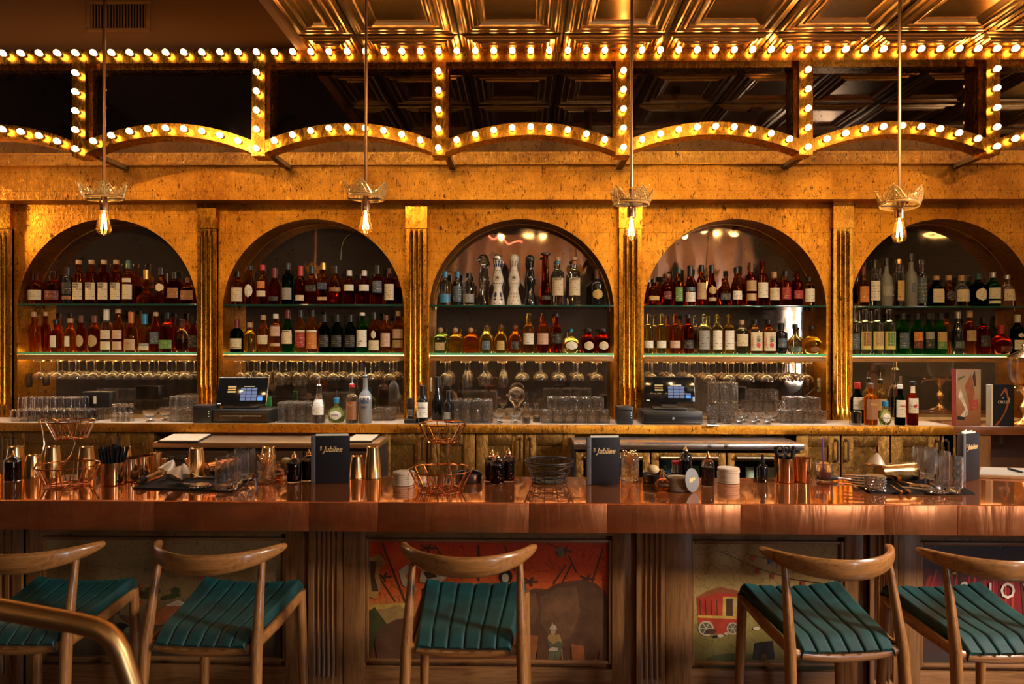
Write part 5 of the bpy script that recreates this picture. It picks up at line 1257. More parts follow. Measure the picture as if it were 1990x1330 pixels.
# ================================================================== BAR STOOLS
def make_stool(label):
    o = thing('bar_stool', label, 'stool', (0, 0, 0), 0, 'bar stools along the copper bar')
    # crescent backrest
    t = MB(); n, seg = 40, 14; g0 = 0; HW = 0.235
    for i in range(n + 1):
        u = 2 * i / n - 1; au = abs(u)
        x = HW * sin(u * 1.22) / sin(1.22); y = 0.19 * (1 - cos(u * 1.22)) / (1 - cos(1.22)) * 0.9
        zc = 0.956 + 0.024 * au ** 2.0
        hh = 0.0115 + 0.0255 * (1 - au ** 2.2) ** 0.9; th = 0.013 + 0.002 * au
        if au > 0.965: hh *= 0.80; th *= 0.80
        # frame: tangent in plan
        dx = cos(u * 1.22) ; dy = 0.9 * 0.19 / HW * sin(1.22) / (1 - cos(1.22)) * sin(u * 1.22)
        l = sqrt(dx * dx + dy * dy); nx, ny = -dy / l, dx / l
        lean = -0.18 * (1 - au)                # blade leans back
        for k in range(seg):
            a = 2 * pi * k / seg; ca, sa = cos(a), sin(a)
            pz = hh * (abs(sa) ** 0.8) * (1 if sa >= 0 else -1); pn = th * ca
            pn2 = pn + pz * lean
            t.v.append((x + nx * pn2, y + ny * pn2, zc + pz))
    for i in range(n):
        for k in range(seg):
            l = (k + 1) % seg; t.face((i * seg + k, (i + 1) * seg + k, (i + 1) * seg + l, i * seg + l), 0, True)
    t.face(list(range(seg))); t.face([n * seg + k for k in range(seg)][::-1])
    t.build('backrest', M['walnut'], o)
    for s in (-1, 1):
        t = MB(); P = [(s * 0.186, 0.098, 0.966), (s * 0.190, 0.070, 0.85), (s * 0.196, 0.032, 0.68), (s * 0.204, 0.008, 0.40), (s * 0.214, -0.03, 0.0)]
        t.tube(P, [0.0105, 0.0145, 0.0195, 0.0175, 0.0125], 14); t.build('leg', M['walnut_z'], o)
        t = MB(); t.tube([(s * 0.196, 0.42, 0.728), (s * 0.202, 0.428, 0.45), (s * 0.212, 0.445, 0.0)], [0.0185, 0.018, 0.0125], 14); t.build('leg', M['walnut_z'], o)
        t = MB(); t.tube([(s * 0.184, 0.045, 0.672), (s * 0.192, 0.22, 0.686), (s * 0.196, 0.41, 0.708)], [0.013, 0.015, 0.014], 10, flat=1.5); t.build('side_rail', M['walnut_z'], o)
        t = MB(); t.tube([(s * 0.205, 0.005, 0.34), (s * 0.206, 0.43, 0.30)], 0.010, 8); t.build('stretcher', M['walnut_z'], o)
    t = MB(); t.tube([(-0.19 + 0.38 * k / 12, 0.036, 0.672 - 0.020 * sin(pi * k / 12)) for k in range(13)], 0.0125, 10, flat=1.35); t.build('back_rail', M['walnut'], o)
    t = MB(); t.tube([(-0.195, 0.42, 0.708), (0.195, 0.42, 0.708)], 0.013, 10, flat=1.4); t.build('front_rail', M['walnut'], o)
    t = MB(); t.tube([(-0.205, 0.43, 0.28), (0.205, 0.43, 0.28)], 0.011, 10); t.build('footrest', M['brass_satin'], o)
    # channel-stitched velvet seat
    t = MB(); nu, nv, ch = 84, 22, 6
    def top(u, v):                             # u -1..1 across, v 0 rear .. 1 front
        wv = 0.164 + 0.040 * v; x = wv * u; y = 0.030 + 0.405 * v
        z = 0.712 + 0.048 * v - 0.010 * sin(pi * v) + 0.016 * u * u * (0.4 + 0.6 * v)
        c = (u + 1) / 2 * ch; f = abs(((c + 0.0) % 1.0) - 0.5) * 2
        z += 0.0095 * (1 - f ** 8.0) - 0.005
        e = max(0.0, (0.13 - v) / 0.13); z -= 0.036 * e ** 2
        e = max(0.0, (v - 0.93) / 0.07); z -= 0.022 * e ** 2
        e = max(0.0, (abs(u) - 0.93) / 0.07); z -= 0.024 * e ** 2
        return (x, y - (0.012 if v < 0.03 else 0), z)
    for j in range(nv + 1):
        for i in range(nu + 1): t.v.append(top(2 * i / nu - 1, j / nv))
    for j in range(nv):
        for i in range(nu): t.face((j * (nu + 1) + i, j * (nu + 1) + i + 1, (j + 1) * (nu + 1) + i + 1, (j + 1) * (nu + 1) + i), 0, True)
    rim = [j for j in range(nu + 1)] + [(j + 1) * (nu + 1) - 1 for j in range(1, nv + 1)] + [nv * (nu + 1) + i for i in range(nu - 1, -1, -1)] + [j * (nu + 1) for j in range(nv - 1, 0, -1)]
    b0 = len(t.v)
    for q in rim:
        x, y, z = t.v[q]; t.v.append((x * 0.97, 0.23 + (y - 0.23) * 0.975, 0.675 + 0.05 * (y - 0.03) / 0.4))
    m_ = len(rim)
    for k in range(m_): t.face((rim[k], b0 + k, b0 + (k + 1) % m_, rim[(k + 1) % m_]), 0, True)
    t.face([b0 + k for k in range(m_)][::-1])
    t.build('seat', M['velvet'], o)
    return o
sl = ['green velvet bar stool partly behind the brass handrail', 'green velvet bar stool standing before the dim landscape panel', 'green velvet bar stool square on to the red elephant panel',
      'green velvet bar stool before the caravan panel with bunting', 'green velvet bar stool before the dark poster panel with white letters']
st0 = None
YST = 2.275
for i, (px_, rz) in enumerate(((19, 0.02), (389, 0.06), (901, 0.03), (1648, -0.09), (1969, -0.08))):
    o = make_stool(sl[0]) if i == 0 else copy_tree(st0)
    if i == 0: st0 = o
    o.location = (AX(px_, YST + 0.03, 1180), YST, 0.0); o.rotation_euler = (0, 0, -rz); o['label'] = sl[i]

# ------------------------------------------------------------------ brass handrail in front
YH = 1.42
hr = thing('handrail', 'bent brass handrail close in front of the bar stools', 'handrail', (AX(255, YH), YH, 0)); o = tuple(hr.location)
P = []
for (x, y, dY) in ((-420, 1128, -0.10), (-150, 1158, -0.05), (40, 1192, -0.015), (150, 1212, 0), (186, 1221, 0), (206, 1231, 0), (222, 1247, 0), (234, 1270, 0), (248, 1310, 0), (262, 1352, 0), (300, 1470, 0)):
    X, Z = at(x, y, YH + dY); P.append((X, YH + dY, Z))
X, Y_, Z = P[-1]; P.append((X + 0.03, Y_, Z - 0.12)); P.append((X + 0.035, Y_, 0.0))
t = MB(o); t.tube(P, 0.021, 20); t.build('rail', M['brass_satin'], hr)
t = MB(o); X2 = P[-1][0]; t.lathe([(0, 0.014), (0.045, 0.012), (0.05, 0.0), (0, 0.0)], 18, (X2, YH, 0)); t.build('base_plate', M['brass_satin'], hr)
x1, z1 = at(197, 1226, YH); t = MB(o)
d = (Vector(P[5]) - Vector(P[4])).normalized(); t.tube([Vector(P[4]) + d * 0.004, Vector(P[4]) + d * 0.007], 0.0217, 20); t.build('weld_collar', M['brass_satin'], hr)
# ================================================================== THINGS ON THE BACK COUNTER
ZK = ZC + 0.0025
def yfor(py):                                   # depth on the counter of a base seen at photo row py
    return max(4.412, atz(1015, py, ZK)[1])
def tumbler(r, h, taper=0.92, seg=16, wall=0.0022, base=0.010):
    # upside down glass: rim at z=0, foot at z=h
    t = MB(); rb = r * taper
    t.lathe([(r - wall, 0.0005), (r, 0.0), (r * (1 + taper) / 2, h * .5), (rb, h - 0.003), (rb - 0.003, h), (0, h), ], seg)
    t.lathe([(0, h - base), (rb - wall, h - base), (r - wall, 0.0005)], seg)
    return t
TM = {'plain': tumbler(0.0262, 0.078).mesh('tumbler', M['clear2']), 'shot': tumbler(0.0185, 0.058, 0.85).mesh('shot_glass', M['clear2']),
      'rocks': tumbler(0.0365, 0.084, 0.96, 20).mesh('tumbler', M['cut']), 'high': tumbler(0.0300, 0.132, 0.96, 20).mesh('highball', M['cut']), 'tall': tumbler(0.0325, 0.150, 0.96, 20).mesh('highball', M['cut'])}
TN = {'plain': 'plain tumbler', 'shot': 'shot glass', 'rocks': 'patterned tumbler', 'high': 'patterned highball glass', 'tall': 'tall patterned highball glass'}
def stack(kind, x0, pitch, cols, Ys, tiers, h, where, xoff=0.0):
    for ti in range(tiers):
        for ri, Y in enumerate(Ys[ti] if isinstance(Ys[0], (list, tuple)) else Ys):
            n = cols[ti] if isinstance(cols, (list, tuple)) else cols
            for c in range(n):
                jx, jy = random.uniform(-.0012, .0012), random.uniform(-.0012, .0012)
                g = link('tumbler' if kind in ('plain', 'rocks') else ('shot_glass' if kind == 'shot' else 'highball_glass'), TM[kind], None, (x0 + c * pitch + ri * xoff + (pitch * .5 if ti and n != (cols[0] if isinstance(cols, (list, tuple)) else cols) else 0) + jx, Y + jy, ZK + ti * (h + 0.002)))
                tier = ('' if tiers == 1 else (', lower tier' if ti == 0 else ', upper tier'))
                tag(g, '%s upside down, %s in %s row%s, %s' % (TN[kind], ORD[c], ('front', 'second', 'third', 'fourth')[ri], tier, where), 'glass', '%ss %s' % (TN[kind], where))
# first arch: two tiers of plain tumblers, a shot glass block, two glass cups, patterned tumblers
stack('plain', AX(27, 4.46), 0.0545, [10, 8], [[4.47, 4.53, 4.59], [4.50, 4.56]], 2, 0.078, 'first arch counter')
stack('plain', AX(173, 4.62), 0.0545, 3, [4.62, 4.68], 1, 0.078, 'beneath the black card box')
stack('shot', AX(223, 4.47), 0.040, 3, [4.47, 4.512], 2, 0.058, 'first arch counter', 0.006)
stack('rocks', AX(341, 4.48), 0.076, 2, [4.48, 4.56], 2, 0.084, 'beside the receipt printer')
# second arch
stack('high', AX(548, 4.47), 0.0635, 4, [4.47, 4.535, 4.60], 1, 0.132, 'beside the card terminal')
stack('rocks', AX(729, 4.50), 0.076, 2, [4.60, 4.68], 1, 0.084, 'behind the frosted bottle')
# middle arch
stack('tall', AX(886, 4.47), 0.0685, 4, [4.47, 4.54, 4.61], 1, 0.150, 'middle arch counter')
stack('rocks', AX(1062, 4.49), 0.0760, [6, 5], [[4.49, 4.568], [4.49, 4.568]], 2, 0.084, 'middle arch counter')
# fourth arch
stack('high', AX(1385, 4.60), 0.0635, 3, [4.56, 4.625], 2, 0.132, 'behind the second card terminal')
stack('rocks', AX(1532, 4.50), 0.0760, [4, 3], [[4.54, 4.62], [4.54, 4.62]], 2, 0.084, 'by the white outlet')
def mug(x, Y, label, s=1.0):
    o = thing('glass_cup', label, 'cup', (x, Y, ZK), random.uniform(-.5, .5)); t = MB()
    t.lathe([(0, 0), (0.024 * s, 0.0), (0.027 * s, 0.004), (0.008 * s, 0.012), (0.010 * s, 0.018), (0.032 * s, 0.034), (0.043 * s, 0.058), (0.046 * s, 0.076), (0.0445 * s, 0.076), (0.041 * s, 0.058), (0.030 * s, 0.038), (0, 0.026)], 18); t.build('bowl', M['clear2'], o)
    return o
for px_, Y, l in ((292, 4.48, 'clear footed glass cup beside the shot glasses'), (322, 4.56, 'clear footed glass cup beside the patterned tumblers, first arch'), (970, 4.49, 'clear footed glass cup beside the tall highballs, middle arch'), (1001, 4.49, 'clear footed glass cup beside the small carafe, middle arch')): mug(AX(px_, Y), Y, l)
k = 0
for Y in (4.465, 4.565):
    for px_ in ((1436, 1464, 1491) if Y < 4.5 else (1446, 1474, 1502)):
        mug(AX(px_, Y) , Y, 'clear footed glass cup, %s in %s row of fourth arch cups' % (ORD[k % 3], 'front' if Y < 4.5 else 'back'), 0.95); k += 1
def pitcher(px_, Y, label, h=0.13, r=0.034):
    o = tag(link('fluted_glass', None, None) if False else MB().lathe([(0, 0), (r * .8, 0), (r * .86, .004), (r, h * .5), (r * 1.12, h), (r * 1.06, h), (r * .94, h * .5), (r * .78, .012), (0, .010)], 20, amp=lambda i, z: 1 + .02 * (i % 2)).build('beer_mug', M['cut']), label, 'glass')
    o.location = (AX(px_, Y), Y, ZK); return o
pitcher(1384, 4.455, 'cut glass mug leaning in the crowd of fourth arch glasses, front one', 0.12); pitcher(1411, 4.475, 'cut glass mug in the crowd of fourth arch glasses, behind another', 0.13)
# carafes
def carafe(px_, Y, label, s=1.0):
    o = MB().lathe([(0, 0), (0.024 * s, 0), (0.027 * s, .004), (0.027 * s, .045 * s), (0.016 * s, .078 * s), (0.0145 * s, .11 * s), (0.020 * s, .135 * s), (0.0185 * s, .135 * s), (0.013 * s, .11 * s), (0.0145 * s, .078 * s), (0.0245 * s, .045 * s), (0.0245 * s, .008), (0, .008)], 18).build('carafe', M['clear2'])
    o.location = (AX(px_, Y), Y, ZK); tag(o, label, 'carafe')
carafe(1023, 4.46, 'small clear carafe with pinched neck, middle arch counter'); carafe(1043, 4.53, 'small clear carafe beside the patterned tumblers, middle arch counter', .95)
o = thing('decanter', 'round clear decanter upside down behind the middle arch glasses', 'decanter', (AX(1004, 4.68), 4.68, ZK)); t = MB()
t.lathe([(0.030, 0.0), (0.020, 0.02), (0.016, 0.07), (0.024, 0.10), (0.052, 0.135), (0.060, 0.165), (0.050, 0.20), (0.022, 0.222), (0, 0.225)], 22); t.build('glass_body', M['clear2'], o)

# card box behind the first arch glasses
o = thing('card_box', 'black card box with a small pale label on the first arch glasses', 'box', (AX(187, 4.60), 4.60, ZK + 0.082)); t = MB()
W2, H2 = 26 * 4.6 / F, 30 * 4.6 / F
t.rbox(-W2, W2, 0, 0.07, 0, H2, 0.003); t.build('body', M['black'], o); t = MB(); t.box(-0.018, 0.002, -0.001, 0.0005, 0.025, 0.075); t.build('label', M['paper'], o)
t = MB(); t.rbox(-W2 - .002, W2 + .002, -0.002, 0.072, H2 - 0.004, H2 + 0.002, 0.001); t.build('lid_edge', M['steel'], o)

# card terminals on cash drawers
def terminal(l, r, top, bot, tilt, yaw, label, lean):
    YT = 4.50; x0, x1 = AX(l, YT, 760), AX(r, YT, 760); wd = x1 - x0; zb = AZ(bot, YT, (l + r) / 2); ht = (bot - top) * YT / F / cos(tilt) * 1.0
    o = thing('card_terminal', label, 'terminal', ((x0 + x1) / 2, YT, zb), yaw)
    R_ = Matrix.Rotation(-tilt, 4, 'X') @ (Matrix.Shear('XZ', 4, (lean, 0)) if False else Matrix.Identity(4))
    def tb(m_, name, mat, par):
        m_.v = [tuple(R_ @ Vector(v_)) for v_ in m_.v]; return m_.build(name, mat, par)
    t = MB(); t.rbox(-wd / 2, wd / 2, 0, 0.018, 0, ht, 0.006); sc = tb(t, 'bezel', M['steel'] if lean else M['black'], o)
    t = MB(); t.rbox(-wd / 2 + .004, wd / 2 - .004, -0.002, 0.002, 0.004, ht - .004, 0.001); tb(t, 'screen', M['black_gloss'], sc)
    kx, ky = -wd / 2 + wd * 0.47, ht * 0.16; kw, kh = wd * 0.098, ht * 0.098
    km = emitter('keypad_blue_grey', (0.16, 0.19, 0.30), 1.0) if 'k' not in _pm else _pm['k']; _pm['k'] = km
    kb = emitter('keypad_blue', (0.12, 0.38, 0.85), 1.0) if 'kb' not in _pm else _pm['kb']; _pm['kb'] = kb
    ko = emitter('screen_gold', (0.55, 0.38, 0.14), 1.0) if 'ko' not in _pm else _pm['ko']; _pm['ko'] = ko
    for rr in range(4):
        for cc_ in range(3):
            a, b_ = kx + cc_ * kw * 1.13, ky + rr * kh * 1.2
            t = MB(); t.box(a, a + kw, -0.0032, -0.002, b_, b_ + kh); tb(t, 'key', km, sc)
    a = kx + 3.1 * kw * 1.13; t = MB(); t.box(a, a + kw, -0.0032, -0.002, ky, ky + kh * 1.1); tb(t, 'key', kb, sc)
    t = MB(); t.box(a, a + kw, -0.0032, -0.002, ky + kh * 1.25, ky + kh * 1.9); tb(t, 'key', km, sc)
    for zz, q in ((.62, .06), (.53, .05), (.44, .06)):
        t = MB(); t.box(-wd / 2 + wd * .21, -wd / 2 + wd * .37, -0.0032, -0.002, ht * zz, ht * (zz + q)); tb(t, 'menu_tile', ko if q > .055 else M['bronze'], sc)
    t = MB(); t.box(-wd / 2 + .012, -wd / 2 + .035, -0.0032, -0.002, .008, .014); tb(t, 'sticker', M['paper'], sc)
    t = MB(); t.box(kx + kw * .5, kx + kw * 2.7, -0.0032, -0.002, ky + kh * 5.0, ky + kh * 5.25); tb(t, 'heading', M['paper'], sc)
    # stand
    zd = ZK + 0.088 - zb
    t = MB(); t.rbox(-0.11, 0.11, -0.015, 0.13, zd, zd + 0.012, 0.004); t.prism([(-0.05, 0.03, zd + .012), (-0.05, 0.10, zd + .012), (-0.05, 0.085, ht * .6), (-0.05, 0.060, ht * .6)], (0.10, 0, 0)); t.build('stand', M['black'], o)
    return o
terminal(420, 516, 734, 788, radians(22), 0.10, 'touch screen card terminal on the drawer beside second arch highballs', 1)
terminal(1253, 1351, 733, 782, radians(14), -0.06, 'touch screen card terminal before the fourth arch wine glasses', 0)
def drawer(l, r, top, bot, label, keyhole):
    Y0 = yfor(bot); x0, x1 = AX(l, Y0, 810), AX(r, Y0, 810); hh = 0.086
    o = thing('cash_drawer', label, 'cash drawer', ((x0 + x1) / 2, Y0, ZK)); w2 = (x1 - x0) / 2
    t = MB(); t.rbox(-w2, w2, 0.008, 0.25, 0.006, hh, 0.004); t.build('case', M['black'], o)
    t = MB(); t.rbox(-w2 + .012, w2 - .012, 0.0, 0.009, 0.014, hh - .014, 0.003); f_ = t.build('drawer_front', plain('drawer_front_' + str(l), (0.05, 0.028, 0.012) if keyhole else (0.015, 0.015, 0.015), 0.35, 0.4), o)
    t = MB(); t.tube([(-w2 * .72, -0.003, hh * .55), (w2 * .72, -0.003, hh * .55)], 0.0015, 6); t.build('trim_line', M['steel'] if keyhole else M['black_gloss'], f_)
    t = MB(); t.lathe([(0, 0.007), (0.009, 0.006), (0.011, 0.0), (0, 0)], 14, (0, 0, hh * .48), M=Matrix.Rotation(pi / 2, 4, 'X')); t.build('lock', M['steel'], f_)
    for sx in (-1, 1):
        t = MB(); t.lathe([(0, 0), (0.010, 0), (0.012, .007), (0, .007)], 10, (sx * (w2 - .04), 0.04, 0)); t.build('foot', M['rubber'], o)
drawer(412, 524, 790, 828, 'black cash drawer with brown front under the card terminal', True)
drawer(1250, 1366, 791, 829, 'black cash drawer with round lock under the second terminal', False)
def printer(l, r, bot, label, hh=0.115, dots=True):
    Y0 = yfor(bot); x0, x1 = AX(l, Y0, 810), AX(r, Y0, 810); w2 = (x1 - x0) / 2
    o = thing('receipt_printer', label, 'printer', ((x0 + x1) / 2, Y0, ZK)); t = MB(); t.rbox(-w2, w2, 0, 0.13, 0, hh, 0.006); t.build('case', M['black'], o)
    t = MB(); t.box(-w2 + .008, w2 - .008, -0.0015, 0.001, hh * .80, hh * .83); t.build('paper_slot', M['black_gloss'], o)
    t = MB(); [t.lathe([(0, 0.002), (0.0032, 0.0015), (0.0032, 0), (0, 0)], 8, (w2 * .72, -0.0005, hh * q), M=Matrix.Rotation(pi / 2, 4, 'X')) for q in (.38, .52, .64)]; t.build('indicator', plain('indicator_' + str(l), (0.5, 0.5, 0.35), .4, 0, emit=(0.8, 0.8, 0.4), es=0.5), o)
printer(374, 411, 827, 'black receipt printer beside the cash drawer under the first pilaster'); printer(1200, 1231, 829, 'black receipt printer beside the second cash drawer')
# green card box behind the terminal
o = MB().rbox(-0.016, 0.016, 0, 0.03, 0, 0.075, 0.002).build('card_pack', plain('green_card', (0.02, 0.22, 0.05), 0.5)); o.location = (AX(521, 4.66), 4.66, ZK + 0.09); tag(o, 'small green pack behind the touch screen', 'box')
o.location.z = ZK; o.scale = (1, 1, 2.0)
# cordless phone
Y0 = yfor(826); x = AX(796, Y0, 820)
o = thing('cordless_phone', 'black cordless phone upright in its cradle by the pilaster', 'phone', (x, Y0 + .02, ZK)); t = MB(); t.rbox(-.04, .04, -.01, .07, 0, .03, .008); t.build('cradle', M['black'], o)
t = MB(); t.rbox(-.020, .020, .010, .034, .018, .165, .007); hs = t.build('handset', M['black'], o)
for a in range(4):
    for c in range(3):
        t = MB(); t.box(-.014 + c * .0105, -.0065 + c * .0105, .0088, .0105, .045 + a * .012, .053 + a * .012); t.build('key', M['grey_card'], hs)
t = MB(); t.box(-.013, .013, .0088, .0105, .105, .130); t.build('display', M['bronze'], hs)
# white outlets in the niche sides
outlet(1590, 747, 4.86, 'white double outlet in the fourth arch niche', 0.045, 0.095, 'ivory', 0).rotation_euler.z = 0
o = [q for q in COL.objects if q.get('label') == 'white double outlet in the fourth arch niche'][0]
o.location = (arch[3][1] - 0.0005, 4.86, AZ(747, 4.86)); o.rotation_euler = (0, 0, -pi / 2)
o = outlet(57, 742, 4.85, 'dark cable plate on the first arch niche side', 0.06, 0.10, 'bronze', 0); o.location = (arch[0][0] + 0.0005, 4.86, AZ(742, 4.86)); o.rotation_euler = (0, 0, pi / 2)
o = outlet(838, 748, 4.85, 'white outlet on the side of the middle arch niche', 0.05, 0.095, 'ivory', 0); o.location = (arch[2][0] + 0.0005, 4.84, AZ(748, 4.84)); o.rotation_euler = (0, 0, pi / 2)
t = MB((arch[3][1], 4.86, ZC)); xe = arch[3][1]
ze = AZ(752, 4.86); t.tube([(xe - .008, 4.86, ze), (xe - .03, 4.855, ze - .004), (xe - .09, 4.85, ze - .05), (xe - .17, 4.84, ze - .10), (xe - .20, 4.82, ze - .15), (xe - .20, 4.80, ZK + .003)], 0.004, 6)
tag(t.build('power_cord', M['black']), 'black power cord plugged into the fourth arch outlet', 'cord')

# ------------------------------------------------------------------ bottles standing on the counter
def cb(px_, bot, wp, hp, kind, g, cap, labs, look, **op):
    Y = yfor(bot) + wp * 0.5 * 4.5 / F; s = F / Y
    return bottle((AX(px_, Y, 820), Y, ZK), wp / s, hp / s, kind, g, cap, labs, look, 'bottles on the back counter', op.get('fill'), op.get('extra'), 0, op.get('sq', 2.0), op.get('dy', 1.0), op.get('pourer', False))
cb(620, 826, 24, 74, 'slope', 'clear', None, [('white', .22, .62, 60)], 'clear bottle with steel pourer, white label, beside the highballs', pourer=1)
cb(654, 826, 35, 48, 'round', 'tint', C('blue', .78), [('white', .12, .50, 40, 'oval')], 'round clear flask with blue collar, white oval label', pourer=2, dy=.6, extra=[('Don Julio', .011, .33, 'navy')])
cb(684, 826, 24, 76, 'high', 'clear', C('red', .92), [('brown', .10, .56, 56, 'plain')], 'clear bottle with brown label and pourer', pourer=1, extra=[("Tito's", .022, .47, 'gold')])
cb(710, 825, 25, 92, 'frostv', 'frost', C('black', .96), [('navy', .42, .54, 44), ('white', .50, .58, 60, 'plain')], 'tall frosted bottle with blue mountain print', pourer=1, extra=[('GREY', .019, .34, 'navy')])
cb(821, 826, 23, 74, 'std', 'black', C('black', .74), [('white', .16, .56, 66)], 'dark wine bottle with white label before the pilaster', extra=[('OCHO', .016, .42, 'black')])
cb(850, 818, 22, 84, 'slope', 'black', C('black', .70), [], 'dark sparkling wine bottle by the phone', )
cb(872, 823, 19, 62, 'std', 'black', C('black', .74), [('grey', .12, .34, 56)], 'short dark bottle with grey label beside the tall highballs')
cb(1667, 829, 25, 80, 'std', 'dgreen', C('red', .84), [('cream', .34, .64, 60)], 'dark bottle with cream label behind the short tumbler')
cb(1692, 827, 24, 80, 'high', 'amber', C('brown', .88), [('brown', .14, .62, 62, 'plain')], 'amber bottle with brown label on the shadowed counter', pourer=2, extra=[("Tito's", .020, .50, 'gold')])
cb(1711, 811, 21, 74, 'std', 'pale', C('black', .90), [('tan', .2, .5, 54)], 'pale bottle with tan label standing behind the blue stoppered flask', pourer=1)
cb(1720, 829, 23, 46, 'round', 'tint', C('blue', .78), [('white', .10, .50, 40, 'oval')], 'round flask with blue stopper and white oval label, shadowed counter', dy=.6, extra=[('Don Julio', .011, .30, 'navy')])
cb(1742, 809, 22, 92, 'frostv', 'clear', None, [('slate', .2, .4, 50)], 'tall clear bottle with steel pourer at the back of the group', pourer=1)
cb(1749, 828, 19, 78, 'std', 'dgreen', C('white', .90), [('cream', .20, .62, 66)], 'dark bottle with cream label and red words', extra=[('PIERRE', .012, .48, 'red')])
cb(1773, 829, 20, 84, 'std', 'red', C('black', .92), [('cream', .28, .62, 66), ('cream', .74, .90, 70, 'plain')], 'red brown bottle, cream label with red fruit')
t = MB(); ob = [q for q in COL.objects if q.get('label') == 'red brown bottle, cream label with red fruit'][0]
g_ = MB(); g_.poly([(0.011 * cos(a), -0.037, 0.125 + 0.011 * sin(a)) for a in [2 * pi * q / 16 for q in range(16)]]); g_.build('apple_print', col('apple_red', (0.35, 0.015, 0.02)), ob)
Y0 = yfor(831); o = link('tumbler', tumbler(0.036, 0.09, 1.05, 20).mesh('tumbler', M['clear2']), None, (AX(1668, Y0, 820), Y0 - 0.0, ZK)); tag(o, 'short clear tumbler standing before the dark bottle at the last pilaster', 'glass')
o.location.y = 4.45; ob = [q for q in COL.objects if q.get('label', '').startswith('dark bottle with cream label behind the short')][0]; ob.location.y = 4.55; ob.location.x = AX(1666, 4.55, 820)
# wrapped towel leaning over
# ------------------------------------------------------------------ books and the fountain at the far end
def book(l, r, top, bot, dp, label, cover, spine, rz=0.0, Y0=None):
    Y0 = Y0 or yfor(bot); x0, x1 = AX(l, Y0, 780), AX(r, Y0, 780); w2 = (x1 - x0) / 2; hh = (bot - top) * Y0 / F
    o = thing('book', label, 'book', ((x0 + x1) / 2, Y0, ZC + 0.0005), rz)
    t = MB(); t.box(-w2, w2, 0, 0.004, 0, hh); c = t.build('front_cover', cover, o)
    t = MB(); t.box(-w2, w2, dp - .004, dp, 0, hh); t.build('rear_cover', cover, o)
    t = MB(); t.box(-w2 - .001, -w2 + .004, .004, dp - .004, 0, hh); t.build('spine', spine, o)
    t = MB(); t.box(-w2 + .004, w2 - .003, .004, dp - .004, .004, hh - .003); t.build('pages', M['paper'], o)
    return o, w2, hh
cv = paintmat('poster_tan', [(0.0, (0.22, 0.08, 0.025)), (0.35, (0.34, 0.14, 0.05)), (0.6, (0.42, 0.28, 0.16)), (1.0, (0.36, 0.27, 0.19))], 0.3, False, 30)
o, w2, hh = book(1859, 1906, 719, 828, 0.05, 'tall book with a tan acrobat cover and red top edge', cv, col('red_spine', (0.30, 0.03, 0.02)))
def pr(o, pts, m, k): t = MB(); t.poly([(x * w2, -0.0006 - k * .0003, z * hh) for x, z in pts]); tag(t.build('cover_print', m, o), kind='stuff')
pr(o, [(-.9, .52), (-.7, .66), (-.25, .40), (-.1, .34), (-.3, .30), (-.55, .42)], fl['white'], 1); pr(o, [(-.75, .16), (-.2, .33), (-.05, .30), (-.1, .20), (-.5, .12)], fl['white'], 2); pr(o, [(-.3, .70), (.15, .92), (.5, .60), (.3, .40), (.05, .38)], fl['rust'], 3)
pr(o, [(.3, .88), (.5, .98), (.62, .72), (.45, .70)], fl['umber'], 4); pr(o, [(-1, .12), (-.4, .10), (-.1, .28), (-.35, .16), (-.9, .18)], fl['black'], 5); pr(o, [(.1, .28), (.75, .30), (.75, .47), (.1, .45)], fl['red'], 6); pr(o, [(-.9, .85), (-.3, .90), (-.35, .87), (-.9, .80)], fl['olive'], 7)
text('GREATEST', .012, fl['bone'], o, (w2 * .43, -.0035, hh * .40), xs=.55); text('CIRCUS', .014, fl['bone'], o, (w2 * .43, -.0035, hh * .33), xs=.65)
t = MB(); t.box(-w2, w2, 0, .05, hh, hh + .002); t.build('top_edge', col('red_spine', (0.3, .03, .02)), o)
o, w2, hh = book(1929, 1972, 746, 826, 0.045, 'black covered book with a red acrobat and pale spine', M['leather'], M['paper'], 0.06)
t = MB(); t.box(-w2 - .012, -w2 - .001, .0, .045, 0, hh); t.build('spine_strip', M['paper'], o)
pr(o, [(-.35, .74), (.10, .92), (.30, .90), (.45, .72), (.38, .60), (.25, .76), (.05, .84), (-.2, .72)], fl['rust'], 1); pr(o, [(.38, .62), (.55, .60), (.25, .36), (-.35, .10), (-.9, .03), (-.5, .10), (.05, .34)], fl['rust'], 2); pr(o, [(-.9, .02), (-.5, .14), (-.35, .10), (-.6, .02)], fl['red'], 3); pr(o, [(.35, .72), (.6, .66), (.55, .56), (.36, .60)], fl['flesh'], 4)
text('CIRCUS', .026, fl['white'], o, (-w2 * .12, -.003, hh * .58), xs=.72); text('THE', .010, fl['white'], o, (-w2 * .12, -.003, hh * .68), xs=.8)
YA = 4.50; xA = AX(1992, YA); o = thing('drink_fountain', 'glass water fountain with brass lid and tall stem beside the books', 'fountain', (xA, YA, ZC + 0.0005))
t = MB(); t.lathe([(0, 0), (.075, 0), (.078, .006), (.060, .016), (.030, .026), (.016, .045), (.013, .075), (.020, .095), (.028, .115), (.020, .135), (.012, .15), (.012, .19), (.022, .21), (.045, .235), (.060, .25), (.060, .258), (0, .258)], 24); t.build('stem', M['brass'], o)
t = MB(); t.lathe([(.045, .258), (.075, .275), (.090, .31), (.094, .37), (.092, .43), (.088, .43), (.09, .37), (.086, .31), (.07, .28), (0, .27)], 28); t.build('reservoir', M['clear2'], o)
t = MB(); t.lathe([(0, .43), (.097, .43), (.097, .440), (.080, .455), (.045, .478), (.02, .488), (.012, .50), (.018, .515), (.012, .53), (0, .54)], 24); t.build('lid', M['brass'], o)
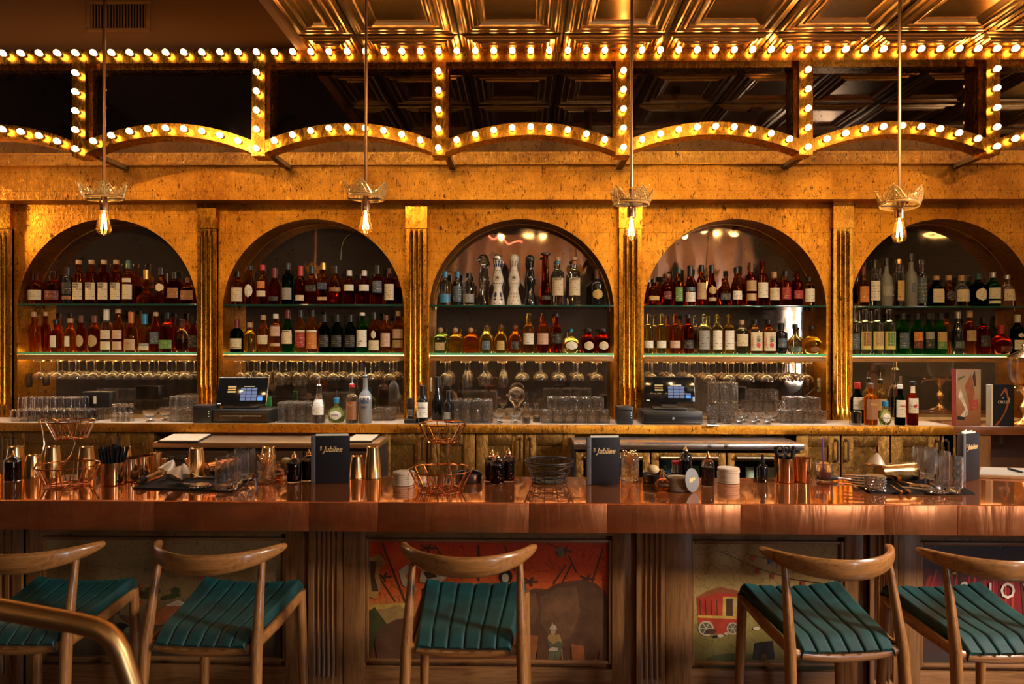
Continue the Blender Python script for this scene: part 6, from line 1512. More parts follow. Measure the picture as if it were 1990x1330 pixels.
for k in range(4):
    a = 0.6 + k * pi / 2; t = MB(); dx, dy = cos(a), sin(a); t.tube([(.05 * dx, .05 * dy, .24), (.10 * dx, .10 * dy, .235), (.125 * dx, .125 * dy, .225), (.128 * dx, .128 * dy, .205)], .005, 8); t.lathe([(0, 0), (.010, .002), (.010, .008), (0, .012)], 8, (.105 * dx, .105 * dy, .242)); t.build('spigot', M['brass'], o)
M['menu_paper'] = plain('menu_paper', (0.40, 0.25, 0.13), 0.8)
# ------------------------------------------------------------------ folders on the bar fridges
def folder(pts, z, label, yb):
    q = [atz(x, y, z) for x, y in pts]; cx = sum(a[0] for a in q) / 4; cy_ = sum(a[1] for a in q) / 4
    cy_ = min(cy_, yb); o = thing('menu_folder', label, 'menu', (cx, cy_, z)); dy_ = sum(a[1] for a in q) / 4 - cy_
    t = MB(); t.prism([(a - cx, b - cy_ - dy_, 0.0005) for a, b in q], (0, 0, .008)); t.build('cover', M['leather'], o)
    t = MB(); t.prism([((a - cx) * .95, (b - cy_ - dy_) * .93, .0085) for a, b in q], (0, 0, .004)); t.build('pages', M['menu_paper'], o)
folder([(306, 861), (385, 861), (412, 847), (336, 847)], fz, 'open menu folder lying on the dark fridge top', 4.26)
folder([(672, 861), (722, 861), (738, 848), (690, 848)], fz, 'menu folder at the end of the dark fridge top', 4.26)
# bottles in the glass fridge
for k, (px_, gk, hp) in enumerate(((1262, 'slate', 52), (1290, 'slate', 52), (1350, 'dgreen', 60), (1372, 'dgreen', 60), (1418, 'tub', 30), (1455, 'green', 56), (1476, 'green', 56), (1497, 'green', 54), (1517, 'green', 54))):
    Y = 4.30; s = F / Y; zb_ = 0.1405
    zs = gz - 0.255
    if k == 0:
        t = MB((0, Y, zs)); t.box(gx0 + .035, gx1 - .035, 4.17, 4.38, zs - .012, zs); t.build('rack', M['steel'], f2)
    if gk == 'tub':
        o = thing('tub', 'pale green tub inside the glass fridge', 'tub', (AX(px_, Y, 900), Y, zs + .0005)); t = MB(); t.lathe([(0, 0), (.045, 0), (.058, .10), (.062, .10), (.062, .108), (0, .108)], 20); t.build('body', plain('mint_plastic', (0.20, 0.42, 0.33), .4), o); continue
    if gk == 'slate':
        o = thing('carton', 'dark blue carton inside the glass fridge, %s one' % ORD[k], 'carton', (AX(px_, Y, 900), Y, zs + .0005)); t = MB(); t.rbox(-.035, .035, -.035, .035, 0, .15, .003); t.build('body', plain('carton_blue_%d' % k, (0.015, 0.06, 0.12), .5), o); t = MB(); t.lathe([(0, .002), (.012, .001), (.012, 0), (0, 0)], 10, (0, -.0355, .09), M=Matrix.Rotation(pi / 2, 4, 'X')); t.build('emblem', plain('carton_leaf_%d' % k, (0.25, 0.35, 0.08), .5), o); continue
    bottle((AX(px_, Y, 900), Y, zs + .0005), 20 / s, hp / s, 'std', 'green' if gk == 'green' else 'dgreen', C('black', .9), [('white' if gk == 'green' else 'green', .12, .5, 50)], '%s bottle inside the glass fridge, %s along' % ('green' if gk == 'green' else 'dark', ORD[k]), 'bottles in the glass fridge')
fl_ = bpy.data.lights.new('fridge_lamp', 'AREA'); fl_.shape = 'RECTANGLE'; fl_.size = gx1 - gx0 - .2; fl_.size_y = 0.02; fl_.energy = 1.6; fl_.color = (.55, .95, .75)
lo = bpy.data.objects.new('fridge_lamp', fl_); COL.objects.link(lo); lo.parent = f2; lo.location = (0, 0.09, gz - 0.03); lo.rotation_euler = (radians(25), 0, 0)

t = MB((AX(690, 4.93), 4.93, AZ(500, 4.93)))
t.tube([(AX(x, 4.935, y), 4.935, at(x, y, 4.935)[1]) for x, y in ((688, 450), (684, 455), (676, 458), (668, 468), (664, 480), (663, 492), (662, 505))], 0.0028, 6)
tag(t.build('cable', plain('pale_cable', (.30, .20, .12), .5)), 'thin pale cable hanging down the mirror of the second arch', 'cable')
x, y = atz(1382, 827, ZK); t = MB((x, y, ZK)); t.prism([(x - .03, y - .02, ZK), (x + .04, y - .028, ZK), (x + .055, y + .01, ZK), (x - .02, y + .02, ZK)], (0, 0, .0012)); tag(t.build('slip', M['paper']), 'pale paper slip beside the second cash drawer', 'paper')
# ================================================================== THINGS ON THE COPPER BAR
ZB = zb1 + 0.001
def on(px_, py, z=None): return atz(px_, py, z or ZB)
def sc(Y): return F / Y
def spot(name, label, cat, px_, py, group=None, z=None, rz=0.0):
    x, y = on(px_, py, z); return thing(name, label, cat, (x, y, z or ZB), rz, group), sc(y)
# ---- metal cups and tins
def tin(px_, py, wpx, hpx, label, mat='copper_cup', taper=1.0, rim=True, name='metal_cup', group='copper and gold cups on the bar'):
    x, y = on(px_, py); y += wpx / 2 / sc(y) if True else 0
    s = sc(y); r, h = wpx / 2 / s, hpx / s
    o = thing(name, label, 'cup', (x, y, ZB), 0, group)
    t = MB(); a, b_ = r * taper, r
    pf = [(0, 0), (a - .003, 0), (a, .003), (b_, h - .004)] + ([(b_ + .0022, h - .004), (b_ + .0022, h), (b_ - .001, h)] if rim else [(b_, h), (b_ - .0015, h)]) + [(a - .002, .006), (0, .005)]
    t.lathe(pf, 28); t.build('body', M[mat], o)
    return o, r, h
def shaker(px_, py, wpx, hpx, label):
    # tall tin standing upside down: wide foot down, gently narrowing to its rolled base
    x, y = on(px_, py); s = sc(y); r, h = wpx / 2 / s, hpx / s; y = min(y, YBB - r - .006); o = thing('shaker_tin', label, 'cup', (x, y, ZB), 0, 'gold shaker tins at the back of the bar'); t = MB()
    t.lathe([(r - .002, .004), (r + .001, 0), (r + .001, .004), (r, .006), (r * .90, h * .65), (r * .74, h * .94), (r * .74, h), (r * .66, h - .004), (0, h - .006)], 26); t.build('body', M['brass'], o); return o
tin(207, 946, 42, 44, 'copper cup holding a thick bunch of black straws'); tin(241, 938, 38, 44, 'copper cup second in the row beside the straw cup', rim=False); tin(268, 931, 34, 42, 'copper cup third in the row beside the straw cup', rim=False); tin(298, 926, 20, 44, 'gold tin at the far end of the copper cup row', 'brass', .88)
for (px_, py, w_, h_, l) in ((38, 924, 34, 58, 'tall gold shaker tin behind the dark bitters jar'), (72, 924, 32, 41, 'short gold shaker tin beside the tall wire basket'), (110, 924, 32, 58, 'tall gold shaker tin seen through the wire basket'), (176, 924, 32, 58, 'gold shaker tin behind the copper straw cup'), (249, 924, 32, 58, 'tall gold shaker tin behind the copper cup row'), (390, 924, 34, 56, 'gold shaker tin behind the first cut mixing glass'),
                             (529, 924, 32, 58, 'gold shaker tin behind the glass of cocktail picks'), (697, 926, 30, 42, 'short gold shaker tin beside the black menu'), (728, 926, 32, 60, 'tall gold shaker tin between menu and coaster stack')): shaker(px_, py, w_, h_, l)
def jigger(px_, py, label, s_=1.0, mat='brass'):
    x, y = on(px_, py); t = MB(); t.lathe([(0, .002), (.019 * s_, 0), (.021 * s_, .001), (.008 * s_, .034), (.008 * s_, .037), (.023 * s_, .074), (.021 * s_, .074), (0, .042)], 18); o = t.build('jigger', M[mat]); o.location = (x, y, ZB); tag(o, label, 'jigger')
jigger(317, 921, 'small gold jigger behind the muddler'); jigger(368, 921, 'gold double jigger behind the strainers', 1.05)
# straws: a bunch nobody could count
x, y = on(207, 946); y += .047; t = MB((x, y, ZB))
for k in range(64):
    a = k * 2.4; q = sqrt((k + .5) / 64); bx, by = .030 * q * cos(a), .030 * q * sin(a); tx, ty = .066 * q * cos(a) + random.uniform(-.004, .004), .050 * q * sin(a)
    t.tube([(x + bx, y + by, ZB + .012), (x + tx, y + ty, ZB + .178 + random.uniform(-.008, .010) - .012 * q)], .0028, 6)
tag(t.build('straws', M['rubber']), 'dense bunch of black straws fanned in a copper cup', 'straws', None, 'stuff')
# ---- wire baskets
def ringpts(r, z, n=36, wob=0.0, c=(0, 0)): return [(c[0] + r * cos(2 * pi * k / n), c[1] + r * sin(2 * pi * k / n), z + wob * sin(6 * pi * k / n)) for k in range(n)]
def basket(px_, py, label, rz, s_=1.0, loop=False):
    o, s = spot('wire_basket', label, 'basket', px_, py, None, None, rz)
    tiers = ((0.095 * s_, 0.140 * s_, .003, .092, 'lower_basket', (0, 0), 22), (.068 * s_, .104 * s_, .215, .292, 'upper_basket', (.012, 0), 18))
    for (r0, r1, z0, z1, nm, c, nb) in tiers:
        t = MB(); t.tube(ringpts(r1, z1, c=c), .0030, 7, closed=True); p = t.build('top_ring', M['rose_gold'], o)
        t = MB(); t.tube(ringpts(r0, z0, c=c), .0028, 7, closed=True); t.tube(ringpts(r0 * .5, z0, 24, c=c), .0022, 6, closed=True)
        for k in range(4): a = k * pi / 4; t.tube([(c[0] + r0 * cos(a), c[1] + r0 * sin(a), z0), (c[0] - r0 * cos(a), c[1] - r0 * sin(a), z0)], .0022, 5)
        t.build('bottom_ring', M['rose_gold'], o)
        for k in range(nb):
            a = 2 * pi * k / nb + .1; d = .22 if k % 3 == 0 else (-.05 if k % 3 == 1 else .05); t = MB()
            t.tube([(c[0] + r0 * cos(a), c[1] + r0 * sin(a), z0), (c[0] + r1 * cos(a + d), c[1] + r1 * sin(a + d), z1)], .0021, 5); t.build('rib', M['rose_gold'], o)
    for sx in (-1, 1):
        t = MB(); bow = .030 if not loop else -.045
        pts = [(sx * .055, -.02, .003), (sx * (.055 - bow * .2), -.02, .07), (sx * .040, -.01, .15), (sx * .052 + .012, 0, .215)]
        if loop: pts = [(-.115 + (sx > 0) * .10, -.07, .092), (-.085 + (sx > 0) * .11, -.075, .15), (-.075 + (sx > 0) * .115, -.07, .20), (-.085 + (sx > 0) * .10, -.06, .26), (-.095 + (sx > 0) * .055, -.05, .305), (-.072, -.045, .318)]
        t.tube(pts, .0034, 7); t.build('stem', M['rose_gold'], o)
    return o
basket(132, 944, 'two tier copper wire basket before the plain tumblers', 0.4, 0.92, True); basket(857, 953, 'two tier copper wire basket beside the coaster stack', 1.1)
# black wire basket
o, s = spot('wire_basket', 'low black wire basket between bitters and menu', 'basket', 1067, 936)
t = MB()
for k, (r, z) in enumerate(((.078, .011), (.083, .020), (.090, .037), (.097, .054), (.104, .071), (.110, .086))): t.tube(ringpts(r, z, 48, .006 if k % 2 else -.006), .0026, 6, closed=True)
t.tube(ringpts(.113, .097, 48), .0034, 7, closed=True); tag(t.build('weave', M['black'], o), kind='stuff')
t = MB(); t.lathe([(0, 0), (.078, 0), (.080, .004), (0, .004)], 28); t.build('base', M['black'], o)
for k in range(10):
    a = 2 * pi * k / 10; t = MB(); t.tube([(.078 * cos(a), .078 * sin(a), .003), (.112 * cos(a + .1), .112 * sin(a + .1), .097)], .0022, 5); t.build('rib', M['black'], o)
# ---- menus
def menu(px_, py, w_, h_, rz, label, th=.022, tsize=.036, spread=0.0):
    x, y = on(px_, py); o = thing('menu', label, 'menu', (x, y, ZB), rz, 'black menus standing on the bar')
    t = MB(); t.rbox(0, w_, 0, .0035, 0, h_, .001); c = t.build('front_cover', M['leather'], o)
    t = MB(); t.prism([(0, th, 0), (w_, th + spread, 0), (w_, th + spread + .0035, 0), (0, th + .0035, 0)], (0, 0, h_)); t.build('rear_cover', M['leather'], o)
    t = MB(); t.rbox(-.004, .016, -.0035, th + .004, 0, h_, .0015); sp = t.build('spine', plain('spine_grey', (0.10, 0.10, 0.11), .35, .2) if 'spine_grey' not in bpy.data.materials else bpy.data.materials['spine_grey'], o)
    for q in (.2, .8):
        t = MB(); t.lathe([(0, .002), (.003, .0015), (.0036, 0), (0, 0)], 10, (.007, -.0035, h_ * q), M=Matrix.Rotation(pi / 2, 4, 'X')); t.build('rivet', M['brass'], sp)
    for k in range(4):
        f = (k + 1) / 5; t = MB(); t.prism([(.016, .0035 + (th - .004) * f, .004), (w_ * .97, .0035 + (th + spread - .004) * f, .004), (w_ * .97, .0045 + (th + spread - .004) * f, .004), (.016, .0045 + (th - .004) * f, .004)], (0, 0, h_ + .004 * (k % 2) - .001)); t.build('page', M['paper'], o)
    text('Jubilee', tsize, M['gold_print'], o, (w_ * .56, -.0008, h_ * .715), shear=.35, xs=.88); text('THE', tsize * .30, M['gold_print'], o, (w_ * .56 - tsize * 1.45, -.0008, h_ * .735), rot=(pi / 2, -pi / 2, 0))
    t = MB(); t.box(w_ * .56 - tsize * .9, w_ * .56 + tsize * 1.1, -.0006, 0, h_ * .665, h_ * .669); t.build('title_rule', M['gold_print'], c)
    return o
menu(606, 940, .168, .218, .10, 'black menu with gold title, grey spine, beside the gold tins'); menu(1142, 943, .150, .216, .08, 'black menu with gold title beside the low black wire basket'); menu(1872, 938, .140, .225, -.0, 'black menu fanned open behind the cut mixing glasses', .020, .034, .05).rotation_euler.z = 0.52
# ---- coasters
cm = [MB().lathe([(0, 0), (.0505, 0), (.052, .001), (.052, .0085), (.0505, .0095), (0, .0095)], 32).mesh('coaster', M['kraft'])]
def coasters(px_, py, n, r, label, h=.0098):
    x, y = on(px_, py); y += r
    for k in range(n):
        o = link('coaster', cm[0], None, (x + random.uniform(-.0015, .0015), y + random.uniform(-.0015, .0015), ZB + k * h)); o.scale = (r / .052, r / .052, 1)
        tag(o, 'round pulp coaster, %s from the bottom of the stack %s' % (ORD[k], label), 'coaster', 'coasters in the stack %s' % label)
coasters(781, 946, 6, .049, 'by the second basket'); coasters(1322, 957, 6, .047, 'behind the leaning grey coaster'); coasters(1422, 942, 7, .050, 'before the glass fridge')
x, y = on(1344, 957); o = thing('coaster', 'grey oval looking coaster with gold emblem leaning on the stack', 'coaster', (x, y, ZB), 0.75)
t = MB(); R2 = Matrix.Rotation(radians(-8), 4, 'X') @ Matrix.Rotation(pi / 2, 4, 'X'); t.lathe([(0, 0), (.050, 0), (.0515, .001), (.0515, .003), (.050, .004), (0, .004)], 32, (0, 0, .052), M=R2); t.build('disc', M['grey_card'], o)
t = MB(); pts = [(-.022, .004), (-.014, .012), (-.006, .006), (.002, .013), (.010, .007), (.020, .012), (.022, .002), (.012, -.004), (.006, .001), (-.002, -.008), (-.012, -.006), (-.020, -.010)]
t.prism([tuple(R2 @ Vector((a, b_, .0043)) + Vector((0, 0, .052))) for a, b_ in pts], (0, -.0004, 0)); t.build('emblem', M['gold_print'], o)
# ---- bitters and other small bottles
def dasher(px_, py, wpx, hpx, label, liquid='bitters', cut=True, lv=.86):
    x, y = on(px_, py); s = sc(y); r = wpx / 2 / s; y += r; h = hpx / s; o = thing('bitters_bottle', label, 'bottle', (x, y, ZB), random.random(), 'bitters bottles on the bar')
    pf = [(0, 0), (r * .95, 0), (r, .005), (r, h * .66), (r * .92, h * .72), (r * .45, h * .79), (.0075, h * .83), (.0075, h * .88), (0, h * .88)]
    t = MB(); t.lathe(pf, 24, amp=(lambda i, z: 1 + .025 * sin(i * pi / 2 + z * 260)) if cut else None); t.build('glass_body', M['cut'] if cut else M['clear2'], o)
    t = MB(); t.lathe([(0, .005), (r * .93, .005), (r * .93, h * .64 * lv), (0, h * .64 * lv)], 20); t.build('liquid', MLQ[liquid], o)
    t = MB(); t.lathe([(.008, h * .83), (.0125, h * .84), (.0105, h * .89), (.005, h * .93), (.0035, h), (0, h)], 12); t.build('dasher_top', M['brass'], o)
    return o
MLQ = {'bitters': glassy('dark_bitters', (0.25, 0.03, 0.015), .6, .35, .05, 1.4, (0.14, 0.012, 0.008)), 'ink': glassy('black_bitters', (0.05, 0.02, 0.015), .6, .4, .05, 1.4, (0.012, 0.006, 0.005)), 'amberl': glassy('amber_bitters', (0.85, 0.42, 0.10), .6, .3, .05, 1.4, (0.9, 0.35, 0.05))}
dasher(956, 938, 29, 62, 'cut glass bitters bottle, dark red, rearmost of the three', lv=.95); dasher(966, 944, 29, 62, 'cut glass bitters bottle, dark red, front one of the three', lv=.95); dasher(988, 938, 24, 66, 'cut glass bitters bottle, dark red, next to the black wire basket', lv=.95)
dasher(1379, 948, 24, 68, 'tall twisted cut glass bitters bottle between two coaster stacks'); dasher(1335, 932, 24, 64, 'dark bitters bottle with gold top behind the leaning coaster', 'ink', False)
dasher(14, 938, 30, 60, 'black bitters jar at the near end of the bar', 'ink', False, 1.0); dasher(567, 940, 28, 60, 'wide black bitters bottle beside the perfume atomiser', 'ink', False, 1.0); dasher(596, 937, 27, 62, 'wide black bitters bottle partly behind the black menu', 'ink', False, 1.0)
def atomiser(px_, py, label, s_=1.0, dirx=-1):
    o, s = spot('atomiser', label, 'atomiser', px_, py)
    t = MB(); t.lathe([(0, 0), (.018 * s_, 0), (.030 * s_, .014 * s_), (.034 * s_, .030 * s_), (.029 * s_, .046 * s_), (.014 * s_, .056 * s_), (.009 * s_, .060 * s_), (.009 * s_, .066 * s_), (0, .066 * s_)], 12, amp=lambda i, z: 1 + .04 * (i % 2)); t.build('glass_body', M['cut'], o)
    t = MB(); t.lathe([(0, .004), (.024 * s_, .010), (.029 * s_, .026 * s_), (0, .026 * s_)], 14); t.build('liquid', MLQ['amberl'], o)
    t = MB(); t.lathe([(0, .064 * s_), (.011 * s_, .064 * s_), (.011 * s_, .078 * s_), (.006 * s_, .082 * s_), (.006 * s_, .098 * s_), (0, .10 * s_)], 12); t.build('collar', M['brass'], o)
    t = MB(); t.lathe([(0, 0), (.012 * s_, .003), (.020 * s_, .016), (.019 * s_, .032), (.010 * s_, .046), (.004 * s_, .052), (0, .052)], 16, (dirx * .012, -.0, .090 * s_), M=Matrix.Rotation(radians(-75) * -dirx, 4, 'Y')) if False else t.lathe([(0, -.027), (.011, -.023), (.019, -.010), (.0205, .004), (.016, .018), (.006, .026), (0, .027)], 16, (dirx * .040, 0, .096 * s_), M=Matrix.Rotation(pi / 2 + .2, 4, 'Y')); t.build('bulb', M['cream'], o)
    t = MB(); t.tube([(0, 0, .092 * s_), (dirx * .02, 0, .095 * s_)], .003, 6); t.build('tube', M['brass'], o)
atomiser(1287, 955, 'round perfume atomiser with cream bulb before the dark dish'); atomiser(541, 931, 'small perfume atomiser with cream bulb beside the picks', .85, 1)
def pickglass(px_, py, wpx, hpx, label, l2):
    x, y = on(px_, py); s = sc(y); r, h = wpx / 2 / s, hpx / s; y += r
    o = MB().lathe([(0, 0), (r * .94, 0), (r, .004), (r, h), (r - .002, h), (r - .003, .012), (0, .010)], 22).build('glass', M['cut']); o.location = (x, y, ZB); o.name = 'rocks_glass'; tag(o, label, 'glass')
    t = MB((x, y, ZB))
    for k in range(34):
        a = k * 2.4; q = sqrt((k + .5) / 34); zz = ZB + h + random.uniform(.010, .034)
        p1 = (x + r * .93 * q * cos(a), y + r * .93 * q * sin(a), zz); p0 = (x - r * .62 * q * cos(a + .6), y - r * .62 * q * sin(a + .6), ZB + .016)
        t.tube([p0, p1], .0011, 4); t.lathe([(0, -.0042), (.003, -.003), (.0042, 0), (.003, .003), (0, .0042)], 7, p1)
    tag(t.build('cocktail_picks', M['brass']), l2, 'picks', None, 'stuff')
pickglass(511, 939, 36, 40, 'cut glass full of picks beside the three mixing glasses', 'bunch of gold cocktail picks in the glass beside the mixing glasses'); pickglass(1227, 936, 36, 44, 'cut glass full of picks beside the second black menu', 'bunch of gold cocktail picks beside the second black menu')
# jar with red lid, dropper bottle
o, s = spot('jar', 'small clear jar with red lid behind the coaster stack', 'jar', 1314, 928); t = MB(); t.lathe([(0, 0), (.021, 0), (.022, .003), (.022, .062), (.020, .066), (0, .066)], 20); t.build('glass_body', M['clear2'], o)
t = MB(); t.lathe([(0, .064), (.0235, .064), (.0235, .078), (.021, .080), (0, .080)], 20); t.build('lid', plain('red_lid', (.40, .012, .012), .35), o); t = MB(); t.lathe([(0, .004), (.0195, .004), (.0195, .022), (0, .022)], 16); t.build('contents', MLQ['ink'], o)
o, s = spot('dropper_bottle', 'slim black dropper bottle before the glass fridge', 'bottle', 1482, 937); t = MB(); t.lathe([(0, 0), (.022, 0), (.0235, .004), (.0235, .066), (.018, .078), (.009, .084), (.009, .090), (0, .09)], 20); t.build('body', M['black_gloss'], o)
t = MB(); t.lathe([(0, .088), (.011, .088), (.011, .104), (.006, .108), (.006, .124), (.003, .128), (0, .128)], 14); t.build('cap', M['rubber'], o)
# dark dishes
def dish(px_, py, r, label):
    o, s = spot('dark_dish', label, 'dish', px_, py); o.location.y = min(o.location.y, YBB - r - .004); t = MB(); t.lathe([(0, 0), (r * .92, 0), (r, .006), (r, .040), (r * .93, .044), (r * .86, .040), (r * .84, .014), (0, .012)], 30); t.build('body', plain('dark_ceramic_%d' % px_, (.02, .015, .012), .3), o)
dish(911, 936, .062, 'round dark dish behind the second wire basket'); dish(1275, 937, .062, 'round dark dish behind the perfume atomiser'); 
# ---- bar mats and tools
def mat(pts, label):
    q = [on(x, y) for x, y in pts]; cx, cy_ = sum(a[0] for a in q) / 4, sum(a[1] for a in q) / 4
    t = MB((cx, cy_, ZB)); t.prism([(a, b_, ZB) for a, b_ in q], (0, 0, .006)); o = t.build('bar_mat', M['rubber']); tag(o, label, 'mat')
    return o
mat([(258, 950), (452, 957), (497, 925), (322, 926)], 'black rubber bar mat under strainers and three mixing glasses'); mat([(1641, 927), (1692, 960), (1895, 962), (1838, 930)], 'black rubber bar mat with gold tools and cut glasses')
ZM = ZB + .0065
MX = MB(); r, h = .052, .152
MX.lathe([(0, 0), (r * .96, 0), (r, .004), (r, .030), (r * 1.01, h - .03), (r * 1.005, h), (r * .965, h), (r * .96, h * .5), (r * .94, .022), (0, .018)], 40, amp=lambda i, z: 1.0 + (.014 * (sin(i * pi / 2.5 + z * 180) * sin(i * pi / 2.5 - z * 180)) if .045 < z < .13 else 0))
# facet band ring subdivision for the cut pattern
MX2 = MB(); zs = [.045 + k * .0085 for k in range(11)]
pf = [(0, 0), (r * .96, 0), (r, .004), (r, .040)] + [(r, z) for z in zs] + [(r * 1.01, .135), (r * 1.005, h), (r * .965, h), (r * .96, h * .5), (r * .94, .022), (0, .018)]
MX2.lathe(pf, 48, amp=lambda i, z: 1.0 + (.030 * (((i + round((z - .045) / .0085)) % 4 == 0) or ((i - round((z - .045) / .0085)) % 4 == 0)) if .044 < z < .131 else 0))
mxm = MX2.mesh('mixing_glass', solidglass('mixing_glass_crystal', (0.99, 0.99, 0.99), .06, 1.5, 0.0, (0.8, 0.8, 0.82)))
for k, (px_, py, sc_, l) in enumerate(((432, 954, .90, 'cut mixing glass on the mat, front of the first three'), (454, 945, .90, 'cut mixing glass on the mat, middle of the first three'), (468, 933, .90, 'cut mixing glass on the mat, rear of the first three'),
                                 (1858, 960, 1.0, 'cut mixing glass brightly lit on the second mat, front one'), (1834, 945, .98, 'cut mixing glass on the second mat, behind the front one'), (1808, 933, .95, 'cut mixing glass in shade at the back of the second mat'))):
    x, y = on(px_, py, ZM); o = link('mixing_glass', mxm, None, (x, y + .050 * sc_ * .98, ZM)); o.scale = (sc_,) * 3; tag(o, l, 'glass', 'cut mixing glasses on the mats')
mo = {q.get('label'): q for q in COL.objects if q.name.startswith('mixing_glass')}
def resolve(objs, mind):
    # keep neighbours from touching: push the later one back along the line of sight
    for a in range(len(objs)):
        for b_ in range(a):
            p, q = objs[a].location, objs[b_].location; d = Vector((p.x - q.x, p.y - q.y)); l = d.length
            if l < mind:
                u = Vector((p.x, p.y)).normalized(); n_ = 0
                while (Vector((p.x - q.x, p.y - q.y))).length < mind and n_ < 60: p.x += u.x * .003; p.y += u.y * .003; n_ += 1
mg = [q for q in COL.objects if q.name.startswith('mixing_glass')]; resolve(mg, .108)
def strainer_fine(px_, py, label, rz, tilt=.6, s_=1.0):
    x, y = on(px_, py, ZM); o = thing('fine_strainer', label, 'strainer', (x, y, ZM), rz)
    R3 = Matrix.Translation((0, 0, .036 * s_)) @ Matrix.Rotation(tilt, 4, 'X')
    m_ = M['mesh'] if 'mesh' in M else M.setdefault('mesh', plain('strainer_mesh', (.50, .42, .34), .45, .6))
    t = MB(); t.lathe([(.040 * s_, 0), (.030 * s_, .022 * s_), (.014 * s_, .046 * s_), (.003, .056 * s_), (0, .056 * s_)], 20, M=R3); t.build('mesh_cone', m_, o)
    t = MB(); t.tube([tuple(R3 @ Vector((.041 * s_ * cos(2 * pi * k / 24), .041 * s_ * sin(2 * pi * k / 24), 0))) for k in range(24)], .0026, 6, closed=True); t.build('rim', M['brass'], o)
    a = R3 @ Vector((.041 * s_, 0, 0)); t = MB(); t.tube([tuple(a), (a.x + .04, a.y - .002, max(.006, a.z - .02)), (a.x + .10, a.y - .01, .006)], [.0028, .004, .005], 7, flat=.6); t.build('handle', M['steel'], o)
strainer_fine(338, 944, 'fine mesh strainer cone lying on the first mat, front one', 2.6); strainer_fine(325, 931, 'fine mesh strainer cone behind the front strainer, first mat', 2.2, .5); strainer_fine(357, 932, 'small mesh strainer cone near the gold shaker, first mat', .2, .0, .8)
strainer_fine(1706, 930, 'pale mesh strainer cone on the stacked strainers, second mat', 2.4, .25, 1.0)
bpy.context.view_layer.update()
def hawthorne(px_, py, label, rz, z=0.0, mat_='steel'):
    x, y = on(px_, py, ZM); o = thing('cocktail_strainer', label, 'strainer', (x, y, ZM + z), rz)
    t = MB(); t.lathe([(0, .010), (.036, .010), (.038, .011), (.038, .0125), (0, .0125)], 26); t.build('plate', M[mat_], o)
    t = MB(); n = 180; t.tube([((.040 + .005 * cos(k * 1.9)) * cos(2 * pi * k / n), (.040 + .005 * cos(k * 1.9)) * sin(2 * pi * k / n), .0055 + .004 * sin(k * 1.9)) for k in range(n)], .0011, 4, closed=True); t.build('spring', M['steel'], o)
    t = MB(); t.rbox(.036, .125, -.010, .010, .0095, .0125, .001); t.build('handle', M[mat_], o)
hawthorne(390, 947, 'coil rimmed cocktail strainer before the mixing glasses, first mat', 2.9); hawthorne(1816, 957, 'coil rimmed cocktail strainer beside the front cut glass', 2.7); 
for k in range(5): hawthorne(1701, 953, 'cocktail strainer, %s from the bottom of the strainer pile' % ORD[k], 2.5 + .12 * k, k * .0130)
for q in COL.objects:
    if q.get('label', '').startswith('pale mesh strainer'): x, y = on(1703, 951, ZM); q.location = (x, y + .004, ZM + .0665)
hawthorne(1790, 949, 'gold cocktail strainer in the middle of the second mat', 1.9, 0, 'brass')
def rod(name, label, cat, p0, p1, rr, mats, z0, z1, head=None):
    x0, y0 = on(*p0, ZM); x1, y1 = on(*p1, ZM); o = thing(name, label, cat, (x0, y0, ZM)); d = Vector((x1 - x0, y1 - y0, z1 - z0))
    a = Vector((0, 0, z0)); t = MB(); t.tube([a + d * f for f in (0, .5, 1)], rr, 10); t.build('handle', mats[0], o)
    if head: t = MB(); t.tube([a + d * f for f in head[0]], head[1], 14); t.build('head', mats[1], o)
    return o
rod('muddler', 'wooden muddler with black head lying on the first mat', 'muddler', (270, 943), (312, 926), .010, (M['walnut'], M['rubber']), .016, .020, ((0, .06, .22, .26), [.013, .016, .016, .012]))
t_, rr, hh = tin(1700, 930, 34, 74, 'gold mixing tin lying on its side on the second mat', 'brass', .86, True, 'metal_cup', None)
x, y = on(1712, 941, ZM); t_.location = (x, y + .02, ZM + rr + .003); t_.rotation_euler = (0, radians(90), .25)
t_.location.z = ZM + rr + .0045
x, y = on(418, 930, ZM); t_, rr, hh = tin(405, 930, 30, 60, 'steel tin lying behind the coil strainer on the first mat', 'rose_gold', .86, True, 'metal_cup', None)
x, y = on(398, 932, ZM); t_.location = (x, y + .015, ZM + rr + .0045); t_.rotation_euler = (0, radians(88), .9)
for k, (p0, p1) in enumerate((((1736, 938), (1768, 959)), ((1729, 944), (1752, 960)), ((1658, 931), (1700, 936)), ((1668, 934), (1688, 943)))):
    rod('bar_spoon', 'twisted bar spoon on the second mat, %s of four' % ORD[k], 'spoon', p0, p1, .0034, (M['brass'] if k < 2 else M['steel'], M['brass'] if k < 2 else M['steel']), .006, .006, ((.84, .9, .97, 1.03), [.004, .009, .009, .004]))
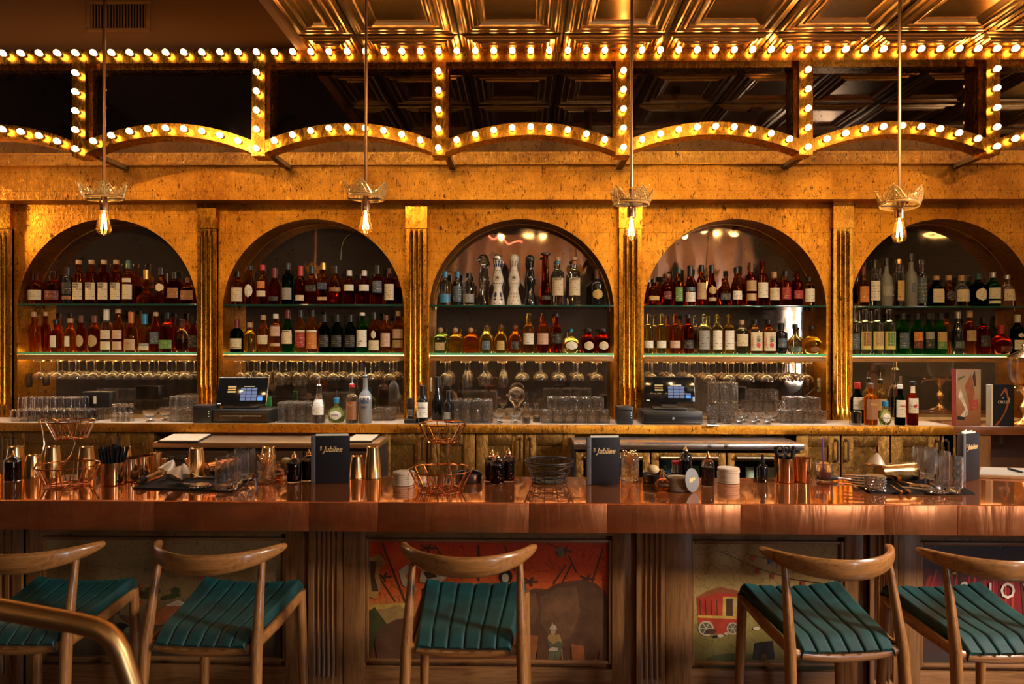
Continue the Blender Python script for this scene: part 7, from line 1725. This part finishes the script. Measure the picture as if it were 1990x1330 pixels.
# ---- right end: tool cups, drink, corkscrew, papers
o1, r1, h1 = tin(1532, 940, 38, 46, 'gold cup holding scissors and black handled tools', 'copper_cup', 1.0, False); tin(1566, 940, 33, 46, 'gold cup beside the tool cup, tapered and empty', 'copper_cup', .88, False)
cx, cy_ = o1.location.x, o1.location.y
o = thing('scissors', 'black scissors standing handles up in the gold cup', 'scissors', (cx - .008, cy_ - .006, ZB + .008)); t = MB()
for s_ in (-1, 1):
    t.tube([(s_ * .006, 0, .0), (s_ * .003, 0, .09), (-s_ * .006, 0, .118)], [.002, .004, .004], 6); t.tube([(-s_ * .016 + .014 * cos(2 * pi * k / 16), 0, .140 + .020 * sin(2 * pi * k / 16)) for k in range(16)], .0038, 7, closed=True)
t.build('body', M['black'], o)
for k, (dx, dy, tx, hh) in enumerate(((-.022, .012, -.02, .145), (.018, .004, .03, .150), (.004, .022, .012, .140))):
    o = thing('peeler', 'black handled bar tool in the gold cup, %s one' % ORD[k], 'tool', (cx + dx * .6, cy_ + dy, ZB + .008)); t = MB(); t.tube([(0, 0, 0), (tx * .7, 0, .09)], .003, 6); t.build('shaft', M['steel'], o)
    t = MB(); t.tube([(tx * .7, 0, .088), (tx * .95, 0, .12), (tx * 1.15, 0, hh)], [.006, .010, .009], 10); t.lathe([(0, -.012), (.010, -.006), (.0115, 0), (.010, .006), (0, .012)], 10, (tx * 1.15, 0, hh)); t.build('handle', M['black'], o)
o, s = spot('plastic_cup', 'clear plastic cup of pale pink drink with ice', 'cup', 1602, 934); t = MB(); t.lathe([(0, 0), (.030, 0), (.032, .003), (.040, .080), (.042, .082), (.039, .083), (.031, .006), (0, .005)], 22); t.build('cup_wall', M['clear2'], o)
t = MB(); t.lathe([(0, .006), (.0305, .006), (.0345, .045), (0, .045)], 18); t.build('drink', glassy('pink_drink', (.85, .55, .45), .6, .4, .05, 1.33, (.7, .35, .28)), o)
x, y, z = o.location; t = MB((x, y, ZB)); t.tube([(x - .004, y, ZB + .048), (x - .006, y + .006, ZB + .20)], .0036, 8); tag(t.build('drinking_straw', plain('purple_straw', (.16, .05, .42), .4)), 'purple straw standing in the plastic cup', 'straw')
x, y = on(1587, 934); o = thing('corkscrew', 'folded black corkscrew lying before the plastic cup', 'corkscrew', (x, y, ZB), -.18); t = MB(); t.rbox(0, .095, -.009, .009, .004, .022, .006); t.build('handle', M['black'], o)
t = MB(); t.tube([(.085, 0, .014), (.12, .004, .012), (.150, .002, .010)], [.006, .0045, .004], 8); t.build('lever', M['steel'], o); t = MB(); t.tube([(.02 + .0009 * k, .012 + .003 * sin(k * .7), .008 + .003 * cos(k * .7)) for k in range(60)], .0012, 5); t.build('worm', M['steel'], o)
q = [on(*p) for p in ((1902, 928), (1994, 933), (2000, 914), (1902, 911))]; cx, cy_ = sum(a[0] for a in q) / 4, sum(a[1] for a in q) / 4
o = thing('clipboard', 'wooden board with order papers and a dark clip', 'clipboard', (cx, cy_, ZB)); t = MB(); t.prism([(a - cx, b_ - cy_, 0) for a, b_ in q], (0, 0, .010)); t.build('board', M['oak_x'], o)
for k in range(2):
    t = MB(); t.prism([((a - cx) * .86 + (k - .5) * .02, (b_ - cy_) * .80, .0102 + .001 * k) for a, b_ in q], (0, 0, .0008)); t.build('paper', labmat('receipt', (.34, .27, .19), (.10, .07, .05)), o)
t = MB(); t.rbox(.055, .066, -.05, .05, .012, .022, .002); t.build('clip', M['black'], o)
# a further lamp on the left beyond the frame
wl = thing('wall_lamp', 'warm wall lamp beside the first arch beyond the frame', 'lamp', (-4.05, 4.52, 2.62))
t = MB(); t.lathe([(0, -0.06), (0.03, -0.055), (0.05, -0.02), (0.052, 0.02), (0.035, 0.06), (0, 0.07)], 16); t.build('bulb', emitter('wall_lamp_glow', (1, 0.60, 0.18), 230), wl)
t = MB(); t.tube([(0, 0.0, 0.068), (0, 0.03, 0.10), (0, 0.08, 0.10)], 0.008, 8); t.build('arm', M['brass'], wl)
